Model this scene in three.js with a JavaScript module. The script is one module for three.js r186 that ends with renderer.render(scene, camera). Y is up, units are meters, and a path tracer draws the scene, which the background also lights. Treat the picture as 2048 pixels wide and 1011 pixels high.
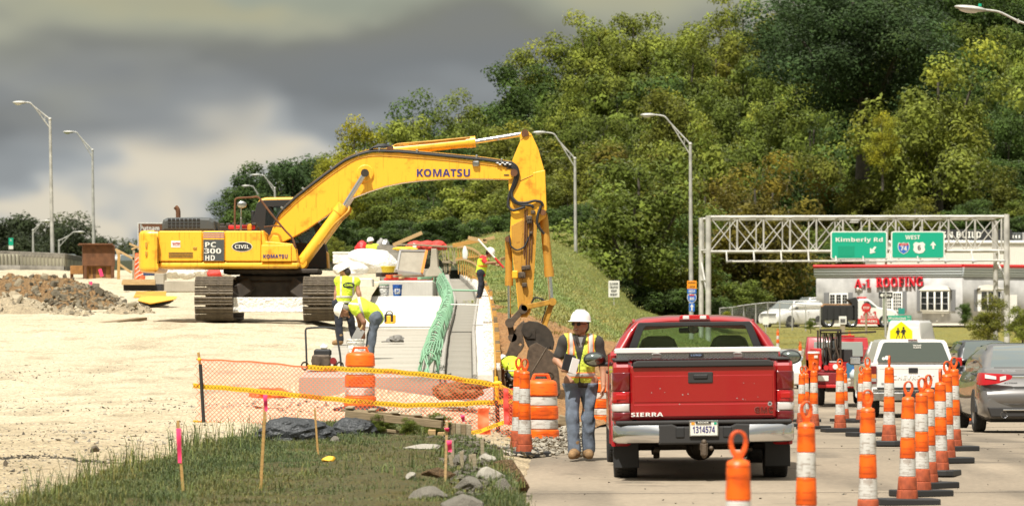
import*as THREE from 'three';
import{mergeGeometries}from 'three/addons/utils/BufferGeometryUtils.js';
import{ConvexGeometry}from 'three/addons/geometries/ConvexGeometry.js';
import{TextGeometry}from 'three/addons/geometries/TextGeometry.js';
import{FontLoader}from 'three/addons/loaders/FontLoader.js';

// ---------------------------------------------------------------- camera, sky, sun, exposure
const scene=new THREE.Scene();
const F=9000,EYE=1.75,V3=THREE.Vector3;
const camera=new THREE.PerspectiveCamera(2*Math.atan(505.5/F)*180/Math.PI,1024/505,1,6000);
camera.position.set(0,EYE,0);camera.lookAt(0,EYE,-100);
camera.setViewOffset(1024,505,0,-72.2,1024,505);
camera.focus=70;camera.userData.fStop=5.6;
const renderer=new THREE.WebGLRenderer({antialias:true});
renderer.toneMapping=THREE.LinearToneMapping;renderer.toneMappingExposure=1.55;
renderer.shadowMap.enabled=true;
const SUN=new V3(-0.2,0.87,0.44).normalize();
const sun=new THREE.DirectionalLight(new THREE.Color(1,0.962,0.90),4.5);
sun.name='sun';sun.position.copy(SUN).multiplyScalar(400).add(new V3(0,0,-140));sun.target.position.set(0,0,-140);
sun.castShadow=true;sun.shadow.mapSize.set(2048,2048);
Object.assign(sun.shadow.camera,{left:-160,right:160,top:160,bottom:-160,near:10,far:900});
scene.add(sun,sun.target);

// ---------------------------------------------------------------- small tools
function rng(seed){let s=seed>>>0;return()=>{s=(s+0x6d2b79f5)|0;let t=Math.imul(s ^(s>>>15),1|s);t=(t+Math.imul(t ^(t>>>7),61|t))^ t;return((t ^(t>>>14))>>>0)/ 4294967296;};}
const R0=rng(7),rr=(a,b,r=R0)=>a +(b-a)*r();
const lerp=(a,b,t)=>a +(b-a)*t,clamp=(x,a=0,b=1)=>Math.min(b,Math.max(a,x)),sst=(a,b,x)=>{const t=clamp((x-a)/(b-a));return t*t*(3-2*t);};
const hash=(x,y,s)=>{let h=Math.imul(x,374761393)^ Math.imul(y,668265263)^ Math.imul(s,2147483647-58);h=Math.imul(h ^(h>>>13),1274126177);return((h ^(h>>>16))>>>0)/ 4294967296;};
function vnoise(x,y,per,s){
const x0=Math.floor(x),y0=Math.floor(y),fx=x-x0,fy=y-y0,u=fx*fx*(3-2*fx),v=fy*fy*(3-2*fy),m=(a)=>per?((a % per)+ per)% per:a;
return lerp(lerp(hash(m(x0),m(y0),s),hash(m(x0+1),m(y0),s),u),lerp(hash(m(x0),m(y0+1),s),hash(m(x0+1),m(y0+1),s),u),v);
}
function fbm(x,y,per,oct,s,gain=0.5){let a=1,t=0,n=0;for(let i=0;i<oct;i++){t +=a*vnoise(x,y,per,s+i);n +=a;a*=gain;x*=2;y*=2;if(per)per*=2;}return t/n;}
function interp(tab,x){
if(x<=tab[0][0])return tab[0][1];
for(let i=1;i<tab.length;i++)if(x<=tab[i][0])return lerp(tab[i-1][1],tab[i][1],(x-tab[i-1][0])/(tab[i][0]- tab[i-1][0]));
return tab[tab.length-1][1];
}
const P=(px,py,d)=>new V3((px-1024)/ F*d,EYE -(py-650)/ F*d,-d);
const X=(px,d)=>(px-1024)/ F*d,Y=(py,d)=>EYE -(py-650)/ F*d;

{
const W=4096,H=2048,data=new Float32Array(W*H*4);
const rows0=Math.floor(H*0.495);
for(let y=rows0;y<H;y++){
const el=((y+0.5)/ H-0.5)*180;
for(let x=0;x<W;x++){
const az=(x+0.5)/ W*360;
const near=sst(14,4,el),u=az/3.4,v=el/lerp(9,1.25,near);
const wx=fbm(u*1.1+3,v*1.1,0,4,91)- 0.5,wy=fbm(u*1.1+30,v*1.1+7,0,4,95)- 0.5;
const n=fbm(u*1.2+wx*1.7+el*0.35,v*1.0+wy*1.5,0,5,11,0.5),big=fbm(u*0.32+wx*0.4+9,v*0.3+2,0,3,57);
// a dark shelf of cloud, broken and lighter cloud under it, duller and warmer above
const k=el-0.3+wy*1.9 +(big-0.5)*1.5 +(n-0.5)*0.5;
const shelf=sst(2.1,2.75,k)*(1-0.7*sst(3.2,4.4,k));
let l=lerp(0.235,0.50,sst(0.38,0.62,n));
l=lerp(l,0.085+0.15*n,shelf*0.95);
l=lerp(l,0.215+0.13*n,sst(3.1,4.3,k)*(1-sst(20,42,el)));
l=lerp(l,0.55+0.34*n,sst(20,42,el));
l*=lerp(0.84,1,sst(-0.4,1.1,el));
const warm=clamp(1.25*sst(0.42,0.66,n)*(1-shelf)+ 0.35*shelf*sst(2.4,3.4,k));
const i=(y*W+x)*4;
const yel=sst(2.7,4.0,k)*(1-sst(8,14,el));
data[i]=l*lerp(0.93,1.08,warm);data[i+1]=l*lerp(1.0,0.985,warm)*(1+0.03*yel);data[i+2]=l*lerp(1.03,0.79,warm)*(1-0.17*yel);data[i+3]=1;
}
}
for(let y=0;y<rows0;y++)for(let x=0;x<W;x++){const i=(y*W+x)*4;data[i]=0.16;data[i+1]=0.15;data[i+2]=0.12;data[i+3]=1;}
const t=new THREE.DataTexture(data,W,H,THREE.RGBAFormat,THREE.FloatType);
t.mapping=THREE.EquirectangularReflectionMapping;t.magFilter=THREE.LinearFilter;t.needsUpdate=true;
scene.background=t;scene.environment=t;scene.backgroundIntensity=scene.environmentIntensity=0.88;
}

// ---------------------------------------------------------------- names, labels, things
const used=new Map();
function numbered(name){const n=used.get(name)??0;used.set(name,n+1);return n?`${name}_${String(n).padStart(3, '0')}`:name;}
function tag(o,label,category,group,kind){if(label)o.userData.label=label;if(category)o.userData.category=category;if(group)o.userData.group=group;if(kind)o.userData.kind=kind;return o;}
function thing(name,label,category,pos=[0,0,0],turn=0,group){
const o=new THREE.Group();o.name=numbered(name);scene.add(o);
if(pos.isVector3)o.position.copy(pos);else o.position.set(...pos);
o.rotation.y=turn;return tag(o,label,category,group);
}
function dup(src,pos,turn,label,group){
const o=src.clone();o.userData={...src.userData};o.name=numbered(src.name.replace(/_\d{3}$/,''));scene.add(o);
if(pos.isVector3)o.position.copy(pos);else o.position.set(...pos);
o.rotation.y=turn;if(label)o.userData.label=label;if(group)o.userData.group=group;return o;
}

// ---------------------------------------------------------------- geometry
const geoCache=new Map();
function chamfer(w,h,d,c){
const key=[w,h,d,c].map((x)=>x.toFixed(4)).join();
if(geoCache.has(key))return geoCache.get(key);
const a=[w/2,h/2,d/2],p=[],nrm=[];
c=Math.min(c,a[0]*0.9,a[1]*0.9,a[2]*0.9);
const v=(sx,sy,sz,ax)=>{const s=[sx,sy,sz],q=[0,1,2].map((k)=>s[k]*(k===ax?a[k]:a[k]- c));return q;};
const tri=(A,B,C,n)=>{const e1=B.map((x,i)=>x-A[i]),e2=C.map((x,i)=>x-A[i]);const cr=[e1[1]*e2[2]- e1[2]*e2[1],e1[2]*e2[0]- e1[0]*e2[2],e1[0]*e2[1]- e1[1]*e2[0]];if(cr[0]*n[0]+ cr[1]*n[1]+ cr[2]*n[2]<0)[B,C]=[C,B];p.push(...A,...B,...C);nrm.push(...n,...n,...n);};
const quad=(A,B,C,D,n)=>{tri(A,B,C,n);tri(A,C,D,n);};
for(let ax=0;ax<3;ax++)for(const s of[-1,1]){
const b=(ax+1)% 3,e=(ax+2)% 3,mk=(i,j)=>{const t=[0,0,0];t[ax]=s;t[b]=i;t[e]=j;return v(...t,ax);},n=[0,0,0];n[ax]=s;
quad(mk(-1,-1),mk(1,-1),mk(1,1),mk(-1,1),n);
}
for(let ax=0;ax<3;ax++){const b=(ax+1)% 3,e=(ax+2)% 3;for(const i of[-1,1])for(const j of[-1,1]){
const mk=(s,f)=>{const t=[0,0,0];t[ax]=s;t[b]=i;t[e]=j;return v(...t,f);},n=[0,0,0];n[b]=i*Math.SQRT1_2;n[e]=j*Math.SQRT1_2;
quad(mk(-1,b),mk(1,b),mk(1,e),mk(-1,e),n);}}
for(const i of[-1,1])for(const j of[-1,1])for(const k of[-1,1])tri(v(i,j,k,0),v(i,j,k,1),v(i,j,k,2),[i/1.732,j/1.732,k/1.732]);
const g=new THREE.BufferGeometry();g.setAttribute('position',new THREE.Float32BufferAttribute(p,3));g.setAttribute('normal',new THREE.Float32BufferAttribute(nrm,3));
geoCache.set(key,g);return g;
}
function metreUV(g){
const p=g.attributes.position,n=p.count,uv=new Float32Array(n*2),a=new V3(),b=new V3(),c=new V3();
for(let i=0;i<n;i +=3){
a.fromBufferAttribute(p,i);b.fromBufferAttribute(p,i+1);c.fromBufferAttribute(p,i+2);
const N=b.clone().sub(a).cross(c.clone().sub(a)),ax=Math.abs(N.x),ay=Math.abs(N.y),az=Math.abs(N.z);
[a,b,c].forEach((q,k)=>{const[s,t]=ax>ay&&ax>az?[q.z,q.y]:ay>az?[q.x,q.z]:[q.x,q.y];uv[(i+k)*2]=s+0.37*3;uv[(i+k)*2+1]=t;});
}
g.setAttribute('uv',new THREE.BufferAttribute(uv,2));return g;
}
const Q=new THREE.Quaternion(),EU=new THREE.Euler(),UPV=new V3(0,1,0);
const v3=(a)=>a.isVector3?a:new V3(...a);
class G{
constructor(){this.l=[];}
add(g,m){g=g.index?g.toNonIndexed():g.clone();for(const k of Object.keys(g.attributes))if(k!=='position'&&k!=='normal')g.deleteAttribute(k);if(!g.attributes.normal)g.computeVertexNormals();g.morphAttributes={};if(m)g.applyMatrix4(m);this.l.push(g);return this;}
at(g,x=0,y=0,z=0,rx=0,ry=0,rz=0,s=1){const m=new THREE.Matrix4().compose(new V3(x,y,z),Q.setFromEuler(EU.set(rx,ry,rz)).clone(),typeof s==='number'?new V3(s,s,s):v3(s));return this.add(g,m);}
box(w,h,d,x=0,y=0,z=0,c=0.01,rx=0,ry=0,rz=0){return this.at(c?chamfer(w,h,d,c):new THREE.BoxGeometry(w,h,d),x,y,z,rx,ry,rz);}
cyl(r0,r1,h,x=0,y=0,z=0,seg=14,rx=0,ry=0,rz=0){return this.at(new THREE.CylinderGeometry(r1,r0,h,seg),x,y,z,rx,ry,rz);}
sph(r,x,y,z,s=[1,1,1],seg=14){return this.at(new THREE.SphereGeometry(r,seg,Math.ceil(seg*0.7)),x,y,z,0,0,0,s);}
rod(a,b,r0,r1=r0,seg=10){a=v3(a);b=v3(b);const d=b.clone().sub(a),L=d.length();const m=new THREE.Matrix4().compose(a.clone().add(b).multiplyScalar(0.5),new THREE.Quaternion().setFromUnitVectors(UPV,d.normalize()),new V3(1,1,1));return this.add(new THREE.CylinderGeometry(r1,r0,L,seg),m);}
bar(a,b,w,t=w,c=0.004,up=[0,0,1]){
a=v3(a);b=v3(b);const d=b.clone().sub(a),L=d.length();d.normalize();const u=v3(up).clone();u.addScaledVector(d,-u.dot(d));if(u.lengthSq()<1e-6)u.set(1,0,0).addScaledVector(d,-d.x);u.normalize();const s=d.clone().cross(u);
const m=new THREE.Matrix4().makeBasis(s,d,u).setPosition(a.clone().add(b).multiplyScalar(0.5));return this.add(chamfer(w,L,t,c),m);
}
tube(pts,r,n=24,seg=7,closed=false){return this.add(new THREE.TubeGeometry(new THREE.CatmullRomCurve3(pts.map((p)=>v3(p).clone()),closed,'catmullrom',0.35),n,r,seg,closed));}
lathe(pts,seg=20,x=0,y=0,z=0,rx=0,ry=0,rz=0){return this.at(new THREE.LatheGeometry(pts.map((p)=>new THREE.Vector2(...p)),seg),x,y,z,rx,ry,rz);}
ext(pts,depth,z=0,bevel=0.01,holes=[],m){
const s=pts.getPoints?pts:new THREE.Shape(pts.map((p)=>new THREE.Vector2(...p)));for(const h of holes)s.holes.push(new THREE.Path(h.map((p)=>new THREE.Vector2(...p))));
const g=new THREE.ExtrudeGeometry(s,{depth:depth-2*bevel,bevelEnabled:bevel>0,bevelThickness:bevel,bevelSize:bevel,bevelOffset:-bevel,bevelSegments:2,curveSegments:10});
g.translate(0,0,z-depth/2+bevel);return this.add(g,m);
}
loft(rows,cap=true,ring=true){
const n=rows[0].length,pos=[],idx=[];
for(const r of rows)for(const p of r)pos.push(p[0],p[1],p[2]);
const m=ring?n:n-1;
for(let i=0;i+1<rows.length;i++)for(let j=0;j<m;j++){const a=i*n+j,b=i*n +(j+1)% n,c=a+n,e=b+n;idx.push(a,b,c,b,e,c);}
const g=new THREE.BufferGeometry();g.setAttribute('position',new THREE.Float32BufferAttribute(pos,3));g.setIndex(idx);g.computeVertexNormals();this.add(g);
if(cap)for(const[r,f]of[[rows[0],1],[rows[rows.length-1],0]]){const q=[],c=[0,1,2].map((k)=>r.reduce((s,p)=>s+p[k],0)/ n);for(let j=0;j<n;j++){const a=r[j],b=r[(j+1)% n];f?q.push(...c,...b,...a):q.push(...c,...a,...b);}const h=new THREE.BufferGeometry();h.setAttribute('position',new THREE.Float32BufferAttribute(q,3));h.computeVertexNormals();this.add(h);}
return this;
}
hull(pts){return this.add(new ConvexGeometry(pts.map(v3)));}
geo(){const g=mergeGeometries(this.l.map((x)=>x),false);return metreUV(g);}
build(name,mat,parent=scene,label){const m=new THREE.Mesh(this.geo(),mat);m.name=parent===scene?numbered(name):name;m.castShadow=m.receiveShadow=true;parent.add(m);if(label)m.userData.label=label;return m;}
}
const g_=()=>new G();
function mesh(name,geo,mat,parent=scene){const m=new THREE.Mesh(geo,mat);m.name=parent===scene?numbered(name):name;m.castShadow=m.receiveShadow=true;parent.add(m);return m;}
const font=await new FontLoader().loadAsync('fonts/droid/droid_sans_bold.typeface.json');
const serif=await new FontLoader().loadAsync('fonts/droid/droid_serif_bold.typeface.json');
// lettering w wide and h high (cap height), centred on the origin of its own x, y plane, d thick
function textGeo(str,w,h,d=0.01,f=font){
const g=new TextGeometry(str,{font:f,size:1,depth:1,curveSegments:3,bevelEnabled:false});g.computeBoundingBox();const b=g.boundingBox;
g.translate(-(b.min.x+b.max.x)/ 2,-(b.min.y+b.max.y)/ 2,0);g.scale(w?w /(b.max.x-b.min.x):h /(b.max.y-b.min.y),h /(b.max.y-b.min.y),d);return g;
}
// ---------------------------------------------------------------- procedural textures and materials
function tex(n,fn,srgb=false,per=1){
const d=new Uint8Array(n*n*4);
for(let y=0;y<n;y++)for(let x=0;x<n;x++){const c=fn(x/n,y/n),i=(y*n+x)*4;for(let k=0;k<3;k++)d[i+k]=clamp(Array.isArray(c)?c[k]:c)*255;d[i+3]=255;}
const t=new THREE.DataTexture(d,n,n);t.wrapS=t.wrapT=THREE.RepeatWrapping;t.magFilter=THREE.LinearFilter;t.needsUpdate=true;if(srgb)t.colorSpace=THREE.SRGBColorSpace;
t.repeat.set(1/per,1/per);return t;
}
const rep=(t,per)=>{const c=t.clone();c.repeat.set(1/per,1/per);c.needsUpdate=true;return c;};
const T={
grime:tex(512,(u,v)=>{const n=fbm(u*6,v*6,6,5,3),s=fbm(u*40,v*5,0,3,8);return clamp(0.82+0.36*(n-0.35))*(0.93+0.07*s);},true),
fine:tex(512,(u,v)=>0.78+0.22*fbm(u*90,v*90,90,3,21)- 0.18*(vnoise(u*128,v*128,128,5)>0.86?1:0),true),
speck:tex(512,(u,v)=>{const a=vnoise(u*170,v*170,170,31),b=fbm(u*60,v*60,60,3,37);return clamp(0.55+0.35*b+0.3*(a-0.5));},true),
bump:tex(512,(u,v)=>fbm(u*64,v*64,64,4,41,0.65)),
lumps:tex(512,(u,v)=>fbm(u*16,v*16,16,6,47,0.62)),
// paint: blotches of dirt, thin scratches and runs
paint:tex(512,(u,v)=>{const n=fbm(u*7,v*7,7,5,203,0.6),s=fbm(u*70,v*4,0,3,207),c=vnoise(u*256,v*40,0,211),d=clamp(0.5*sst(0.56,0.78,n)+ 0.35*sst(0.62,0.8,s)+(c>0.955?0.25:0));return[1-0.34*d,1-0.46*d,1-0.52*d];},true),
scuff:tex(256,(u,v)=>{const n=fbm(u*5,v*5,5,4,223),s=fbm(u*6,v*60,0,3,227),d=clamp(0.6*sst(0.52,0.8,n)+ 0.7*sst(0.6,0.78,s));return[1-0.3*d,1-0.36*d,1-0.4*d];},true),
tarmac:tex(512,(u,v)=>{const a=fbm(u*5,v*3,0,4,231),b=vnoise(u*220,v*220,220,233),s=fbm(u*9,v*0.6,0,3,237),o=sst(0.68,0.78,fbm(u*6,v*6,6,4,239));const k=0.74+0.24*a+0.12*(b-0.5)- 0.16*sst(0.5,0.75,s)- 0.16*o;return[k,k*0.99,k*0.965];},true),
wood:tex(256,(u,v)=>{const n=fbm(u*4,v*40,0,4,61);return[0.74+0.26*n,0.72+0.26*n,0.66+0.28*n];},true),
// broken stone fines: warm cream with darker crumbs, tracked in bands across the yard
stone:tex(1024,(u,v)=>{const a=fbm(u*150,v*150,150,3,71,0.7),b=fbm(u*9,v*9,9,5,77),c=vnoise(u*330,v*330,330,79),k=0.66+0.36*a+0.2*(c-0.5)- 0.1*sst(0.5,0.8,b);return[k,k*(0.965-0.03*b),k*(0.88-0.07*b)];},true),
soil:tex(512,(u,v)=>{const a=fbm(u*60,v*60,60,4,83,0.65),b=fbm(u*7,v*7,7,4,87),k=0.72+0.45*(a-0.4);return[k,k*(0.93-0.1*b),k*(0.82-0.18*b)];},true),
turf:tex(512,(u,v)=>{const a=fbm(u*80,v*80,80,3,93,0.7),b=fbm(u*6,v*6,6,4,97);return[0.55+0.5*a*lerp(0.8,1.15,b),0.6+0.4*a,0.5+0.4*a*(1-b)];},true),
slab:tex(512,(u,v)=>{const a=fbm(u*5,v*5,5,5,101),b=vnoise(u*200,v*24,0,103);return[0.84+0.16*a+0.04*b,0.83+0.16*a+0.04*b,0.80+0.17*a+0.04*b];},true),
};
const col=(c)=>Array.isArray(c)?new THREE.Color().setRGB(...c):new THREE.Color(c);
function M(c,rough=0.7,metal=0,o={}){const k={color:col(c),roughness:rough,metalness:metal,side:THREE.DoubleSide,...o};const phys=['clearcoat','transmission','sheen'].some((q)=>q in o);return phys?new THREE.MeshPhysicalMaterial(k):new THREE.MeshStandardMaterial(k);}
const grim=(per=1.5)=>({map:rep(T.grime,per)});
const m={
// setting
gravel:M([0.75,0.715,0.645],0.95,0,{vertexColors:true,map:rep(T.stone,7),bumpMap:rep(T.bump,1.6),bumpScale:0.05}),
road:M([0.335,0.275,0.205],0.9,0,{map:rep(T.tarmac,8),bumpMap:rep(T.bump,0.9),bumpScale:0.006}),
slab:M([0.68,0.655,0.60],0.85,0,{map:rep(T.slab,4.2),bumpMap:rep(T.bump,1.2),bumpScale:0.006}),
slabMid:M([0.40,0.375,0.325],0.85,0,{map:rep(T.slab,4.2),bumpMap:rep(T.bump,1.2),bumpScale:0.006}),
slabGrey:M([0.28,0.262,0.225],0.8,0,{map:rep(T.slab,3),bumpMap:rep(T.bump,1.2),bumpScale:0.004}),
slabRough:M([0.66,0.61,0.52],0.95,0,{map:rep(T.speck,1.1),bumpMap:rep(T.lumps,0.9),bumpScale:0.02}),
concrete:M([0.44,0.40,0.33],0.9,0,{map:rep(T.slab,2),bumpMap:rep(T.bump,1),bumpScale:0.006}),
concreteOld:M([0.26,0.235,0.19],0.92,0,{map:rep(T.grime,2.4),bumpMap:rep(T.bump,1),bumpScale:0.008}),
dirt:M([0.66,0.46,0.26],0.97,0,{map:rep(T.soil,3),bumpMap:rep(T.lumps,2),bumpScale:0.25}),
dirtDark:M([0.56,0.45,0.29],0.97,0,{map:rep(T.soil,2.4),bumpMap:rep(T.lumps,1.3),bumpScale:0.3}),
turf:M([0.28,0.31,0.085],0.97,0,{map:rep(T.turf,9),bumpMap:rep(T.bump,2),bumpScale:0.12}),
verge:M([0.17,0.14,0.068],0.97,0,{map:rep(T.turf,2),bumpMap:rep(T.bump,0.8),bumpScale:0.05}),
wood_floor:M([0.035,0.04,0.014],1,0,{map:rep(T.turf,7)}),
// metals and paints
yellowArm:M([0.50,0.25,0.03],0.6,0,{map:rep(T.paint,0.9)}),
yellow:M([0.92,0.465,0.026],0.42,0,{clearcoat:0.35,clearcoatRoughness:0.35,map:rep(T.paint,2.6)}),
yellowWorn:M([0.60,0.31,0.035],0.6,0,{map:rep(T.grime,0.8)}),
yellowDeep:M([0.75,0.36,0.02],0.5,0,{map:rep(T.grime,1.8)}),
chrome:M([0.75,0.75,0.76],0.16,1),
chromeDull:M([0.62,0.61,0.58],0.32,1,grim(0.5)),
steel:M([0.55,0.54,0.5],0.42,0.9,grim(0.8)),
galv:M([0.60,0.585,0.53],0.55,0.25,grim(2)),
polePaint:M([0.66,0.63,0.56],0.6,0.1,grim(2.5)),
iron:M([0.075,0.06,0.045],0.7,0.4,grim(0.7)),
ironWorn:M([0.15,0.11,0.075],0.62,0.35,{map:rep(T.grime,0.5),bumpMap:rep(T.bump,0.6),bumpScale:0.006}),
shoe:M([0.24,0.195,0.14],0.8,0.15,{map:rep(T.grime,0.45),bumpMap:rep(T.bump,0.5),bumpScale:0.008}),
rust:M([0.20,0.085,0.035],0.85,0.1,{map:rep(T.grime,0.9),bumpMap:rep(T.bump,0.7),bumpScale:0.005}),
rustLight:M([0.42,0.2,0.06],0.85,0.05,{map:rep(T.grime,0.7)}),
black:M([0.018,0.018,0.018],0.6),blackMatt:M([0.03,0.028,0.026],0.85),rubber:M([0.022,0.021,0.02],0.88,0,{bumpMap:rep(T.bump,0.4),bumpScale:0.003}),
darkGrey:M([0.062,0.068,0.066],0.55),grey:M([0.3,0.29,0.27],0.7),white:M([0.78,0.76,0.7],0.6),whiteGloss:M([0.74,0.72,0.68],0.3,0,{clearcoat:0.8,clearcoatRoughness:0.08}),
red:M([0.31,0.003,0.006],0.35,0,{clearcoat:1,clearcoatRoughness:0.06}),redPlain:M([0.55,0.02,0.02],0.5),redDark:M([0.22,0.012,0.015],0.45,0,{clearcoat:0.6,clearcoatRoughness:0.1}),
lens:M([0.42,0.004,0.008],0.12,0,{clearcoat:1,clearcoatRoughness:0.03}),lensClear:M([0.62,0.58,0.55],0.15,0,{clearcoat:1,clearcoatRoughness:0.05}),lensAmber:M([0.6,0.2,0.02],0.15,0,{clearcoat:1}),lensDark:M([0.14,0.004,0.008],0.12,0,{clearcoat:1,clearcoatRoughness:0.03}),
grey_car:M([0.16,0.152,0.145],0.32,0.35,{clearcoat:1,clearcoatRoughness:0.05}),darkCar:M([0.02,0.021,0.024],0.3,0.2,{clearcoat:1,clearcoatRoughness:0.06}),
glass:M([0.72,0.8,0.74],0.03,0,{transmission:1,ior:1.45,thickness:0}),glassDark:M([0.10,0.12,0.115],0.05,0,{clearcoat:1,clearcoatRoughness:0.02}),glassTint:M([0.36,0.42,0.38],0.04,0,{transmission:1,ior:1.45,thickness:0}),
plate:M([0.4,0.4,0.4],0.4,0.9,{map:rep(T.fine,0.4)}),
orange:M([0.86,0.115,0.012],0.5,0,{map:rep(T.scuff,0.5)}),orangeFaded:M([0.52,0.105,0.035],0.75,0,grim(0.35)),reflect:M([0.56,0.54,0.49],0.55,0,{map:rep(T.scuff,0.55)}),orangeBand:M([0.92,0.135,0.005],0.42,0,{map:rep(T.scuff,0.8)}),
netOrange:M([0.82,0.15,0.05],0.7),netRed:M([0.62,0.05,0.035],0.7),tapeYellow:M([0.92,0.52,0.02],0.55),tapeInk:M([0.12,0.085,0.01],0.6),
lumber:M([0.62,0.43,0.22],0.8,0,{map:rep(T.wood,0.5)}),lumberOld:M([0.30,0.235,0.15],0.9,0,{map:rep(T.wood,0.5)}),lumberGrey:M([0.40,0.345,0.255],0.9,0,{map:rep(T.wood,0.4)}),formPly:M([0.66,0.36,0.09],0.75,0,{map:rep(T.wood,0.6)}),stake:M([0.58,0.36,0.13],0.8,0,{map:rep(T.wood,0.3)}),
pink:M([0.95,0.05,0.17],0.7),rebarGreen:M([0.20,0.38,0.23],0.45),tarp:M([0.028,0.031,0.033],0.38,0,{bumpMap:rep(T.lumps,0.5),bumpScale:0.02}),bag:M([0.78,0.75,0.68],0.85,0,{bumpMap:rep(T.lumps,0.9),bumpScale:0.05}),
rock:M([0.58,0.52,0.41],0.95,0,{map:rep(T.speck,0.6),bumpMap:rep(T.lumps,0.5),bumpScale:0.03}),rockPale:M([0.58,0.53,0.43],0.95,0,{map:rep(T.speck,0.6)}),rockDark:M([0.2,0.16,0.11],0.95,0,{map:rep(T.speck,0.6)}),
signGreen:M([0.0,0.34,0.20],0.5),signWhite:M([0.72,0.70,0.62],0.55),signBlue:M([0.02,0.13,0.48],0.5),signRed:M([0.5,0.02,0.02],0.5),signOrange:M([0.86,0.3,0.01],0.5),signBrown:M([0.14,0.055,0.022],0.55),signYellow:M([0.86,0.72,0.0],0.5),signTeal:M([0.02,0.25,0.2],0.5),ink:M([0.02,0.02,0.02],0.6),inkBlue:M([0.035,0.03,0.16],0.55),signGreenPatch:M([0.0,0.28,0.155],0.5),
stucco:M([0.52,0.505,0.475],0.9,0,{map:rep(T.grime,4),bumpMap:rep(T.bump,0.8),bumpScale:0.006}),cornice:M([0.46,0.49,0.49],0.8),shutter:M([0.15,0.15,0.15],0.7),corrugated:M([0.72,0.68,0.6],0.6,0.1),pane:M([0.02,0.022,0.022],0.06,0,{clearcoat:1}),
// people
skin:M([0.40,0.20,0.115],0.6),skinDark:M([0.26,0.12,0.065],0.6),hair:M([0.03,0.02,0.014],0.7),hairGrey:M([0.2,0.18,0.16],0.8),hat:M([0.82,0.79,0.72],0.35),denim:M([0.20,0.24,0.30],0.9,0,{map:rep(T.grime,0.4),bumpMap:rep(T.bump,0.35),bumpScale:0.006}),denimDark:M([0.025,0.028,0.04],0.9,0,grim(0.5)),denimMid:M([0.13,0.155,0.19],0.9,0,{map:rep(T.grime,0.4)}),shirtDark:M([0.055,0.048,0.04],0.9,0,grim(0.5)),shirtRed:M([0.6,0.03,0.03],0.85),vestLime:M([0.62,0.80,0.04],0.75,0,{bumpMap:rep(T.lumps,0.5),bumpScale:0.02}),vestMain:M([0.55,0.62,0.06],0.75,0,{bumpMap:rep(T.lumps,0.5),bumpScale:0.02}),silver:M([0.48,0.46,0.42],0.5),vestOrange:M([0.86,0.23,0.05],0.7),boot:M([0.34,0.2,0.085],0.85,0,grim(0.3)),
};
// ---------------------------------------------------------------- land
// a sheet lofted through rows [distance, [px, v], ...]; v is a height in metres, or with asPy a picture row
function sheet(name,mat,rows,{nx=60,nd=60,amp=0,freq=1,seed=1,asPy=false,fine=0,bend}={}){
const pos=[],uv=[],idx=[],d0=rows[0][0],d1=rows[rows.length-1][0];
const at=(r,t)=>{const q=r.slice(1),f=t*(q.length-1),i=Math.min(q.length-2,Math.floor(f)),k=f-i;return[lerp(q[i][0],q[i+1][0],k),lerp(q[i][1],q[i+1][1],k)];};
for(let j=0;j<=nd;j++){
const d=d0*Math.pow(d1/d0,j/nd);let i=0;while(i<rows.length-2&&rows[i+1][0]<d)i++;
const k=(d-rows[i][0])/(rows[i+1][0]- rows[i][0]);
for(let n=0;n<=nx;n++){
const a=at(rows[i],n/nx),b=at(rows[i+1],n/nx);
const xa=X(a[0],rows[i][0]),xb=X(b[0],rows[i+1][0]),ya=asPy?Y(a[1],rows[i][0]):a[1],yb=asPy?Y(b[1],rows[i+1][0]):b[1];
let x=lerp(xa,xb,k),y=lerp(ya,yb,k),z=-d;
if(amp){const e=Math.min(1,Math.min(n,nx-n)/ 2);y +=e*(amp*(fbm(x*freq+50,z*freq+90,0,4,seed)- 0.5)+ fine*(fbm(x*freq*7,z*freq*7,0,3,seed+9)- 0.5));}
if(bend)y +=bend(x,-z,n/nx);
pos.push(x,y,z);uv.push(x,-z);
}
}
const w=nx+1;
for(let j=0;j<nd;j++)for(let n=0;n<nx;n++){const a=j*w+n,b=a+1,c=a+w,e=c+1;idx.push(a,b,c,b,e,c);}
const g=new THREE.BufferGeometry();g.setAttribute('position',new THREE.Float32BufferAttribute(pos,3));g.setAttribute('uv',new THREE.Float32BufferAttribute(uv,2));g.setIndex(idx);g.computeVertexNormals();
return tag(mesh(name,g,mat),null,null,null,'structure');
}
const ROAD_Y=[[3,-0.05],[45,-0.03],[50.5,0.0],[55,0.1],[61,0.11],[75,-0.03],[92,-0.32],[106,-0.44],[140,-0.42],[175,-0.25],[250,0.5],[262,0.6]];
const roadY=(d)=>interp(ROAD_Y,d);
const SLAB_Y=[[76,0.84],[77,0.86],[84,1.12],[92,1.34],[102,1.6],[120,2.05],[137,2.52],[150,2.98],[160,3.33],[172,3.68],[190,4.1]];
const slabY=(d)=>interp(SLAB_Y,d);
const YARD_Y=[[3,0.1],[40,0.14],[60,0.18],[70,0.27],[78,0.5],[88,1.0],[96,1.45],[101,1.78],[106,1.9],[118,2.25],[130,2.62],[150,3.15],[175,3.7],[210,4.3],[260,4.3]];
const yardY=(d)=>interp(YARD_Y,d);
{
const g=new THREE.PlaneGeometry(9000,9000,24,24);g.rotateX(-Math.PI/2);g.translate(0,-1.6,-2000);
const o=mesh('ground',g,m.turf);tag(o,null,null,null,'structure');metreUVi(g);
function metreUVi(q){const p=q.attributes.position,uv=q.attributes.uv;for(let i=0;i<p.count;i++)uv.setXY(i,p.getX(i),p.getZ(i));}
}
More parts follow.
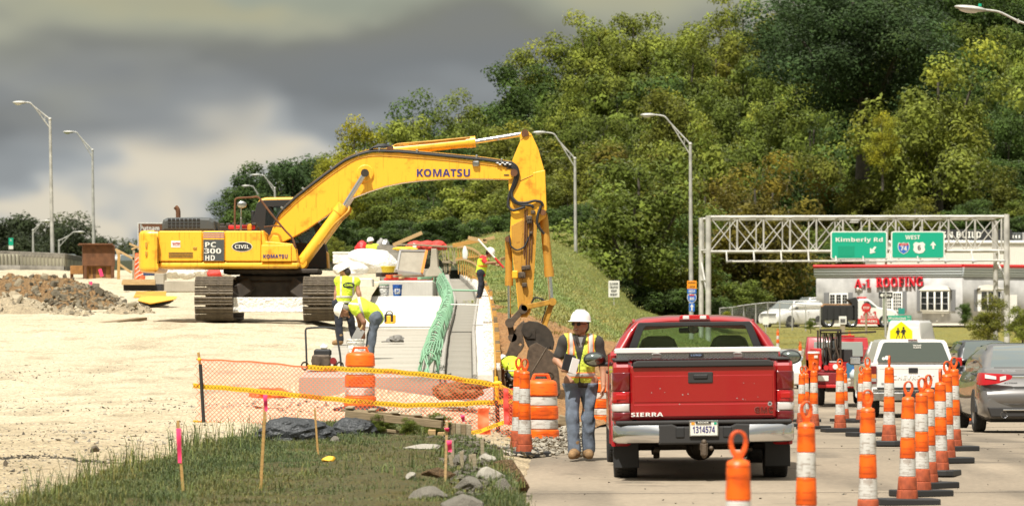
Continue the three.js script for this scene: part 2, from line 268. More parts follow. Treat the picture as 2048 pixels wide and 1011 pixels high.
// road to the right, falling slightly away and rising again to the gantry
{
const left=(d)=>interp([[3,-2600],[42,1028],[50,1040],[56,1058],[64,1105],[75,1128],[92,1150],[106,1180],[140,1180],[250,1040],[262,1000]],d);
sheet('road',m.road,ROAD_Y.filter((r)=>r[0]>=3).flatMap((r,i,a)=>{const b=a[i+1];const n=b?Math.max(1,Math.round((b[0]- r[0])/ 6)):1;return Array.from({length:n},(_,k)=>{const d=b?lerp(r[0],b[0],k/n):r[0],y=roadY(d);return[d,[left(d),y-0.02],[left(d)+ 40,y],[1600,y],[2150,y],[3400,y]];});}),{nx:60,nd:90,amp:0.03,freq:0.4,seed:4});
}
// yard of broken stone, climbing to the roadbed under the excavator
{
const rut=(x,d)=>[52.6,54.4,58.5,60.3,66.5,68.4,73].reduce((s,q,i)=>s+Math.exp(-Math.pow((d-q-0.7*Math.sin(x*0.23+i*0.4)- 0.12*x)/ 0.22,2))*(0.35+0.65*vnoise(x*0.7,i*3,0,5)),0);
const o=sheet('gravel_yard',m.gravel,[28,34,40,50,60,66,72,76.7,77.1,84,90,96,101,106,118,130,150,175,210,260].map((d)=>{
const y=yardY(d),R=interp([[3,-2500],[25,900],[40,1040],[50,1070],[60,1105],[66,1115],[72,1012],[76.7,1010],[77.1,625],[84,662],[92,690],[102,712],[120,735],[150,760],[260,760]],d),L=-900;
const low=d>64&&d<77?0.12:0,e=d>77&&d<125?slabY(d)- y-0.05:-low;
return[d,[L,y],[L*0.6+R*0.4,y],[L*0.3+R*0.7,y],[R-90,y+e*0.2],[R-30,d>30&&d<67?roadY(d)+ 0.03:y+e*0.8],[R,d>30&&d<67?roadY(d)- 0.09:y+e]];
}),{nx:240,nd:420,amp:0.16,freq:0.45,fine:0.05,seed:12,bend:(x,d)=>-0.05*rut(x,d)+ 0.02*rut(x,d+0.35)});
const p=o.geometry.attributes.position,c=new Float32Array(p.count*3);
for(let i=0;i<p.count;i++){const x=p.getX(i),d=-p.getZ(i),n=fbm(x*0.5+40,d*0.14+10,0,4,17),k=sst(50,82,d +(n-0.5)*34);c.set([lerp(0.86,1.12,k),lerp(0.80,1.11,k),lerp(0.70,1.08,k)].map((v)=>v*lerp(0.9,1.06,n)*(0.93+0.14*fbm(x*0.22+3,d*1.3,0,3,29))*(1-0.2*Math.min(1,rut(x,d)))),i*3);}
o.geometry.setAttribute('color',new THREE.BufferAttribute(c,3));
}
// cut bank of tan dirt to the right of the wall
sheet('dirt_slope',m.dirt,[
[62,[960,900],[1040,905],[1090,905],[1130,900]],
[72,[960,868],[1050,868],[1110,866],[1160,872]],
[90,[960,845],[1050,842],[1120,842],[1200,850]],
[100,[970,815],[1060,815],[1140,822],[1250,838]],
[112,[970,760],[1060,758],[1160,765],[1300,800]],
[124,[970,690],[1060,690],[1160,715],[1330,760]],
[136,[970,612],[1060,622],[1160,672],[1330,722]],
[150,[970,592],[1060,604],[1160,664],[1330,712]]],{asPy:true,nx:70,nd:80,amp:0.5,freq:0.55,fine:0.16,seed:21});
// mown bank behind it, rising to the wood
const turfMat=m.turf,banks=[];
banks[0]=sheet('grass_embankment',turfMat,[
[132,[960,640],[1040,640],[1100,666],[1180,706],[1300,770],[1420,802]],
[138,[960,606],[1040,602],[1100,632],[1180,684],[1300,745],[1430,796]],
[165,[960,572],[1040,568],[1100,600],[1180,655],[1300,712],[1440,770]],
[200,[940,540],[1040,530],[1100,555],[1180,624],[1300,690],[1450,736]],
[240,[900,520],[1020,490],[1100,500],[1180,575],[1290,660],[1460,702]],
[275,[880,500],[1000,470],[1090,472],[1180,500],[1270,600],[1480,668]],
[300,[880,490],[1000,462],[1090,455],[1180,438],[1270,560],[1480,650]],
[325,[880,480],[1000,450],[1090,430],[1180,400],[1270,480],[1500,640]]],{asPy:true,nx:60,nd:60,amp:0.45,freq:0.2,fine:0.12,seed:31});
// dry field in front of the roofing shop
banks[1]=sheet('grass_field',m.field=M([0.40,0.35,0.13],0.97,0,{map:rep(T.turf,8),bumpMap:rep(T.bump,2),bumpScale:0.1}),[
[246,[1180,700],[1400,700],[1700,694],[2300,694]],
[256,[1180,690],[1400,690],[1700,684],[2300,688]],
[270,[1200,672],[1400,668],[1700,662],[2300,664]],
[285,[1250,655],[1400,654],[1700,652],[2300,650]],
[300,[1250,648],[1400,648],[1700,648],[2300,646]],
[330,[1250,635],[1400,635],[1700,640],[2300,640]]],{asPy:true,nx:40,nd:30,amp:0.25,freq:0.2,seed:33});
sheet('parking_lot',M([0.5,0.46,0.38],0.9,0,{map:rep(T.slab,5)}),[
[282,[1620,656.5],[1760,655],[1900,654],[2300,654]],
[286,[1620,652],[1760,651],[1900,650],[2300,650]],
[312,[1620,640],[1760,640],[1900,640],[2300,640]]],{asPy:true,nx:8,nd:8,bend:()=>0.12});

// ---------------------------------------------------------------- wood on the hillside
const SKYLINE=[[380,440],[470,372],[545,300],[600,300],[650,300],[690,258],[760,225],[850,195],[940,168],[1020,135],[1060,105],[1110,84],[1200,30],[1300,25],[1350,0],[1480,5],[1560,12],[1620,-70],[1800,-120],[2100,-130],[2400,-130]];
const WOODFOOT=[[380,470],[640,470],[700,500],[1000,482],[1080,476],[1150,455],[1190,470],[1215,590],[1260,618],[1400,640],[1500,640],[1640,640],[1660,560],[1760,500],[2100,470],[2400,470]];
const tierD=(k,px=0)=>px>1610?Math.max(324,445-19*k):px>1425?Math.max(304,445-23*k):445-29*k,tierTop=(px,k)=>interp(SKYLINE,px)+ 88*k,foot=(px)=>interp(WOODFOOT,px)+ 12;
const hillPy=(px,d)=>{const right=sst(1400,1660,px),k=(445-d)/ lerp(29,19,right),front=px<1200?285:lerp(lerp(262,298,sst(1395,1445,px)),316,sst(1590,1650,px)),f=foot(px)+ 16 +(px<1180?24:0),top=tierTop(px,k)+ 13*F/d;return d>452?tierTop(px,0)+ 13.5*F/d:d<front?f +(front-d)*12:Math.max(Math.min(top,f),Math.min(f,470));};
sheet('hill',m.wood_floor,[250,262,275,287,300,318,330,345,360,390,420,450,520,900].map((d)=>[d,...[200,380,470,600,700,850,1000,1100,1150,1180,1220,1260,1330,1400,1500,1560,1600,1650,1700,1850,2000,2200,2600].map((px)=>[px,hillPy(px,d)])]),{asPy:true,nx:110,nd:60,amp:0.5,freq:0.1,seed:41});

function crownGeo(seed,{clumps=46,leaves=150,size=0.26,round=1,low=0.12,spread=1,warm=0.1}){
const r=rng(seed),pos=[],nor=[],colr=[],C=[];
const main=[];const nm=5+Math.floor(r()*3);
for(let i=0;i<nm;i++){const a=i/nm*6.28+r()*0.8,rad=rr(0.9,1.9,r)*spread;main.push([Math.cos(a)*rad,rr(3.6,7.4,r),Math.sin(a)*rad,rr(1.4,2.2,r)*spread]);}
main.push([rr(-0.5,0.5,r),7.5,rr(-0.5,0.5,r),1.9*spread]);main.push([0,4.6,0,2.4*spread]);
for(let i=0;i<clumps;i++){
const M0=main[Math.floor(r()*main.length)],u=rr(-1,1,r),a=r()*6.283,s=Math.sqrt(1-u*u),k=rr(0.62,1.08,r);
const c=[M0[0]+ Math.cos(a)*s*M0[3]*k,M0[1]+ u*M0[3]*k*round,M0[2]+ Math.sin(a)*s*M0[3]*k,rr(0.55,1.05,r)*(0.8+0.3*spread),rr(0.72,1.22,r),r()];
if(c[1]<low*10)c[1]=low*10+r();C.push(c);
}
for(const c of C){
const n=Math.round(leaves*c[3]*c[3]*1.45);
for(let i=0;i<n;i++){
let u=rr(-0.75,1,r);const a=r()*6.283,s=Math.sqrt(1-u*u),k=c[3]*rr(0.55,1.08,r)*(r()<0.06?1.25:1);
const ox=Math.cos(a)*s,oy=u,oz=Math.sin(a)*s,x=c[0]+ ox*k,y=c[1]+ oy*k*0.8,z=c[2]+ oz*k;
// a folded leaf spray: its face looks outward and up, with much scatter
const f=new V3(ox+rr(-0.8,0.8,r),oy+0.35+rr(-0.8,0.8,r),oz+rr(-0.8,0.8,r)).normalize(),t=new V3(rr(-1,1,r),rr(-1,0.4,r),rr(-1,1,r));t.addScaledVector(f,-t.dot(f)).normalize();const b=f.clone().cross(t);
const L=size*rr(0.6,1.35,r),w=L*rr(0.35,0.6,r),q=(i1,i2,h)=>[x+t.x*L*i1+b.x*w*i2+f.x*h,y+t.y*L*i1+b.y*w*i2+f.y*h,z+t.z*L*i1+b.z*w*i2+f.z*h];
const A=q(-0.5,0,0),B=q(0.05,-0.5,0.12*L),E=q(0.5,0,-0.05*L),D=q(0.05,0.5,0.12*L);
pos.push(...A,...E,...D,...A,...B,...E);
const o=new V3(ox,oy+0.15,oz).normalize(),N=f.clone().lerp(o,0.45).normalize();for(let v=0;v<6;v++)nor.push(N.x,N.y,N.z);
const br=Math.pow(c[4],1.3)*rr(0.7,1.3,r),y2=(c[5]<warm?0.35:0)+ rr(0,0.25,r);for(let v=0;v<6;v++)colr.push(br*(1+0.38*y2),br*(1+0.1*y2),br*(1-0.4*y2));
}
}
const g=new THREE.BufferGeometry();g.setAttribute('position',new THREE.Float32BufferAttribute(pos,3));g.setAttribute('normal',new THREE.Float32BufferAttribute(nor,3));g.setAttribute('color',new THREE.Float32BufferAttribute(colr,3));return[g,main];
}
function trunkGeo(main,seed){
const r=rng(seed),g=g_();g.rod([0,-0.6,0],[0.05,3.2,0.05],0.24,0.17,7);g.rod([0.05,3.2,0.05],[0,6.8,0],0.17,0.05,6);
for(const c of main)g.tube([[0,rr(1.6,3.4,r),0],[c[0]*0.45,c[1]*0.7,c[2]*0.45],[c[0],c[1]+ 0.5,c[2]]],0.06,6,5);
return g.geo();
}
const leafMat=(c)=>M(c,1,0,{vertexColors:true,transmission:0.36,thickness:0,specularIntensity:0.25});
const LEAF={deep:leafMat([0.068,0.115,0.024]),mid:leafMat([0.128,0.17,0.028]),bright:leafMat([0.20,0.238,0.038]),yellow:leafMat([0.27,0.28,0.025]),olive:leafMat([0.15,0.165,0.024]),bronze:leafMat([0.14,0.122,0.018]),blue:leafMat([0.048,0.085,0.028]),far:leafMat([0.05,0.068,0.032])};
const bark=M([0.10,0.085,0.06],0.95,0,grim(0.8));
const KINDS=[{},{clumps:56,leaves:140,spread:1.15},{clumps:40,spread:0.85,round:1.25},{clumps:54,leaves:120,low:0.06,warm:0.25},{clumps:44,leaves:150,spread:1.05,round:0.8},{clumps:60,leaves:170,size:0.24,low:0.05},{clumps:36,leaves:170,size:0.34,spread:0.95},{clumps:84,leaves:330,size:0.15,spread:1.1}].map((o,i)=>{const[c,main]=crownGeo(500+i*17,{clumps:48,leaves:150,...o,clumps:(o.clumps??48)+ 8});return[c,trunkGeo(main,900+i)];});
function tree(name,label,px,top,base,d,kind,leaf,wide=1,group,bushy=false){
const H=(base-top)*d/F,s=H/9.6,p=P(px,base,d),o=thing(name,label,'tree',p,(px*7.3+d)% 6.283,group);
const[c,t]=KINDS[kind];mesh('trunk',t,bark,o);const k=mesh('crown',c,leaf,o);if(bushy){k.scale.y=1.12;k.position.y=-1.0;}
o.scale.set(s*wide,s,s*wide);return o;
}
{
const r=rng(2024),done=[];
const special={'0:545':1};
for(let px=476,n=0;px<2130;px +=62,n++)for(let k=0;k<8;k++){
const x=px+rr(-22,22,r)+(k % 2)*31,d=tierD(k,x)+ rr(-8,8,r),top=tierTop(x,k)+ rr(-24,26,r),s=F/d;
let base=Math.min(top+rr(11.5,15,r)*s,foot(x));const Hm=(base-top)/ s;
if(top>foot(x)- 78||Hm<3.2||top<-330)continue;
const q=r(),wide=clamp(rr(0.95,1.3,r)*10.5/Hm,0.85,1.9);
// colour follows the stands in the photograph: dark at the upper right, yellow at the upper middle, bronze low on the right
let leaf=q<0.3?LEAF.deep:q<0.62?LEAF.mid:q<0.85?LEAF.bright:LEAF.olive;
const cy=top+70;
if(x>1560&&x<1900&&cy<150)leaf=q<0.75?LEAF.blue:LEAF.deep;
else if(x>1180&&x<1600&&cy<170)leaf=q<0.55?LEAF.bright:q<0.8?LEAF.olive:LEAF.mid;
else if(x>1120&&cy>360&&x<1900)leaf=q<0.34?LEAF.mid:q<0.62?LEAF.olive:q<0.8?LEAF.bronze:LEAF.deep;
else if(x<680)leaf=q<0.6?LEAF.deep:LEAF.mid;
const tone=leaf===LEAF.deep?'deep green':leaf===LEAF.mid?'mid green':leaf===LEAF.bright?'bright green':leaf===LEAF.olive?'olive green':leaf===LEAF.bronze?'bronze tinged':'dark bluish green',low=base>=foot(x)- 1,where=(k===0?'at the skyline ':low?'at the foot of the wood ':'midway up the wood ')+(x<700?'near its left end':x<1050?'above the excavator boom':x<1250?'behind the raised excavator arm':x<1425?'around the light pole beside the gantry':x<1660?'above the left half of the gantry':'above the green signs');
tree('hillside_tree',tone+' tree '+where,x,top,base,d,Math.floor(r()*7),leaf,wide,tone+' trees '+where,low);
}
// trees that stand out from the wood
tree('yellow_tree','pale yellow-green tree at the skyline above the excavator boom elbow',706,236,480,400,3,LEAF.yellow,0.85);
tree('yellow_tree','small yellow-green tree between dark trees above the excavator cab',672,318,500,385,0,LEAF.yellow,1.0);
tree('dark_tree','dark green tree peaking at the left end of the wood',584,278,560,430,2,LEAF.blue,0.9);
tree('dark_tree','low dark tree at the far left end of the wood',515,340,560,440,6,LEAF.blue,0.85);
tree('sky_tree','tall tree with two tufts standing clear above the skyline',1205,14,300,452,2,LEAF.mid,0.55);
tree('sky_tree','slender tree just above the skyline beside the double-tufted one',1168,36,300,452,2,LEAF.mid,0.5);
tree('maple_tree','huge dark maple with silvery leaves at the top of the wood',1725,-120,330,345,7,LEAF.blue,1.3);
tree('slope_tree','broad tree hanging over the mown bank beside the light pole',1278,300,634,268,4,LEAF.mid,1.35,null,true);
tree('bronze_tree','bronze tinged tree low in the wood behind the gantry truss',1515,325,640,306,1,LEAF.bronze,1.1,null,true);
tree('bright_tree','rounded bright green tree on the wooded hill over the green signs',1880,95,500,336,1,LEAF.bright,1.05);
tree('bright_tree','yellowish upright tree in the wood above the direction sign',1766,226,372,326,3,LEAF.yellow,0.8);
}
{
const r=rng(66);
for(let i=0;i<13;i++){
const px=-40+i*27+rr(-8,8,r),top=interp([[-40,425],[20,428],[70,440],[150,432],[190,455],[240,480],[300,490]],px)+ rr(-8,10,r),d=560+rr(-30,30,r);
tree('roadside_tree','dark distant tree in the row beyond the motorway wall',px,top,top+12.5*F/d,d,Math.floor(r()*7),LEAF.far,1.15,'far trees beyond the motorway');
}
}
// ---------------------------------------------------------------- excavator, side on
{
const D=104.5,S=F/D,o=thing('excavator','yellow crawler excavator with raised boom digging beside the new concrete slab','excavator',P(546,640,D));
const e=(x,y)=>[(x-546)/ S,(640-y)/ S],E=(a)=>a.map(([x,y])=>e(x,y)),e3=(x,y,z)=>[...e(x,y),z];
// crawler tracks, each shoe a part; they run towards the camera and away from it
const L=4.6,Rr=0.46,hT=0.98;
for(const[xa,xb]of[[402,477],[614,690]]){
const x=(e(xa,0)[0]+ e(xb,0)[0])/ 2,w=(xb-xa)/ S;
const tr=new THREE.Group();tr.name='crawler_track';o.add(tr);tr.position.set(x,0,0);
const fr=g_();fr.box(w*0.5,0.5,L-0.9,0,0.5,0,0.05);fr.cyl(0.4,0.4,w*0.4,0,0.5,L/2-0.47,18,0,0,Math.PI/2);fr.cyl(0.4,0.4,w*0.4,0,0.5,-L/2+0.47,18,0,0,Math.PI/2);
for(let k=-2;k<=2;k++)fr.cyl(0.14,0.14,w*0.5,0,0.17,k*0.68,10,0,0,Math.PI/2);
fr.build('track_frame',m.ironWorn,tr);
const loop=2*(L-2*Rr)+ 2*Math.PI*Rr,n=46,shoe=(()=>{const q=g_();q.box(w,0.03,0.185,0,0,0,0.006);for(const z of[-0.07,0,0.07])q.box(w,0.035,0.016,0,0.028,z,0.004);for(const xx of[-0.1,0.1])for(const z of[-0.035,0.035])q.cyl(0.018,0.018,0.02,xx,0.022,z,6);q.box(0.09,0.09,0.17,-0.12,-0.05,0,0.01);q.box(0.09,0.09,0.17,0.12,-0.05,0,0.01);return q.geo();})();
for(let i=0;i<n;i++){
let s=i/n*loop,z,y,a;const flat=L-2*Rr,arc=Math.PI*Rr,cy=hT/2;
if(s<flat){z=-flat/2+s;y=cy+Rr;a=0;}else if(s<flat+arc){const t=(s-flat)/ Rr;z=flat/2+Math.sin(t)*Rr;y=cy+Math.cos(t)*Rr;a=t;}
else if(s<2*flat+arc){z=flat/2 -(s-flat-arc);y=cy-Rr;a=Math.PI;}else{const t=(s-2*flat-arc)/ Rr;z=-flat/2-Math.sin(t)*Rr;y=cy-Math.cos(t)*Rr;a=Math.PI+t;}
const k=mesh('track_shoe',shoe,m.shoe,tr);k.position.set(rr(-0.004,0.004),y,z);k.rotation.x=a;
}
}
{const u=g_();u.box(1.9,0.42,1.7,0.02,0.72,0.1,0.06);u.ext([[-0.98,0.5],[0.98,0.5],[0.8,1.02],[-0.8,1.02]],1.4,0.2,0.03);u.cyl(0.68,0.68,0.28,0.02,1.05,0,28);
for(const s of[-1,1])u.bar([s*0.5,0.8,0.9],[s*1.0,0.45,1.5],0.35,0.3,0.04);u.build('carbody',m.iron,o);}
{const u=g_();u.box(1.66,0.05,0.5,0.0,0.2,1.8,0.012);u.box(1.62,0.32,0.05,0.0,0.36,1.95,0.012);u.build('guard_plate',m.bag,o);}
// turntable deck
{const u=g_();const y0=e(0,538)[1],y1=e(0,525)[1],x0=e(326,0)[0],x1=e(604,0)[0];u.box(x1-x0,y1-y0,2.86,(x0+x1)/ 2,(y0+y1)/ 2,0,0.05);u.build('deck',m.yellow,o);u.l=[];
u.box(2.2,0.12,1.9,0.0,y0-0.06,0,0.03);u.cyl(0.85,0.8,0.16,0.04,y0-0.16,0,30);u.build('deck_underside',m.iron,o);}
// counterweight: curved tail
{const x0=e(326,0)[0],xr=e(285,0)[0],y0=e(0,545)[1],y1=e(0,463)[1],s=new THREE.Shape();s.moveTo(x0,-1.42);s.lineTo(x0,1.45);s.lineTo(xr+0.3,1.45);s.quadraticCurveTo(xr+0.02,1.43,xr,1.1);s.quadraticCurveTo(xr-0.12,0,xr,-1.1);s.quadraticCurveTo(xr+0.02,-1.43,xr+0.3,-1.45);s.lineTo(x0,-1.45);
const g=new THREE.ExtrudeGeometry(s,{depth:y1-y0-0.2,bevelEnabled:true,bevelSize:0.1,bevelThickness:0.1,bevelOffset:-0.1,bevelSegments:4,curveSegments:14});g.rotateX(-Math.PI/2);g.translate(0,y0+0.1,0);const u=g_();u.add(g);const c=u.build('counterweight',m.yellow,o);
const b=g_();b.box(0.008,0.62,0.5,x0-0.02,y0+0.5,1.36,0.002);b.box(0.05,0.12,0.02,x0-0.28,y0+0.62,1.452,0.004);b.box(0.05,0.1,0.02,x0-0.28,y0+0.42,1.452,0.004);b.build('chip',m.yellowWorn,c);}
// side doors and tank on the near side, and the body behind them
{const y0=e(0,525)[1],y1=e(0,464)[1],zc=1.4,core=g_();const a0=e(327,0)[0],a1=e(535,0)[0];core.box(a1-a0,y1-y0,2.7,(a0+a1)/ 2,(y0+y1)/ 2,-0.02,0.05);core.build('body_housing',m.yellowDeep,o);
const panel=(nm,xa,xb,ya,yb,mat,z=zc)=>{const p0=e(xa,ya),p1=e(xb,yb);const u=g_();u.box(p1[0]- p0[0],p0[1]- p1[1]<0?p1[1]- p0[1]:p0[1]- p1[1],0.07,(p0[0]+ p1[0])/ 2,(p0[1]+ p1[1])/ 2,z,0.025);return u.build(nm,mat,o);};
const d1=panel('side_door',326.5,412.5,464,524,m.yellow),d2=panel('side_door',413.5,456.5,464,524,m.yellow),d3=panel('side_door',457.5,529,464,524,m.yellow);
const v=g_();for(let i=0;i<4;i++){const p=e(370,507+i*3);v.box(0.56,0.014,0.02,p[0],p[1],zc+0.036,0.004);}v.build('vent',m.iron,d1);
const h=g_();let p=e(398,498);h.box(0.09,0.06,0.03,p[0],p[1],zc+0.04,0.01);h.build('latch',m.yellowWorn,d1);
const st=g_();p=e(360,490);st.box(0.21,0.15,0.008,p[0],p[1],zc+0.038,0.002);st.build('warning_sticker',m.white,d1);
{const q=e(361,488.5),u=g_();u.at(textGeo('CAUTION',0.17,0.04),q[0],q[1],zc+0.043);u.box(0.17,0.01,0.004,q[0],q[1]- 0.05,zc+0.043,0);u.build('sticker_lettering',m.signRed,d1);}
// dark decal with the model lettering under three violet stripes
{const u=g_(),q0=e(413.5,480),q1=e(456.5,524);u.box(q1[0]- q0[0]- 0.02,q0[1]- q1[1]- 0.02,0.006,(q0[0]+ q1[0])/ 2,(q0[1]+ q1[1])/ 2,zc+0.037,0.001);u.build('model_decal',m.darkGrey,d2);const t=g_();[['PC',429,491,0.25],['300',433,503.5,0.39],['HD',428,517,0.22]].forEach(([s,x,y,w])=>{const q=e(x,y);t.at(textGeo(s,w,0.118),q[0],q[1],zc+0.041);});t.build('model_lettering',m.signWhite,d2);
const k=g_();for(let i=0;i<3;i++){const q=e(435,468+i*4.2);k.box(0.48,0.022,0.006,q[0],q[1],zc+0.037,0.001);}k.build('stripe',M([0.2,0.12,0.3],0.5),d2);}
{const q=e(491,495),u=g_(),w=g_(),t=g_();u.at(new THREE.CylinderGeometry(1,1,0.006,40),q[0],q[1],zc+0.038,Math.PI/2,0,0,[0.235,1,0.115]);u.build('company_oval',m.signWhite,d3);w.at(new THREE.CylinderGeometry(1,1,0.008,40),q[0],q[1],zc+0.0405,Math.PI/2,0,0,[0.222,1,0.102]);w.build('company_field',m.ink,d3);t.at(textGeo('CIVIL',0.33,0.085),q[0],q[1],zc+0.046);t.build('company_lettering',m.signWhite,d3);}
// tank and tool box in front, stepping down to the right
const u=g_();u.ext(E([[530,464.5],[533,464.5],[538,484],[590,489],[597,500],[600,524],[530,524]]),0.9,0.98,0.02);u.build('tank',m.yellow,o);const k=g_();k.ext(E([[529,492],[588,492],[588,524],[529,524]]),0.04,1.45,0.012);const tb=k.build('tool_box',m.yellow,o);const t=g_();p=e(557,514);t.at(textGeo('KOMATSU',0.56,0.085),p[0],p[1],1.474);t.build('brand_lettering',m.inkBlue,tb);
const top=g_();top.ext(E([[530,463],[533,463],[538,483],[528,483],[528,463]]),0.5,1.1,0.01);top.build('tank_top',m.yellow,o);
}
// engine hood, grille, exhaust
{const u=g_();u.ext(E([[330,464],[330,450],[333,441],[341,437],[400,436],[425,437],[434,444],[437,464]]),1.9,0.1,0.06);const h=u.build('engine_hood',m.darkGrey,o);
const k=g_();for(let i=0;i<8;i++)for(let j=0;j<3;j++){const p=e(345+i*8.2,441+j*6.6);k.box(0.07,0.052,0.012,p[0],p[1],1.056,0.004);}k.build('grille',m.black,h);
const x=g_();x.tube([e3(357,437,0.2),e3(357,424,0.2),e3(355.5,418,0.2),e3(351,413.5,0.2)],0.055,14,12);x.build('exhaust_pipe',m.rust,o);
const r=g_();r.box(0.9,0.14,0.7,e(480,0)[0],e(0,459)[1],0.4,0.02);for(let i=0;i<6;i++)r.box(0.12,0.1,0.12,e(447+i*13,0)[0],e(0,453)[1]+ 0.02,0.5 +(i % 3)*0.2,0.02);r.build('hose_bracket',m.iron,o);
const f=g_();f.box(0.62,0.1,0.05,e(488,0)[0],e(0,456)[1],0.95,0.02);f.build('fire_bottle',m.redPlain,o);}
// cab on the far side
{const u=g_(),zc=-0.92,w=1.02;
const outer=E([[500,470],[503,440],[511,406],[518,399],[598,397],[612,404],[640,452],[651,500],[652,536],[500,536]]);
const wins=[E([[526,452],[529,416],[533,411],[570,409],[570,452]]),E([[577,452],[577,409],[596,409],[604,414],[629,458],[634,486],[577,486]])];
for(const s of[-1,1])u.ext(outer,0.06,zc+s*w/2,0.015,wins);u.box(0.08,1.4,w,e(503,0)[0],e(0,480)[1],zc,0.02);u.box(1.7,0.06,w,e(575,0)[0],e(0,534)[1],zc,0.02);const c=u.build('cab',m.black,o);
const r=g_();r.ext(E([[512,406],[517,397],[530,393.5],[585,393],[597,396],[600,406]]),w+0.04,zc,0.04);r.build('cab_roof',m.yellow,o);
for(const s of[-1,1])for(const q of wins){const gl=g_();gl.ext(q,0.012,zc+s*w/2,0);gl.build('cab_window',m.glass,c);}
const se=g_();se.box(0.5,0.14,0.5,e(555,0)[0],e(0,492)[1],zc,0.05);se.box(0.14,0.7,0.48,e(537,0)[0],e(0,458)[1],zc,0.05);se.box(0.12,0.22,0.3,e(537,0)[0],e(0,420)[1],zc,0.04);se.build('seat',m.blackMatt,c);const co=g_();co.box(0.2,0.5,0.3,e(620,0)[0],e(0,498)[1],zc,0.04);co.rod(e3(600,500,zc),e3(596,470,zc),0.02);co.build('controls',m.darkGrey,c);
const b=g_();b.ext(E([[612,536],[616,512],[648,500],[653,505],[655,536]]),w+0.02,zc,0.02);b.build('cab_base',m.yellowDeep,o);}
// boom
const boomZ=0.0,boom=g_();
const boomPts=E([[541,480],[543,465],[551,444],[562,428],[592,399],[626,372],[659,347],[690,325],[712,315],[746,306],[780,306],[820,308],[900,316],[970,324],[1024,331],[1034,337],[1037,347],[1032,357],[1020,359],[946,358],[895,358],[846,361],[805,366],[771,373],[740,383],[706,396],[682,411],[659,428],[636,444],[613,460],[588,474],[567,484],[552,488]]);
boom.ext(boomPts,0.62,boomZ,0.012);
const bm=boom.build('boom',m.yellow,o);
{const u=g_();u.ext([...Array(20)].map((_,i)=>{const p=e(731,347);return[p[0]+ 0.2*Math.cos(i/20*6.283),p[1]+ 0.2*Math.sin(i/20*6.283)];}),0.72,0,0.02);u.build('boom_boss',m.yellow,bm);
const k=g_();for(const[x,y,w]of[[731,347,1.12],[1028,346,0.74],[780,301,0.6],[551,479,0.8]]){const p=e(x,y);k.cyl(0.085,0.085,w,p[0],p[1],0,18,Math.PI/2);}k.build('pivot_pin',m.rust,bm);
const bs=g_();{const p=e(551,479);bs.cyl(0.16,0.16,0.7,p[0],p[1],0,22,Math.PI/2);}bs.build('foot_boss',m.yellowDeep,bm);
const f=g_();f.ext(E([[542,500],[541,482],[548,470],[558,472],[562,484],[576,506],[576,524],[542,524]]),0.1,0.42,0.015).ext(E([[542,500],[541,482],[548,470],[558,472],[562,484],[576,506],[576,524],[542,524]]),0.1,-0.42,0.015);f.build('boom_bracket',m.yellow,o);
const t=g_(),p=e(887,346);t.at(textGeo('KOMATSU',106/S,15/S),p[0],p[1],0.313,0,0,0.0);t.build('brand_lettering',m.inkBlue,bm);
const wl=g_();wl.tube([e3(551,446,0.315),e3(600,400,0.315),e3(660,353,0.315),e3(712,320,0.315),e3(760,312,0.315),e3(900,322,0.315),e3(1015,335,0.315)],0.012,60,5);wl.build('weld_seam',m.yellowDeep,bm);
const g2=g_();for(const x of[1013,1018]){const q=e(x,344);g2.box(0.12,0.025,0.02,q[0],q[1]+(x-1015.5)*0.03,0.315,0.004);}g2.build('grease_slot',m.ink,bm);
// pipes and hoses along the top, with clamps
const line=(dy,z)=>[[549,447],[562,424],[592,395],[626,368],[659,343],[690,321],[712,311],[746,302],[800,303],[900,312],[970,319],[1022,327]].map(([x,y])=>e3(x-dy*0.5,y+dy,z));
for(const[dy,z,mt,r]of[[-2,0.2,m.yellowDeep,0.03],[-1,0.27,m.iron,0.03],[1.5,0.335,m.black,0.026],[-2,-0.2,m.iron,0.03]]){const q=g_();q.tube(line(dy,z),r,90,7);q.build('hydraulic_pipe',mt,bm);}
for(const[x,y,a]of[[566,419,0.8],[608,381,0.65],[664,339,0.6],[714,309,0.4],[759,303,0],[834,306,-0.08],[953,317,-0.08],[1003,324,-0.1]]){const q=g_(),p2=e(x,y);q.box(0.05,0.11,0.66,p2[0],p2[1]+ 0.02,0.02,0.01,0,0,a);q.build('pipe_clamp',m.steel,bm);}
const v=g_();let p3=e(952,328);v.box(0.16,0.12,0.1,p3[0],p3[1],0.34,0.02);for(let i=0;i<6;i++){p3=e(995+i*5,327 +(i % 2)*3);v.cyl(0.022,0.022,0.05,p3[0],p3[1],0.36,8,0,0,Math.PI/2);}v.build('valve',m.chromeDull,bm);
for(let i=0;i<3;i++){const q=g_();q.tube([e3(746-i*4,303,0.1+i*0.1),e3(752-i*3,292+i*2,0.1+i*0.1),e3(768,289+i*2,0.1+i*0.1),e3(786,294+i,0.05+i*0.08)],0.025,20,6);q.build('hose',m.black,bm);}
}
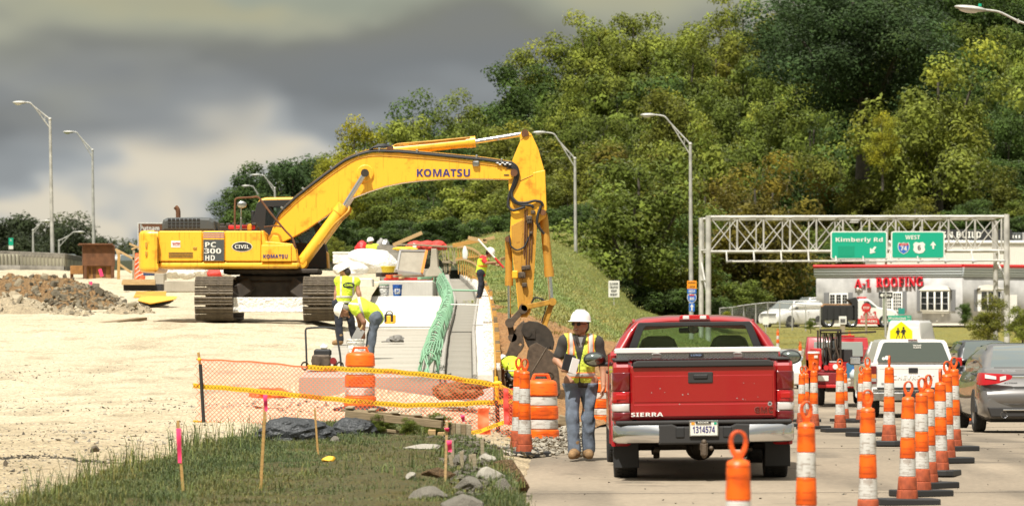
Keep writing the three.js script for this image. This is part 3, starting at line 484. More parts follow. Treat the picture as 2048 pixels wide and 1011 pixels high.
// hydraulic cylinders: barrel with its rod as a sub-part
const ram=(name,a,b,c,z,r0,r1)=>{const u=g_(),A=e3(...a,z),B=e3(...b,z),C=e3(...c,z);u.rod(A,B,r0,r0,18);const d=new V3(...B).sub(new V3(...A)).normalize();const cap=new V3(...B);u.rod(cap.clone().addScaledVector(d,-0.22).toArray(),cap.toArray(),r0*1.16,r0*1.16,18);u.at(new THREE.CylinderGeometry(r0*0.9,r0*0.9,r0*1.8,16),A[0],A[1],z,Math.PI/2);const pr=u.build(name,name[0]==='b'&&name[1]==='u'||name[0]==='t'?m.yellowArm:m.yellow,o);const k=g_();k.rod(B,C,r1,r1,16);k.build('piston_rod',m.chrome,pr);const q=g_();q.cyl(r1*1.5,r1*1.5,r1*2.2,C[0],C[1],z,16,Math.PI/2);q.build('rod_eye',m.iron,pr);return pr;};
for(const z of[0.5,-0.5]){const pr=ram('boom_cylinder',[605,526],[690,412],[731,347],z,0.14,0.062);const u=g_();u.tube([e3(640,490,z+0.12),e3(668,452,z+0.14),e3(697,425,z+0.12),e3(700,414,z+0.06)],0.03,20,7);u.build('cylinder_pipe',m.yellowDeep,pr);}
ram('arm_cylinder',[780,301],[951,283],[1050,267],0,0.115,0.056);
{const u=g_();u.tube([e3(788,291,0.08),e3(800,288,0.1),e3(860,283,0.1),e3(940,275,0.1)],0.025,24,6);u.build('cylinder_pipe',m.yellowDeep,o);const f=g_();f.ext(E([[768,307],[773,296],[781,293],[789,299],[798,308]]),0.1,0.16,0.01).ext(E([[768,307],[773,296],[781,293],[789,299],[798,308]]),0.1,-0.16,0.01);f.build('cylinder_bracket',m.yellow,bm);}
// arm
{const u=g_();u.ext(E([[1039,268],[1045,262],[1055,262],[1063,269],[1076,297],[1087,335],[1090,365],[1092,418],[1091,434],[1081,442],[1074,448],[1070,520],[1065,600],[1061,624],[1054,634],[1042,634],[1037,626],[1031,560],[1024,505],[1020,470],[1022,430],[1019,400],[1017,362],[1022,345],[1025,320],[1034,298],[1041,282]]),0.5,0,0.015);const am=u.build('arm',m.yellow,o);
const s=g_();s.ext(E([[1066,346],[1090,340],[1093,420],[1084,432],[1074,418],[1068,380]]),0.53,0,0.01);s.build('side_plate',m.yellow,am);
const wl=g_();wl.tube([e3(1040,362,0.252),e3(1060,353,0.252),e3(1086,343,0.252)],0.01,16,5);wl.tube([e3(1043,280,0.252),e3(1050,272,0.252),e3(1062,272,0.252)],0.01,16,5);wl.tube([e3(1046,437,0.252),e3(1043,520,0.252),e3(1048,600,0.252)],0.01,16,5);wl.build('weld_seam',m.yellowWorn,am);
const k=g_();for(const[x,y,r,w]of[[1050,267,0.085,0.58],[1086,425,0.07,0.62],[1048,616,0.11,0.62],[1016,478,0.07,0.6]]){const p=e(x,y);k.cyl(r,r,w,p[0],p[1],0,18,Math.PI/2);}k.build('pivot_pin',m.rust,am);
// black hoses looping round the joint and steel lines down the arm
const hs=[[[1003,326],[1022,326],[1033,334],[1037,348],[1032,368],[1024,384],[1024,394],[1035,405],[1052,406],[1068,402],[1082,404],[1086,412]],[[1005,329],[1024,331],[1034,342],[1034,356],[1026,378],[1022,392],[1028,404],[1042,410],[1062,411],[1067,416]],[[1006,332],[1024,335],[1031,348],[1028,364],[1022,380],[1018,392],[1016,412],[1026,421],[1044,416],[1050,414]],[[1082,412],[1076,428],[1074,446],[1080,458],[1088,468]]];
for(const h of hs){const q=g_();q.tube(h.map(([x,y],i)=>e3(x,y,0.30+0.03*Math.sin(i))),0.032,50,7);q.build('hose',m.black,am);}
for(const[x,y0,y1,dx]of[[1050,420,512,-2],[1054,418,540,-2],[1060,430,540,-3],[1065,440,520,-3]]){const q=g_();q.tube([e3(x,y0,0.28),e3(x+dx*0.5,(y0+y1)/ 2,0.28),e3(x+dx,y1,0.28)],0.017,12,6);q.build('hydraulic_pipe',m.rust,am);}
{const q=g_();q.tube([e3(1018,470,0.28),e3(1022,492,0.3),e3(1034,500,0.3),e3(1048,494,0.3),e3(1056,478,0.28),e3(1063,465,0.28)],0.022,30,6);q.build('hose',m.black,am);}
for(const[x,y,r]of[[1058,437,0.07],[1066,425,0.05],[1059,443,0.06],[1048,536,0.06],[1056,535,0.06],[1044,550,0.08],[1049,570,0.06],[1062,466,0.04]]){const v=g_(),p=e(x,y);v.box(r*2,r*1.8,0.1,p[0],p[1],0.3,0.015);v.cyl(r*0.5,r*0.5,0.16,p[0],p[1],0.3,8,Math.PI/2);v.build('valve',m.ironWorn,am);}
const yb=g_();{const p=e(1030,549);yb.box(0.14,0.18,0.1,p[0],p[1],0.26,0.02);}yb.build('bracket',m.yellow,am);
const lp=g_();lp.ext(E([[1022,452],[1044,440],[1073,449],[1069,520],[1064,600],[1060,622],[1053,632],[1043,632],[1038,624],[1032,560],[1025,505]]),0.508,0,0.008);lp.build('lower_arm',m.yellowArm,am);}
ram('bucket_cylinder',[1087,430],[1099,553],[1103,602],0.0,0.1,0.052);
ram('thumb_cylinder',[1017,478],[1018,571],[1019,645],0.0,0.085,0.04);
{const lk=(nm,a,b,w,mt,z=0.3)=>{for(const s of[-1,1]){const u=g_();u.bar(e3(...a,s*z),e3(...b,s*z),w,0.06,0.01);for(const q of[a,b]){const p=e(...q);u.cyl(w*0.75,w*0.75,0.09,p[0],p[1],s*z,16,Math.PI/2);}u.build(nm,mt,o);}};
lk('link_arm',[1050,614],[1105,603],0.12,m.yellowWorn);lk('bucket_link',[1104,604],[1087,655],0.13,m.yellowWorn,0.2);lk('thumb_link',[1046,618],[1020,646],0.14,m.ironWorn);lk('thumb_link',[1019,645],[1025,674],0.14,m.ironWorn,0.22);
const th=g_();for(const z of[-0.22,0.22])th.ext(E([[1047,640],[1036,650],[1027,662],[1022,680],[1014,704],[1006,716],[998,731],[1003,737],[1012,735],[1020,732],[1029,722],[1038,706],[1044,700],[1049,690],[1046,668],[1056,655]]),0.09,z,0.015,[E([[1040,685],[1044,688],[1041,692],[1037,689]])]);th.bar(e3(1030,690,-0.22),e3(1030,690,0.22),0.22,0.12);th.bar(e3(1010,722,-0.22),e3(1010,722,0.22),0.14,0.14);th.build('thumb_claw',m.ironWorn,o);
const bk=g_();for(const z of[-0.24,0.24])bk.ext(E([[1042,660],[1047,646],[1058,641],[1075,643],[1092,651],[1103,663],[1109,684],[1106,700],[1086,694],[1070,688],[1056,694],[1050,680]]),0.07,z,0.015);bk.bar(e3(1062,668,-0.3),e3(1062,668,0.3),0.2);bk.cyl(0.12,0.12,0.66,...e3(1090,690,0),18,Math.PI/2);bk.cyl(0.1,0.1,0.62,...e3(1055,665,0),18,Math.PI/2);bk.build('bucket_ears',m.iron,o);
const sh=g_(),side=E([[1058,692],[1072,684],[1090,694],[1106,706],[1114,740],[1118,785],[1100,812],[1070,812],[1050,775],[1052,735]]);for(const z of[-0.62,0.62])sh.ext(side,0.04,z,0.008);const back=E([[1072,686],[1092,698],[1106,708],[1115,742],[1119,786],[1100,813],[1070,813]]);for(let i=0;i+1<back.length;i++)sh.bar([...back[i],0],[...back[i+1],0],0.05,1.24);for(let k=-2;k<=2;k++)sh.bar(e3(1058,700,k*0.28),e3(1047,778,k*0.28),0.05,0.12);const bu=sh.build('bucket',m.ironWorn,o);
const lg=g_(),p=e(1095,751);lg.at(new THREE.TorusGeometry(0.125,0.012,4,6),p[0],p[1],0.645,0,0,0,[1.15,0.85,1]);lg.at(textGeo('ESCO',0.12,0.05,0.012),p[0],p[1],0.64);lg.build('maker_badge',m.ironWorn,bu);
const sc=g_();sc.tube([e3(1064,742,0.643),e3(1080,716,0.645),e3(1093,694,0.643)],0.012,8,4);sc.build('scrape',m.shoe,bu);
for(let i=0;i<2;i++){const q=g_();q.tube([e3(1062,606,0.28),e3(1070,596-i*2,0.3),e3(1084,597+i*2,0.3),e3(1092,606,0.3),e3(1090,622,0.28),e3(1083,645,0.26)],0.016,26,5);q.build('hose',m.black,o);}}
// handrail and mirror
{const u=g_();u.tube([e3(476,463,1.3),e3(476,420,1.3),e3(477,402,1.3),e3(482,399,1.3),e3(510,397.5,1.3),e3(523,398,1.3),e3(548,430,1.34),e3(575,462,1.38),e3(590,478,1.4),e3(595,492,1.4),e3(596,505,1.4)],0.024,70,7);u.tube([e3(476,461,1.3),e3(500,460,1.3)],0.02,6,6);u.tube([e3(534,456,1.36),e3(556,454,1.36),e3(572,456,1.38)],0.02,8,6);u.build('handrail',m.rust,o);
const q=g_();q.at(new THREE.SphereGeometry(0.1,16,10),...e3(490,412,1.32),0,0,0,[1.15,0.85,0.4]);q.rod(e3(488,418,1.3),e3(488,440,1.3),0.018);q.box(0.05,0.3,0.05,...e3(488,450,1.3),0.012);q.build('mirror',m.chromeDull,o);
const gp=g_();gp.box(0.1,0.16,0.1,...e3(504,456,1.1),0.02);gp.build('step_grip',m.yellowDeep,o);const bl=g_();bl.box(0.14,0.3,0.12,...e3(592,503,1.36),0.03);bl.build('rubber_bumper',m.black,o);}
}
// ---------------------------------------------------------------- people
function nets(fn,lo,hi,cell){
const n=[0,1,2].map((k)=>Math.ceil((hi[k]- lo[k])/ cell)+ 1),[nx,ny,nz]=n,val=new Float32Array(nx*ny*nz),id=new Int32Array(nx*ny*nz).fill(-1);
const at=(x,y,z)=>x+nx*(y+ny*z);
for(let z=0;z<nz;z++)for(let y=0;y<ny;y++)for(let x=0;x<nx;x++)val[at(x,y,z)]=fn(lo[0]+ x*cell,lo[1]+ y*cell,lo[2]+ z*cell);
const pos=[],idx=[];
for(let z=0;z<nz-1;z++)for(let y=0;y<ny-1;y++)for(let x=0;x<nx-1;x++){
let c=0,sx=0,sy=0,sz=0,mask=0;const v=[];for(let i=0;i<8;i++){v[i]=val[at(x +(i & 1),y +((i>>1)& 1),z +(i>>2))];if(v[i]<0)mask++;}
if(!mask||mask===8)continue;
for(let i=0;i<8;i++)for(const b of[1,2,4]){const j=i|b;if(j===i||(v[i]<0)===(v[j]<0))continue;const t=v[i]/(v[i]- v[j]);sx +=(i & 1)+(b===1?t:0);sy +=((i>>1)& 1)+(b===2?t:0);sz +=(i>>2)+(b===4?t:0);c++;}
id[at(x,y,z)]=pos.length/3;pos.push(lo[0]+(x+sx/c)*cell,lo[1]+(y+sy/c)*cell,lo[2]+(z+sz/c)*cell);
}
for(let z=1;z<nz-1;z++)for(let y=1;y<ny-1;y++)for(let x=1;x<nx-1;x++){
const a=val[at(x,y,z)]<0;
const q=(b,p)=>{if(p.some((k)=>id[k]<0))return;const[i,j,k,l]=p.map((w)=>id[w]);a?idx.push(i,j,k,i,k,l):idx.push(i,k,j,i,l,k);};
if(a!==val[at(x+1,y,z)]<0)q(0,[at(x,y,z),at(x,y-1,z),at(x,y-1,z-1),at(x,y,z-1)].reverse());
if(a!==val[at(x,y+1,z)]<0)q(1,[at(x,y,z),at(x,y,z-1),at(x-1,y,z-1),at(x-1,y,z)].reverse());
if(a!==val[at(x,y,z+1)]<0)q(2,[at(x,y,z),at(x-1,y,z),at(x-1,y-1,z),at(x,y-1,z)].reverse());
}
const g=new THREE.BufferGeometry();g.setAttribute('position',new THREE.Float32BufferAttribute(pos,3));g.setIndex(idx);g.computeVertexNormals();return g;
}
const capsule=(b)=>{const[ax,ay,az]=b[0],dx=b[1][0]- ax,dy=b[1][1]- ay,dz=b[1][2]- az,L=dx*dx+dy*dy+dz*dz||1e-9,r0=b[2],r1=b[3]??b[2];return(x,y,z)=>{const px=x-ax,py=y-ay,pz=z-az,t=clamp((px*dx+py*dy+pz*dz)/ L),ex=px-dx*t,ey=py-dy*t,ez=pz-dz*t;return Math.sqrt(ex*ex+ey*ey+ez*ez)-(r0 +(r1-r0)*t);};};
const ell=(c,r)=>(x,y,z)=>{const px=(x-c[0])/ r[0],py=(y-c[1])/ r[1],pz=(z-c[2])/ r[2],l=Math.sqrt(px*px+py*py+pz*pz);return(l-1)*Math.min(...r);};
const smin=(a,b,k)=>{const h=clamp(0.5+0.5*(b-a)/ k);return lerp(b,a,h)- k*h*(1-h);};
const union=(fs,k=0.04)=>(x,y,z)=>{let d=fs[0](x,y,z);for(let i=1;i<fs.length;i++)d=smin(d,fs[i](x,y,z),k);return d;};
function bounds(bones,pad=0.06){const lo=[9,9,9],hi=[-9,-9,-9];for(const b of bones)for(const p of[b[0],b[1]])for(let k=0;k<3;k++){lo[k]=Math.min(lo[k],p[k]- b[2]- pad);hi[k]=Math.max(hi[k],p[k]+ b[2]+ pad);}return[lo,hi];}
const sub3=(a,b)=>a.map((x,i)=>x-b[i]),mix3=(a,b,t)=>a.map((x,i)=>lerp(x,b[i],t));
function handGeo(wrist,dir,palm,curl,right,cell=0.005){
const d=new V3(...dir).normalize(),p=new V3(...palm);p.addScaledVector(d,-p.dot(d)).normalize();const s=d.clone().cross(p).multiplyScalar(right?1:-1),w=new V3(...wrist),pt=(a,b,c)=>w.clone().addScaledVector(d,a).addScaledVector(p,b).addScaledVector(s,c).toArray(),bones=[];
bones.push([pt(-0.03,0,0),pt(0.03,0,0),0.026,0.024]);
[[-0.03,0.066,0.9],[-0.01,0.076,1],[0.012,0.073,0.95],[0.032,0.06,0.8]].forEach(([c,l,k])=>{bones.push([pt(0.01,0,c*0.6),pt(0.088,0,c),0.0155,0.0125]);const a1=curl,a2=curl*2.1,x1=0.088+l*0.5*Math.cos(a1),y1=l*0.5*Math.sin(a1),x2=x1+l*0.5*Math.cos(a2),y2=y1+l*0.5*Math.sin(a2);bones.push([pt(0.088,0,c),pt(x1,y1,c),0.0105,0.0095],[pt(x1,y1,c),pt(x2,y2,c),0.0095,0.008]);});
bones.push([pt(0.015,0.005,-0.02),pt(0.05,0.02,-0.05),0.015,0.012],[pt(0.05,0.02,-0.05),pt(0.085,0.04,-0.05),0.012,0.009]);
const[lo,hi]=bounds(bones,0.02);return nets(union(bones.map(capsule),0.006),lo,hi,cell);
}
// J: joints in metres; o: clothes and head. Everything hangs on one group at the feet.
function person(label,pos,J,o){
const g=thing('person',label,'person',pos,o.turn??0);g.scale.setScalar(o.size??1);const cell=o.cell??0.018,k=o.scale??1;
const b={},sh=(s)=>J['sh'+s],N=J.neck;
b.torso=[[mix3(J.pelvis,[J.pelvis[0],J.pelvis[1]- 0.02,J.pelvis[2]],1),J.waist,0.125,0.115],[J.waist,J.chest,0.118,0.128],[J.chest,mix3(J.chest,N,0.6),0.125,0.085],[mix3(J.waist,J.shL,0.45),mix3(J.chest,J.shL,0.6),0.095,0.085],[mix3(J.waist,J.shR,0.45),mix3(J.chest,J.shR,0.6),0.095,0.085],[J.shL,J.shR,0.068,0.068],[J.hipL,J.hipR,0.112,0.112]];
b.armL=[[J.shL,J.elL,0.058,0.045],[J.elL,J.wrL,0.043,0.029]];b.armR=[[J.shR,J.elR,0.058,0.045],[J.elR,J.wrR,0.043,0.029]];
b.legs=[[J.hipL,J.knL,0.09,0.064],[J.knL,J.anL,0.062,0.043],[J.hipR,J.knR,0.09,0.064],[J.knR,J.anR,0.062,0.043]];
b.feet=[[J.anL,J.toL,0.045,0.034],[J.anR,J.toR,0.045,0.034]];
b.neck=[[mix3(J.chest,N,0.7),mix3(N,J.head,0.4),0.062,0.055]];
const H=J.head,f=new V3(...J.face).normalize(),u=new V3(...J.up).normalize(),s=u.clone().cross(f).normalize();f.copy(s.clone().cross(u));const hp=(a,c,e)=>new V3(...H).addScaledVector(s,a).addScaledVector(u,c).addScaledVector(f,e).toArray();
b.head=[[hp(0,0.035,-0.022),hp(0,0.03,0.022),0.083,0.08],[hp(0,-0.02,0.035),hp(0,-0.075,0.055),0.062,0.04],[hp(-0.04,-0.05,0.02),hp(0.04,-0.05,0.02),0.042,0.042],[hp(0,0.02,0.092),hp(0,-0.018,0.112),0.011,0.016],[hp(-0.028,-0.048,0.085),hp(0.028,-0.048,0.085),0.014,0.014],[hp(0.078,0.012,-0.006),hp(0.082,-0.03,0.0),0.017,0.013],[hp(-0.078,0.012,-0.006),hp(-0.082,-0.03,0.0),0.017,0.013],[hp(-0.03,0.04,0.078),hp(0.03,0.04,0.078),0.022,0.022]];
const skel=[...b.torso,...b.armL,...b.armR,...b.legs,...b.feet,...b.neck];let[lo,hi]=bounds([...skel,...b.head]);
const q=g_();q.add(nets(union(skel.map(capsule),0.035),lo,hi,cell));{const[l2,h2]=bounds([...b.head,...b.neck],0.03);q.add(nets(union([...b.head,...b.neck].map(capsule),0.016),l2,h2,o.headCell??0.008));}
for(const S of['L','R']){const w=J['wr'+S],e=J['el'+S];q.add(handGeo(w,J['hd'+S]??sub3(w,e),J['pm'+S]??[S==='L'?1:-1,0,0],o['curl'+S]??0.5,S==='R',o.cell?0.008:0.005));}
const body=q.build('body',o.skin??m.skin,g);
const cloth=(name,bones,grow,mat,clip,wr=0.010,cc=cell)=>{const[l,h]=bounds(bones,grow+0.04);const base=union(bones.map(capsule),0.045);const fn=(x,y,z)=>{let d=base(x,y,z)- grow-wr*(fbm(x*13+9,y*9+z*11+5,0,2,5)- 0.5);if(clip)d=Math.max(d,clip(x,y,z));return d;};const w=g_();w.add(nets(fn,l,h,cc));return w.build(name,mat,g);};
// trousers end at the ankle, a shirt at waist and sleeve
const hipBones=[[J.hipL,J.hipR,0.118,0.118],[J.pelvis,J.waist,0.122,0.112]];
const T1=cloth('jeans',[...b.legs.map((l,i)=>i % 2?[l[0],mix3(l[0],l[1],0.97),l[2]+ 0.004,l[3]+ 0.022]:l),...hipBones],0.009,o.jeans??m.denim,o.waistClip,0.03);
const sleeve=o.sleeve??0.75,slv=(S)=>[[J['sh'+S],mix3(J['sh'+S],J['el'+S],sleeve),0.062,0.056]];
if(o.shirt)cloth('shirt',[...b.torso.slice(0,6),...slv('L'),...slv('R'),[J.waist,J.pelvis,0.118,0.12]],0.016,o.shirt,o.shirtClip,0.02);
const vest=cloth('safety_vest',[...b.torso.slice(1,6),[J.waist,mix3(J.waist,J.pelvis,0.75),0.122,0.128]],0.032,o.vest??m.vestLime,o.vestClip,0.022,Math.min(cell,0.014));
for(const S of['L','R']){const a=J['an'+S],t=J['to'+S];const bt=[[[a[0],a[1]+ 0.1,a[2]],[a[0],a[1]- 0.02,a[2]],0.058,0.056],[[a[0],a[1]- 0.03,a[2]],t,0.052,0.045]];const sole=Math.min(a[1]- 0.085,t[1]- 0.055);cloth('boot',bt,0.006,o.boots??m.boot,(x,y,z)=>sole+0.01-y,0.004,Math.min(cell,0.013));}
if(o.hat!==null){const hm=o.hat??m.hat,w=g_(),prof=[[0.0,0.125],[0.05,0.12],[0.09,0.096],[0.113,0.055],[0.121,0.008],[0.124,-0.004],[0.117,-0.006],[0.117,0.0]];const M4=new THREE.Matrix4().makeBasis(s,u,f).setPosition(new V3(...hp(0,0.058,0)));
const lt=new THREE.LatheGeometry(prof.map((p)=>new THREE.Vector2(...p)),26);lt.scale(0.95,1,1.14);lt.applyMatrix4(M4);w.add(lt);
const br=new THREE.CylinderGeometry(0.125,0.135,0.007,26);br.scale(1,1,1.1);br.translate(0,-0.006,o.fullBrim?0:0.022);if(o.fullBrim)br.scale(1.3,1,1.28);br.applyMatrix4(M4);w.add(br);for(const c of[-0.035,0,0.035]){const t=new THREE.TorusGeometry(0.115,0.006,5,16,Math.PI*0.8);t.rotateY(Math.PI/2);t.rotateX(-0.32);t.scale(1,1,1.1);t.translate(c,0.012,0);t.applyMatrix4(M4);w.add(t);}w.build('hard_hat',hm,g);
const hr=cloth('hair',[[hp(0,0.03,-0.03),hp(0,-0.02,-0.045),0.086,0.075]],0.004,o.hair??m.hair,null,0.006,0.012);}
return{g,body,vest,hp,cloth,b,s,u,f,jeans:T1};
}
// a band wrapped round the vest: slices of its own field
const bandClip=(y0,y1)=>(x,y,z)=>Math.max(y0-y,y-y1);
{
const J={pelvis:[0.0,0.93,0],waist:[0.0,1.06,0],chest:[0.0,1.27,0.0],neck:[0.0,1.44,0.0],head:[-0.005,1.575,0.02],face:[-0.55,-0.06,0.84],up:[0.02,1,0],shL:[-0.185,1.385,0.03],shR:[0.185,1.375,-0.03],elL:[-0.285,1.165,0.05],wrL:[-0.185,1.055,0.22],hdL:[0.9,-0.05,0.3],pmL:[0.2,0.5,-0.8],elR:[0.262,1.09,-0.03],wrR:[0.262,0.85,0.05],hdR:[-0.12,-1,0.1],pmR:[-1,0,0.2],hipL:[-0.092,0.92,0.02],hipR:[0.092,0.92,-0.01],knL:[-0.1,0.5,0.1],knR:[0.085,0.49,0.03],anL:[-0.075,0.105,0.12],anR:[0.085,0.105,-0.02],toL:[-0.105,0.06,0.27],toR:[0.095,0.06,0.14]};
const p=person('man in white hard hat and sunglasses walking along the kerb with a notebook',P(1162,919,55.2),J,{size:1.045,cell:0.014,shirt:m.shirtDark,sleeve:0.72,vest:m.vestMain,jeans:m.denim,boots:m.boot,
waistClip:(x,y,z)=>y-0.9,vestClip:(x,y,z)=>{const v=y>1.12?0.006 +(y-1.12)*0.22:0.004;let d=z>0?v-Math.abs(x+0.02):-1;d=Math.max(d,-(Math.hypot(Math.abs(x)- 0.26,(y-1.34)*0.62)- 0.1),0.885-y);return d;},shirtClip:(x,y,z)=>0.845-y});
const wear=[...p.b.torso.slice(1,6),[J.waist,mix3(J.waist,J.pelvis,0.75),0.122,0.128]],open=(x,y,z,w=0)=>{const v=y>1.12?0.006 +(y-1.12)*0.22:0.004;return z>0?v+w-Math.abs(x+0.02):-1;};
const hole=(x,y,z)=>-(Math.hypot(Math.abs(x)- 0.26,(y-1.34)*0.62)- 0.105);
for(const[y0,y1,mt]of[[0.96,1.035,m.vestOrange],[0.975,1.02,m.silver]])p.cloth('reflective_band',wear,mt===m.silver?0.037:0.0345,mt,(x,y,z)=>Math.max(y0-y,y-y1,open(x,y,z)),0.022,0.009);
for(const s of[-1,1])for(const[w,gr,mt]of[[0.042,0.0345,m.vestOrange],[0.024,0.037,m.silver]])p.cloth('reflective_band',wear,gr,mt,(x,y,z)=>Math.max(Math.abs(x-s*0.115)- w,1.225-y,open(x,y,z),hole(x,y,z)),0.022,0.009);
{const w=g_();for(const s of[-1,1]){w.box(0.075,0.085,0.012,s*0.085,1.135,0.178,0.004,0,s*0.2,0);}w.build('vest_pocket',m.vestMain,p.vest);}
{const w=g_();for(const s of[-1,1])w.at(new THREE.SphereGeometry(0.03,14,9),...p.hp(s*0.034,0.018,0.098),0,Math.atan2(p.f.x,p.f.z),0,[1.05,0.72,0.35]);for(const s of[-1,1])w.rod(p.hp(s*0.064,0.022,0.09),p.hp(s*0.086,0.018,0.0),0.004,0.004,6);w.rod(p.hp(-0.02,0.026,0.104),p.hp(0.02,0.026,0.104),0.005,0.005,6);w.build('sunglasses',m.black,p.g);}
{const w=g_();w.tube([p.hp(-0.026,-0.046,0.098),p.hp(0,-0.052,0.104),p.hp(0.026,-0.046,0.098)],0.0055,8,5);w.build('mouth',M([0.3,0.09,0.07],0.5),p.body);const t=g_();t.box(0.03,0.008,0.006,...p.hp(0,-0.046,0.1),0.002,0,Math.atan2(p.f.x,p.f.z),0);t.build('teeth',m.white,p.body);}
{const w=g_();w.ext([[-0.055,1.44],[0.05,1.44],[0.03,1.35],[-0.005,1.3],[-0.04,1.35]],0.02,0.125,0.004);w.build('undershirt',m.grey,p.g);const c=g_();c.ext([[-0.075,1.455],[-0.04,1.46],[-0.012,1.36],[-0.05,1.375]],0.02,0.142,0.004);c.ext([[0.07,1.455],[0.035,1.46],[0.002,1.36],[0.045,1.375]],0.02,0.142,0.004);c.build('collar',m.shirtDark,p.g);}
{const w=g_();w.box(0.05,0.022,0.008,...p.hp(0.0,0.115,0.115),0.003,-0.5,Math.atan2(p.f.x,p.f.z),0);w.build('hat_badge',m.grey,p.g);const bl=g_();bl.tube([[-0.13,0.955,0.03],[-0.06,0.955,0.125],[0.04,0.955,0.13],[0.13,0.955,0.03]],0.014,16,5);bl.build('belt',m.blackMatt,p.jeans);}
const nb=thing('notebook','black folder with white papers held in the hand of the walking man','notebook',P(1140,728,54.9),0.35);{const w=g_();w.box(0.15,0.2,0.02,-0.015,0.02,0,0.006,0,0,-0.25);w.build('cover',m.black,nb);const k=g_();k.box(0.1,0.19,0.01,0.045,-0.02,0.022,0.002,0,0.1,-0.3);k.build('papers',m.white,nb);}
}
const backLogo=(p,c,n,sc=1)=>{const g1=g_(),g2=g_(),a=Math.atan2(n[0],n[2]),b=-Math.asin(clamp(n[1],-1,1));const M4=new THREE.Matrix4().compose(v3(c),new THREE.Quaternion().setFromEuler(new THREE.Euler(b,a,0,'YXZ')),new V3(1,1,1));const cy=new THREE.CylinderGeometry(1,1,0.02,26);cy.rotateX(Math.PI/2);cy.scale(0.125*sc,0.062*sc,1);cy.applyMatrix4(M4);g1.add(cy);const t=textGeo('CIVIL',0.17*sc,0.045*sc,0.026);t.applyMatrix4(M4);g2.add(t);g1.build('logo_oval',m.ink,p.vest);g2.build('logo_lettering',m.vestLime,p.vest);};
{
const J={pelvis:[0.03,0.86,0],waist:[0.06,0.98,0.0],chest:[0.12,1.19,-0.02],neck:[0.11,1.36,-0.04],head:[0.075,1.49,-0.07],face:[-0.85,-0.42,-0.3],up:[-0.42,0.86,-0.1],shL:[-0.055,1.31,0.0],shR:[0.3,1.3,-0.02],elL:[-0.1,1.05,0.02],wrL:[-0.13,0.82,0.03],elR:[0.36,1.06,0.02],wrR:[0.43,0.86,0.04],hipL:[-0.06,0.85,0.0],hipR:[0.12,0.85,-0.02],knL:[-0.05,0.46,0.0],knR:[0.2,0.5,-0.1],anL:[-0.02,0.1,0.04],anR:[0.27,0.12,-0.22],toL:[-0.14,0.05,0.02],toR:[0.15,0.06,-0.24]};
const p=person('worker in lime vest standing with his back turned behind the stooping man',P(682,690,92),J,{vest:m.vestLime,jeans:m.denimDark,skin:m.skin,sleeve:0.2,shirt:m.vestLime,boots:m.boot,shirtClip:(x,y,z)=>0.93-y,vestClip:(x,y,z)=>0.86-y});
const wear=[...p.b.torso.slice(1,6),[J.waist,mix3(J.waist,J.pelvis,0.75),0.122,0.128]];for(const[y0,y1]of[[0.965,1.015],[0.865,0.9]])p.cloth('reflective_band',wear,0.036,m.silver,bandClip(y0,y1),0.022,0.012);for(const[s,o]of[[-1,0.0],[1,0.25]])p.cloth('reflective_band',wear,0.036,m.silver,(x,y,z)=>Math.max(Math.abs(x-o)- 0.022,1.0-y),0.022,0.012);
backLogo(p,[0.16,1.225,0.135],[0.05,0.1,1]);
}
{
const J={pelvis:[0.1,0.74,0],waist:[0.0,0.86,0.0],chest:[-0.2,0.95,0.0],neck:[-0.38,0.94,0.02],head:[-0.5,0.87,0.03],face:[-0.35,-0.9,0.15],up:[-0.93,0.3,0.05],shL:[-0.27,0.88,-0.16],shR:[-0.27,0.9,0.19],elL:[-0.2,0.62,-0.16],wrL:[-0.24,0.42,-0.02],elR:[-0.12,0.66,0.24],wrR:[-0.13,0.44,0.14],hipL:[0.1,0.74,-0.09],hipR:[0.1,0.74,0.1],knL:[0.0,0.4,-0.1],knR:[0.04,0.41,0.12],anL:[-0.03,0.1,-0.12],anR:[0.0,0.1,0.12],toL:[-0.2,0.06,-0.1],toR:[-0.17,0.06,0.15],pmR:[-0.3,0,-1],pmL:[0,0,1]};
const p=person('worker in lime vest bent double over a white bucket on the slab',P(741,714,84),J,{vest:m.vestLime,jeans:m.denimMid,skin:m.skinDark,hair:m.hairGrey,sleeve:0.2,shirt:m.vestLime,boots:m.boot});
const wear=[...p.b.torso.slice(1,6),[J.waist,mix3(J.waist,J.pelvis,0.75),0.122,0.128]];p.cloth('reflective_band',wear,0.037,m.silver,(x,y,z)=>Math.abs(x+0.17 +(y-0.9)*0.25)- 0.03,0.022,0.012);p.cloth('reflective_band',wear,0.037,m.silver,(x,y,z)=>Math.max(Math.abs(y-0.985 +(x+0.2)*0.1)- 0.022,x+0.17),0.022,0.012);
}
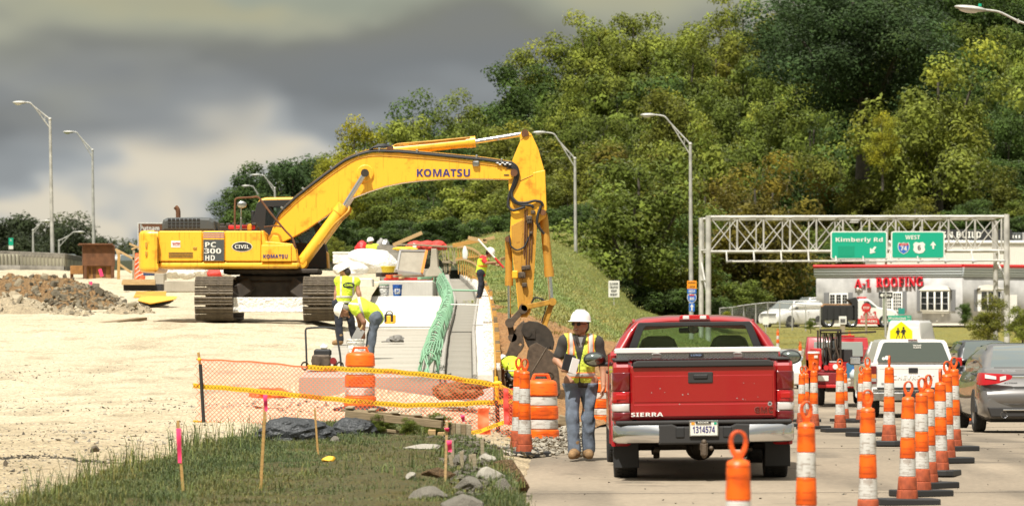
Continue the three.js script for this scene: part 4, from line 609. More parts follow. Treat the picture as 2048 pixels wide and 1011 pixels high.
{
const J={pelvis:[0.06,0.88,0],waist:[0.08,1.0,0],chest:[0.12,1.2,0],neck:[0.2,1.36,0.0],head:[0.32,1.46,0.0],face:[0.85,-0.5,0.1],up:[0.5,0.85,0],shL:[0.11,1.31,0.17],shR:[0.13,1.3,-0.17],elL:[0.22,1.16,0.26],wrL:[0.45,1.18,0.16],elR:[0.3,1.18,-0.24],wrR:[0.55,1.1,-0.02],hipL:[0.05,0.87,0.09],hipR:[0.06,0.87,-0.09],knL:[0.05,0.48,0.12],knR:[0.09,0.48,-0.1],anL:[-0.02,0.1,0.1],anR:[0.0,0.1,-0.1],toL:[0.1,0.05,0.14],toR:[0.13,0.05,-0.08],pmL:[0,-1,0],pmR:[0,1,0]};
const p=person('worker in red shirt standing on the wall top holding a long pole',P(958,602,137),J,{cell:0.024,headCell:0.014,vest:m.vestLime,jeans:m.denimDark,shirt:m.shirtRed,fullBrim:true,boots:m.boot,vestClip:(x,y,z)=>y-1.3});
const wear=[...p.b.torso.slice(1,6)];p.cloth('reflective_band',wear,0.038,m.vestOrange,bandClip(1.03,1.1),0.022,0.015);
const st=thing('survey_pole','red and white pole held slantwise by the worker on the wall','pole',P(956,478,137));{const a=[0,0,0.16],e=P(1010,538,137).sub(P(956,478,137)).toArray();e[2]=0.16;const w=g_(),r=g_();w.rod(a,mix3(a,e,0.62),0.028);w.build('shaft',m.white,st);r.rod(mix3(a,e,0.62),mix3(a,e,0.95),0.034);r.build('red_section',m.redPlain,st);const t=g_();t.rod(mix3(a,e,0.95),e,0.012);t.build('tip',m.steel,st);}
}
{
const J={pelvis:[0.04,0.62,0.06],waist:[0.02,0.74,0.03],chest:[-0.04,0.88,-0.08],neck:[-0.1,0.92,-0.22],head:[-0.2,0.9,-0.3],face:[-0.4,-0.8,-0.4],up:[-0.7,0.6,-0.3],shL:[-0.2,0.86,-0.12],shR:[0.13,0.86,-0.14],elL:[-0.24,0.6,-0.25],wrL:[-0.2,0.4,-0.3],elR:[0.18,0.6,-0.25],wrR:[0.12,0.4,-0.3],hipL:[-0.06,0.6,0.06],hipR:[0.13,0.6,0.06],knL:[-0.08,0.36,-0.08],knR:[0.16,0.36,-0.06],anL:[-0.08,0.1,0.05],anR:[0.16,0.1,0.05],toL:[-0.12,0.05,-0.1],toR:[0.17,0.05,-0.1]};
const p=person('worker in lime vest stooping in the trench left of the digging bucket',P(1026,806,99),J,{cell:0.022,headCell:0.014,vest:m.vestLime,jeans:m.denimDark,boots:m.boot,skin:m.skinDark});backLogo(p,[-0.02,0.88,0.075],[0,0.55,0.83],0.8);
const wear=[...p.b.torso.slice(1,6),[J.waist,mix3(J.waist,J.pelvis,0.75),0.122,0.128]];p.cloth('reflective_band',wear,0.038,m.silver,bandClip(0.7,0.735),0.022,0.014);
}
{
const J={pelvis:[0.05,0.35,0],waist:[0.02,0.48,0],chest:[-0.04,0.66,0.02],neck:[-0.08,0.82,0.03],head:[-0.12,0.93,0.03],face:[-0.6,-0.4,0.6],up:[-0.2,1,0],shL:[-0.2,0.76,0.05],shR:[0.1,0.78,0.03],elL:[-0.26,0.54,0.15],wrL:[-0.2,0.36,0.28],elR:[0.14,0.55,0.1],wrR:[0.02,0.4,0.26],hipL:[-0.05,0.34,0.02],hipR:[0.12,0.34,0],knL:[-0.14,0.45,0.32],knR:[0.2,0.45,0.3],anL:[-0.1,0.1,0.12],anR:[0.18,0.1,0.1],toL:[-0.14,0.05,0.26],toR:[0.22,0.05,0.24]};
person('distant worker in yellow vest crouching beside the white bags on the slab',P(748,535,165),J,{cell:0.026,headCell:0.016,vest:m.vestLime,jeans:m.denimMid,boots:m.boot});
}
// ---------------------------------------------------------------- new slab, wall, reinforcement
// a solid band along the road: edges a(d), b(d) in picture columns, top offset and depth
function band(name,mat,ds,a,b,up,thick,kind='structure'){
const rows=ds.map((d)=>{const y=slabY(d)+(typeof up==='function'?up(d):up),xa=X(interp(a,d),d),xb=X(interp(b,d),d),t=typeof thick==='function'?thick(d):thick,c=0.02;return[[xa,y-t,-d],[xa,y-c,-d],[xa+c,y,-d],[xb-c,y,-d],[xb,y-c,-d],[xb,y-t,-d]];});
const w=g_();for(let i=0;i<5;i++)w.loft(rows.map((r)=>[r[i],r[i+1]]),false,false);
for(const r of[rows[0],rows[rows.length-1]]){const q=[];for(let i=1;i<5;i++)q.push(...r[0],...r[i],...r[i+1]);const h=new THREE.BufferGeometry();h.setAttribute('position',new THREE.Float32BufferAttribute(q,3));h.computeVertexNormals();w.add(h);}
const o=w.build(name,mat);return kind?tag(o,null,null,null,kind):o;
}
const seq=(a,b,n)=>Array.from({length:n+1},(_,i)=>lerp(a,b,i/n));
{
const L=[[76,597],[77,597],[84,640],[92,668],[102,690],[120,715],[150,725]],Rr=[[76,880],[84,868],[92,868],[102,872],[120,886],[131,890],[137,886],[150,868]];
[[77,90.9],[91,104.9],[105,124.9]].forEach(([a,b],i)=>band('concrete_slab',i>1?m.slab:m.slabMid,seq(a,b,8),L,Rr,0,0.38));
band('concrete_slab',m.slab,seq(125,141,6),L,Rr,0,0.3);
}
{const a=[[77,889],[102,898],[120,908],[137,913],[150,906],[160,900],[172,898]],b=[[77,945],[102,943],[120,948],[137,953],[150,946],[160,931],[172,917]];
for(let i=0,ds=[77.5,92,116,138,170];i<4;i++)band('barrier_footing',m.slabGrey,seq(ds[i],ds[i+1]- 0.03,8),a,b,-0.12,0.5);
const mv=(t,k)=>t.map(([d,x])=>[d,x+k*F/d/100]);
band('rough_edge',m.slabRough,seq(77.3,170,50),mv(a,-17),mv(a,-0.5),(d)=>0.02+0.06*vnoise(d*4,1,0,3),0.6);band('rough_edge',m.slabRough,seq(77.3,170,50),mv(b,0.5),mv(b,8),(d)=>0.03+0.06*vnoise(d*4,5,0,9),0.6);
const c=mv(b,8.5),e=[[77,987],[102,984],[120,980],[137,976],[150,965],[160,946],[172,926]];
for(let i=0,ds=seq(77,168,6);i<6;i++)band('wall_coping',m.slab,seq(ds[i],ds[i+1]- 0.03,5),c,e,0.04,(d)=>0.5);
band('retaining_wall',m.concrete,seq(77.2,168,24),mv(a,-16),mv(e,-1.5),-0.47,(d)=>slabY(d)+ 0.6);
// formwork: plywood against the wall, every sheet a piece, with waling timbers and ties
const fw=thing('wall_formwork','orange plywood formwork with timber ties along the right of the new wall','formwork');const at=(d,k,y)=>[X(interp(e,d),d)+ k,y,-d];
for(let d=77,i=0;d<160;d +=2.44,i++){const w=g_(),A=at(d,0.03,0),B=at(d+2.4,0.03,0),h=slabY(d)+ 0.16;w.bar([A[0],h/2-0.5,A[2]],[B[0],slabY(d+2.4)+ 0.16 -(h/2+0.5),B[2]],0.03,h+1,0.004,[0,1,0]);w.build('plywood_sheet',m.formPly,fw);}
for(let d=78;d<158;d +=1.2){const w=g_(),A=at(d,0.09,slabY(d)- 1.2),B=at(d,0.09,slabY(d)+ rr(0.08,0.3));w.bar(A,B,0.09,0.05);w.build('stud',d % 3<1?m.lumberOld:m.formPly,fw);const t=g_(),c0=at(d+0.4,-0.2,slabY(d)+ 0.1),c1=at(d+0.4,0.12,slabY(d)+ 0.11);t.bar(c0,c1,0.07,0.045);t.build('tie_block',m.bag,fw);}
}
{
const cx=[[77,858],[85,864],[102,880],[112,888],[120,893],[130,897],[137,896],[150,885],[162,876],[172,872]],o=thing('rebar_cage','row of green coated reinforcing hoops standing along the slab edge','rebar');
const pt=(d,k,h)=>[X(interp(cx,d),d)+ k,slabY(d)+ h,-d];
for(let i=0,d=77.4;d<168;i++,d +=d<100?0.95:1.3){const j=()=>rr(-0.03,0.03),w=g_(),ln=0.03;w.tube([pt(d,-0.15+j(),-0.1),pt(d+0.02,-0.16+j(),0.12),pt(d+0.05,-0.12+ln,0.32),pt(d+0.06,-0.03+ln+j(),0.4+j()),pt(d+0.05,0.07+ln,0.36),pt(d+0.02,0.13+j(),0.2),pt(d,0.15+j(),-0.1)],d<100?0.015:0.019,20,5);w.build('rebar_hoop',m.rebarGreen,o);}
for(const[k,h]of[[-0.15,0.1],[-0.14,0.24],[0.1,0.3],[-0.04,0.39],[0.14,0.1]]){const w=g_();w.tube(seq(77,168,22).map((d)=>pt(d,k+rr(-0.02,0.02),h+rr(-0.02,0.02))),0.014,120,5);w.build('long_bar',m.rebarGreen,o);}
for(let i=0;i<7;i++){const w=g_();w.tube([pt(77.2+i*0.2,0.02-i*0.02,0.02),pt(77.6+i*0.2,-0.1+i*0.05,0.4),pt(79+i*0.3,-0.02+i*0.04,0.5),pt(79.5,0.2,0.25+i*0.02)],0.0125,20,5);w.build('loose_bar',m.rebarGreen,o);}
for(const d of[137,118]){const s=thing('string_line',d>130?'pale green strap stretched across the wall beside the worker in red':'thin cord stretched across the grey footing in front of the worker in red','line');const w=g_();w.rod([...pt(d,0,0.3)],[X(958,d),slabY(d)+ 0.28,-d],d>130?0.03:0.015);w.build('cord',d>130?m.rebarGreen:m.white,s);}
}
{
const d=148,w=g_(),top=Y(561,d),bot=Y(603,d),a=X(757,d),b=X(866,d);w.box(b-a,top-bot+0.6,9,(a+b)/ 2,(top+bot-0.6)/ 2,-d-4.5,0.03);w.box(0.9,top-bot+0.5,9,a-0.45,(top+bot-0.6)/ 2+0.03,-d-5.2,0.03);tag(w.build('concrete_block',m.slab),'white raised concrete pour behind the blue bucket','concrete',null,'structure');
const bucket=(label,px,py,dd,s,body,lid,lab)=>{const o=thing('bucket',label,'bucket',P(px,py,dd)),u=g_();u.lathe([[0.0,0.0],[0.125,0.0],[0.132,0.01],[0.15,0.34],[0.158,0.345],[0.158,0.37],[0.146,0.37],[0.13,0.03],[0.0,0.03]].map(([r,y])=>[r*s,y*s]),22);for(const y of[0.29,0.31])u.lathe([[0.147,y-0.006],[0.157,y-0.006],[0.157,y+0.006],[0.147,y+0.006]].map(([r,q])=>[r*s,q*s]),22);u.build('pail',body,o);const h=g_();h.tube([[-0.155*s,0.3*s,0],[-0.13*s,0.2*s,0.12*s],[0,0.13*s,0.165*s],[0.13*s,0.2*s,0.12*s],[0.155*s,0.3*s,0]],0.004,20,5);h.build('handle',m.steel,o);if(lid){const l=g_();l.cyl(0.16*s,0.16*s,0.025*s,0,0.375*s,0,22);l.build('lid',lid,o);}if(lab){const q=g_();q.at(new THREE.CylinderGeometry(0.147*s,0.139*s,0.17*s,14,1,true,-0.62,1.24),0,0.17*s,0,0,0,0,[1.012,1,1.012]);q.build('paper_label',m.white,o);const t=g_();t.at(textGeo('24',0.11*s,0.08*s,0.005),0,0.19*s,0.15*s);t.build('label_lettering',m.signBlue,o);}return o;};
bucket('white plastic bucket in front of the stooping worker',711,720,83,1.06,m.bag);
bucket('blue bucket with white label in front of the white concrete pour',794.5,593,146,1.02,m.signBlue,M([0.02,0.1,0.4],0.5),true);
bucket('white bucket with green lid beside the blue bucket',768,594,146,1.08,m.bag,m.rebarGreen);
const pl=(name,label,cat,A,B,wd,th,mat,group)=>{const o=thing(name,label,cat,A,0,group),w=g_();w.bar([0,0,0],B.clone().sub(A).toArray(),wd,th,0.004,[0,1,0]);w.build('timber',mat,o);return o;};
// blades in the bucket
{const o=thing('trowel','grey flat trowel sticking out of the bucket under the stooping worker','tool',P(708,680,83)),w=g_();w.box(0.16,0.42,0.02,0.03,0.02,0.03,0.004,0,0,-0.5);w.build('blade',m.grey,o);const h=g_();h.rod([0.12,0.2,0.04],[0.16,0.28,0.04],0.018);h.build('handle',m.lumber,o);}
// tool case, crumpled cloth, plate compactor
{const o=thing('tool_case','yellow and black drill case standing on the slab behind the stooping worker','tool case',P(779,648,103)),w=g_();w.box(0.2,0.22,0.1,-0.02,0.13,0,0.02);w.build('case',m.black,o);const y=g_();y.box(0.1,0.16,0.12,-0.02,0.12,0.004,0.015);y.box(0.06,0.2,0.12,0.11,0.12,0.004,0.02);y.box(0.2,0.04,0.12,0,0.03,0.004,0.01);y.build('drill_body',m.yellow,o);const h=g_();h.tube([[-0.08,0.24,0],[-0.05,0.29,0],[0.04,0.29,0],[0.07,0.24,0]],0.014,12,6);h.build('handle',m.black,o);}
{const o=thing('cloth','crumpled grey cloth lying on the slab to the right of the workers','cloth',P(792,684,93)),pts=[];const g=new THREE.IcosahedronGeometry(1,4);const p=g.attributes.position;for(let i=0;i<p.count;i++){const x=p.getX(i),y=p.getY(i),z=p.getZ(i),k=0.62+0.9*(fbm(x*2.3+5,y*2.3+z*1.9+7,0,3,7))- 0.2;p.setXYZ(i,x*k*0.2,Math.max(0,y*k*0.11+0.04),z*k*0.16);}g.computeVertexNormals();const w=g_();w.add(g);w.tube([[-0.12,0.01,0.05],[-0.22,0.015,0.08],[-0.3,0.01,0.06]],0.015,10,5);w.build('fabric',M([0.24,0.225,0.2],0.95,0,{map:rep(T.grime,0.3)}),o);}
{const o=thing('plate_compactor','plate compactor with black loop handle standing on the slab edge','compactor',P(645,751,79.2)),e0=o.scale.setScalar(1.1),w=g_();w.ext([[-0.27,0.02],[0.27,0.02],[0.27,0.06],[0.22,0.075],[-0.22,0.075],[-0.27,0.06]],0.5,0,0.006);w.box(0.4,0.05,0.34,0,0.12,0,0.01);w.build('plate',m.rust,o);const e2=g_();e2.box(0.3,0.2,0.26,-0.02,0.24,0,0.03);e2.cyl(0.08,0.08,0.2,-0.1,0.24,0.04,18,Math.PI/2);e2.cyl(0.06,0.06,0.14,0.06,0.22,0.1,16,Math.PI/2);e2.build('engine',m.ironWorn,o);const t=g_();t.box(0.28,0.12,0.2,0.0,0.37,-0.02,0.03);t.build('engine_cover',m.black,o);const f=g_();f.box(0.12,0.06,0.14,0.02,0.46,0,0.02);f.cyl(0.03,0.03,0.03,0.02,0.5,0,10);f.build('fuel_tank',m.white,o);const r=g_();r.cyl(0.055,0.055,0.05,0.17,0.24,0.08,16,Math.PI/2);r.box(0.06,0.12,0.1,0.2,0.2,0,0.02);r.build('pulley',m.redDark,o);
const h=g_();h.tube([[-0.25,0.12,0.1],[-0.26,0.4,0.06],[-0.275,0.7,-0.02],[-0.25,0.76,-0.03],[0,0.775,-0.03],[0.19,0.76,-0.03],[0.215,0.7,-0.02],[0.28,0.35,0.06],[0.3,0.12,0.1]],0.016,60,8);h.build('handle',m.black,o);for(const s of[-1,1]){const k=g_();k.at(new THREE.TorusGeometry(0.06,0.014,6,16),s*0.28,0.16,0.14,0,0.5,0);k.build('lifting_ring',m.iron,o);}}
// bags, barriers, panels on the far end
const lump=(name,label,cat,px,py,dd,w,h,dp,mat,seed)=>{const o=thing(name,label,cat,P(px,py,dd)),g=new THREE.IcosahedronGeometry(1,5),p=g.attributes.position;for(let i=0;i<p.count;i++){const x=p.getX(i),y=p.getY(i),z=p.getZ(i),k=0.72+0.5*fbm(x*1.7+seed,y*1.7+z+seed,0,4,seed);p.setXYZ(i,x*k*w/2,Math.max(-0.02,y*k*h*0.62+h*0.36),z*k*dp/2);}g.computeVertexNormals();const q=g_();q.add(g);q.build('cover',mat,o);return o;};
lump('tarp_bag','big heap of white sheeting on the far slab behind the standing worker','sheeting',737,545,155,2.0,0.85,1.6,m.bag,3);lump('tarp_bag','low crumpled white sheet beside the big white heap','sheeting',700,548,152,1.2,0.45,1.2,m.bag,8);lump('tarp_bag','narrow white sack against the concrete barrier','sack',765,528,160,0.7,0.45,0.8,m.bag,12);
{const o=thing('pail_crate','pale box standing on the far slab right of the excavator cab','box',P(683,527,158)),w=g_();w.box(0.6,0.36,0.4,0,0.18,0,0.02);w.build('box_body',m.bag,o);const l=g_();l.box(0.63,0.05,0.43,0,0.385,0,0.01);l.build('lid',m.white,o);}
const D2=152,E2=(x,y,z=0)=>[...P(x,y,D2).toArray().slice(0,2),z-D2];
{const o=thing('form_panel','grey steel form panel leaning against a concrete barrier','panel'),w=g_();w.loft([[E2(794,541,0.6),E2(843,547,0.6),E2(852,502,-0.1),E2(800,501,-0.1)],[E2(794,541,0.5),E2(843,547,0.5),E2(852,502,-0.2),E2(800,501,-0.2)]]);w.build('panel_sheet',M([0.31,0.28,0.225],0.8,0,{map:rep(T.slab,1)}),o);const f=g_();f.bar(E2(794,541,0.62),E2(800,501,-0.08),0.07);f.bar(E2(794,541.5,0.62),E2(843,547.5,0.62),0.06);f.bar(E2(800,500,-0.08),E2(852,501,-0.08),0.07);f.build('steel_rim',m.grey,o);const y=g_();y.bar(E2(844,547,0.62),E2(853,501,-0.08),0.09);y.build('timber_edge',m.lensAmber,o);}
{const o=thing('concrete_barrier','beige concrete barrier block standing behind the leaning steel panel','barrier'),prof=[[-0.3,0],[0.3,0],[0.28,0.12],[0.13,0.34],[0.09,0.95],[-0.09,0.95],[-0.13,0.34],[-0.28,0.12]],w=g_(),c=P(868,553,156);w.ext(prof.map(([x,y])=>[x+0.02,y]),3,0,0.015);const q=w.build('block',m.concrete,o);o.position.copy(c);}
{const o=thing('concrete_barrier','grey concrete barrier left of the leaning steel panel','barrier',P(776,524,164),1.45),w=g_();w.ext([[-0.3,0],[0.3,0],[0.28,0.12],[0.13,0.34],[0.09,0.62],[-0.09,0.62],[-0.13,0.34],[-0.28,0.12]],0.8,0,0.015);w.build('block',m.concreteOld,o);}
{const o=thing('concrete_wall','long pale concrete wall under the far timber railing','wall'),w=g_(),a=P(752,530,172),b=P(885,540,172);w.bar([a.x,3.3,a.z],[b.x,3.3,b.z],0.3,1.2,0.02,[0,1,0]);w.build('wall_face',m.concrete,o);}
// scattered tools on the white pour
const junk=[['red plank','red painted board lying along the edge of the white pour','board',[770,558],[864,554],0.12,m.redPlain],['dark tool','dark hose coil at the left on the white pour','tool',[757,549],[790,546],0.2,m.iron],['orange bag','orange bag lying on the white pour','bag',[776,553],[800,552],0.16,m.orange],['grey plank','grey board lying across the white pour','board',[788,552],[846,548],0.1,m.lumberGrey],['yellow plank','short yellow plank on the white pour','board',[800,555],[816,554],0.1,m.lumber],['green bundle','green cloth lying on the right of the white pour','cloth',[838,556],[862,552],0.12,m.rebarGreen]];
for(const[n,lab,cat,a,b,w,mt]of junk){const A=P(...a,150),B=P(...b,151.5);A.y=Math.max(A.y,top+0.04);B.y=A.y+0.03;pl(n.replace(' ','_'),lab,cat,A,B,w,w*0.7,mt);}
{const o=thing('yellow_tub','yellow tub on the far slab in front of the white heap','tub',P(776,545,152)),u=g_();u.lathe([[0,0],[0.2,0],[0.25,0.2],[0.27,0.2],[0.27,0.22],[0.24,0.22],[0.19,0.02],[0,0.02]],18);u.build('tub_wall',M([0.8,0.6,0.03],0.5),o);}
// far railing of timbers, red netting heaped on it
const rail=(name,label,rows,posts,z)=>{const o=thing(name,label,'railing');for(const r of rows){for(let i=0;i+1<r.p.length;i++){const w=g_();w.bar(P(...r.p[i],z).toArray(),P(...r.p[i+1],z).toArray(),0.05,(r.w??0.14)*0.5,0.004,[0,1,0]);w.build('rail',r.m??m.lumber,o);}}for(const[x0,y0,x1,y1,mt]of posts){const w=g_();w.bar(P(x0,y0,z+0.06).toArray(),P(x1,y1,z+0.06).toArray(),0.038,0.04);w.build('post',mt??m.lumber,o);}return o;};
const posts=[];for(let i=0;i<12;i++){const t=i/11,x=lerp(916,963,Math.pow(t,0.9)),y=lerp(493,508,t*t);posts.push([x,y,x+1,lerp(548,575,t),m.formPly]);}
rail('timber_railing','curved railing of close yellow studs behind the worker in red',[{p:[[914,494],[930,493],[946,498],[958,506],[964,516]],w:0.16},{p:[[910,520],[926,518],[944,524],[958,534]],w:0.14,m:m.lumber},{p:[[912,517],[930,514],[946,514],[960,512]],w:0.1,m:m.formPly}],posts,158);
rail('timber_railing','grey weathered railing between the barrier and the yellow studs',[{p:[[787,489],[830,489],[880,492],[908,493]],w:0.12,m:m.lumberGrey},{p:[[884,523],[912,525]],w:0.16,m:m.lumberGrey},{p:[[899,520],[908,530]],w:0.1,m:m.lumberGrey}],[[884,494,890,546,m.lumberGrey],[889,494,893,545,m.lumberGrey],[896,494,899,548,m.lumberGrey],[903,493,909,530,m.lumberGrey],[908,492,911,530,m.lumberGrey],[901,530,898,548,m.lumber],[795,489,796,502,m.lumberGrey],[815,489,816,502,m.lumberGrey]],163);
pl('long_board','long board sticking up slantwise above the far railing','board',P(786,490,162),P(844,465,162),0.05,0.13,m.lumber);pl('long_board','pale board lying on the far railing above the yellow studs','board',P(905,491,157),P(958,480,157),0.05,0.14,m.formPly);pl('long_board','crossed board resting on the railing beside the pole','board',P(936,475,156),P(974,483,156),0.05,0.13,m.lumber);pl('long_board','thin board pointing right on top of the railing','board',P(966,480,156),P(989,474,156),0.05,0.1,m.lumber);pl('long_board','pale board held out to the right of the worker in red','board',P(1000,519,140),P(1016,514,142),0.03,0.1,m.lumber);
for(let i=0;i<3;i++)lump('netting_heap',['heap of red netting on the far railing, left end','heap of red netting on the middle of the far railing','heap of red netting at the right end of the far railing'][i],'netting',832+i*22,499,166,0.75,0.34,0.5,m.netRed,21+i*4);lump('white_jug','white jug standing between the heaps of red netting','jug',829,499,165,0.16,0.24,0.16,m.white,31);
lump('yellow_bundle','yellow bundle lying on the grey barrier','bundle',810,500,158,0.9,0.14,0.3,m.tapeYellow,33);
for(let i=0;i<3;i++)lump('site_equipment',['red hand cart far behind the white heap','small grey mixer behind the crouching worker','blue gas bottle trolley behind the crouching worker'][i],'equipment',[722,762,770][i],505,175,[0.5,0.5,0.4][i],[0.5,0.55,0.55][i],0.4,[m.redPlain,m.grey,m.steel][i],40+i);
lump('net_sheet','white cloth hanging on the yellow studs','cloth',930,516,156,0.2,0.42,0.1,m.white,51);
}
// ---------------------------------------------------------------- vehicles; each stands with its tail at z = 0 and its nose towards -z
function wheel(parent,x,y,z,r,w,rimMat=m.chromeDull){
const g=new THREE.Group();g.name='wheel';parent.add(g);g.position.set(x,y,z);const s=Math.sign(x)||1,t=g_();
t.lathe([[r*0.6,-w/2+0.01],[r*0.75,-w/2],[r*0.93,-w/2+0.005],[r*0.985,-w/2+0.03],[r,-w/4],[r,w/4],[r*0.985,w/2-0.03],[r*0.93,w/2-0.005],[r*0.75,w/2],[r*0.6,w/2-0.01]],28,0,0,0,0,0,Math.PI/2);
for(let i=0;i<40;i++){const a=i/40*6.283;for(const k of[-1,0,1])t.box(w*0.2,0.012,0.035,k*w*0.28,Math.cos(a+k*0.05)*r,Math.sin(a+k*0.05)*r,0,a+k*0.05,0,0);}
t.build('tyre',m.rubber,g);
const k=g_();k.lathe([[0.02,0],[r*0.2,0.01],[r*0.22,-0.015],[r*0.5,-0.03],[r*0.58,0.02],[r*0.62,0.015]],24,s*(w/2-0.03),0,0,0,0,-s*Math.PI/2);for(let i=0;i<6;i++){const a=i/6*6.283;k.box(0.03,r*0.36,0.07,s*(w/2-0.03),Math.cos(a)*r*0.38,Math.sin(a)*r*0.38,0.012,a,0,0);}k.build('rim',rimMat,g);
return g;
}
const sideExt=(w,pts,depth,x,bevel,holes=[])=>{const q=new G();q.ext(pts,depth,0,bevel,holes);w.add(q.l[0],new THREE.Matrix4().makeRotationY(-Math.PI/2).setPosition(x,0,0));};
const arch=(zc,r,n=14)=>seq(0,Math.PI,n).map((a)=>[zc-Math.cos(a)*r,0.4+Math.sin(a)*r]);
{
const D=50.5,o=thing('pickup_truck','red pickup truck with chrome tool box seen from behind','pickup truck',[X(1409,D),roadY(D)- 0.01,-D]);o.rotation.z=0.012;const T=(n,w,mt,par=o)=>w.build(n,mt,par);
// box sides with wheel arches, floor, inner walls
for(const s of[-1,1]){
const w=g_();sideExt(w,[[-0.02,0.66],[-0.02,1.3],[-0.06,1.36],[-2.0,1.36],[-2.0,0.62],...arch(-1.05,0.5),[-0.3,0.62]],0.22,s*0.905,0.045);T('box_side',w,m.red);
const c=g_();c.box(0.16,0.03,2.0,s*0.9,1.375,-1.02,0.012);T('rail_cap',c,m.blackMatt);
const fl=g_();sideExt(fl,[...arch(-1.05,0.56).reverse(),...arch(-1.05,0.5)],0.06,s*1.0,0.02);T('fender_flare',fl,m.red);
// tail lamp
const L=new THREE.Group();L.name='tail_lamp';o.add(L);const bz=0.005,lamp=(nm,y0,y1,mt,ins=0)=>{const q=g_(),C=[[0.826,-0.05],[0.832+ins,0.028],[0.955,0.02],[1.012,-0.03],[1.028,-0.1],[1.03,-0.18]];q.loft([[y0,0.014],[y0+0.012,0],[y1-0.012,0],[y1,0.014]].map(([y,k])=>C.map(([x,z])=>[s*(x-k*0.6),y,z-k])),false,false);return q.build(nm,mt,L);};
lamp('lamp_lens',1.03,1.24,m.lensDark);lamp('lamp_lens',0.895,1.026,m.lens);lamp('reversing_lens',0.80,0.89,m.lensClear,0.005);lamp('lamp_lens',0.695,0.795,m.lensDark);
const bl=g_();bl.box(0.12,0.07,0.02,s*0.92,0.965,0.02,0.01);T('bulb_cover',bl,m.lens,L);
// mirror on its arm
const mr=g_();mr.at(new THREE.SphereGeometry(1,20,14),s*1.165,1.37,-2.95,0,0,0,[0.132,0.088,0.075]);mr.box(0.18,0.05,0.06,s*1.03,1.31,-2.97,0.02);const mm=T('mirror',mr,m.black);const ml=g_();ml.at(new THREE.SphereGeometry(1,20,14),s*1.165,1.37,-2.92,0,0,0,[0.115,0.072,0.052]);ml.build('mirror_glass',M([0.30,0.33,0.3],0.06,1),mm);
const mf=g_();mf.box(0.29,0.3,0.02,s*0.86,0.30,-0.58,0.008,-0.06,0,0);T('mud_flap',mf,m.black);
for(const z of[-1.05,-4.6])wheel(o,s*0.858,0.385,z,0.39,0.27);
}
{const w=g_();w.box(1.66,0.05,1.95,0,0.78,-1.0,0.01);w.box(1.7,0.55,0.05,0,1.05,-1.98,0.01);T('box_floor',w,m.redDark);}
{const w=g_();w.box(1.635,0.60,0.06,0,1.012,0.0,0.022);const tg=T('tailgate',w,m.red);const u=g_();u.box(1.57,0.14,0.016,0,0.81,0.03,0.007);u.box(1.56,0.30,0.014,0,1.05,0.028,0.006);T('pressed_panel',u,m.red,tg);const l=g_();l.ext([[-0.79,0],[0.79,0],[0.785,0.05],[0.74,0.075],[-0.74,0.075],[-0.785,0.05]],0.1,0,0.015);const lip=l.build('tailgate_lip',m.blackMatt,tg);lip.position.set(0,1.295,0.01);lip.rotation.x=0;
const h=g_();h.box(0.28,0.125,0.02,-0.03,1.175,0.035,0.012);const hd=T('handle',h,m.blackMatt,tg);const hh=g_();hh.box(0.165,0.05,0.02,-0.03,1.185,0.045,0.01);T('handle_grip',hh,m.black,hd);
const t=g_();t.at(textGeo('SIERRA',0.36,0.046,0.012),-0.635,0.768,0.038);T('model_lettering',t,m.white,tg);const k=g_();k.at(textGeo('GMC',0.2,0.055,0.012),0.675,0.81,0.038);T('maker_lettering',k,m.lensDark,tg);const st=g_();st.at(textGeo('GMC',0.205,0.06,0.008),0.675,0.81,0.036);T('maker_lettering_rim',st,m.chromeDull,tg);const dc=g_();for(let i=0;i<5;i++)dc.box(0.012,0.05,0.004,0.745,0.872,0.038,0.001,0,0,i*1.256);T('sticker',dc,m.grey,tg);
const sp=g_(),rs=rng(5);for(let i=0;i<14;i++)sp.at(new THREE.CircleGeometry(rr(0.003,0.008,rs),6),rr(-0.6,0.75,rs),rr(0.85,1.2,rs),0.0372);tag(T('dust_speck',sp,m.grey,tg),null,null,null,'stuff');}
// bumper
{for(const s of[-1,1]){const w=g_();w.loft([0.505,0.66,0.86,0.97,1.015,1.02].map((x,i)=>{const z=[0.12,0.12,0.10,0.06,-0.02,-0.16][i],d=[0,0,0,0.005,0.02,0.03][i];return[[s*x,0.655-d*0.5,z-0.03],[s*x,0.645-d*0.5,z],[s*x,0.54,z+0.015],[s*x,0.47+d,z],[s*x,0.445+d,z-0.04],[s*(x-0.02),0.45+d,z-0.09],[s*(x-0.02),0.64,z-0.09]];}));T('bumper',w,m.chrome);}
const w=g_();w.ext([[-0.51,0.43],[0.51,0.43],[0.515,0.655],[0.36,0.66],[0.30,0.63],[-0.30,0.63],[-0.36,0.66],[-0.515,0.655]],0.16,0.05,0.02);w.box(1.98,0.045,0.18,0,0.675,0.03,0.015);const bp=T('bumper_step',w,m.blackMatt);const q=g_();for(const x of[-0.27,0.26]){q.box(0.1,0.12,0.02,x,0.565,0.13,0.02);}T('step_recess',q,m.black,bp);
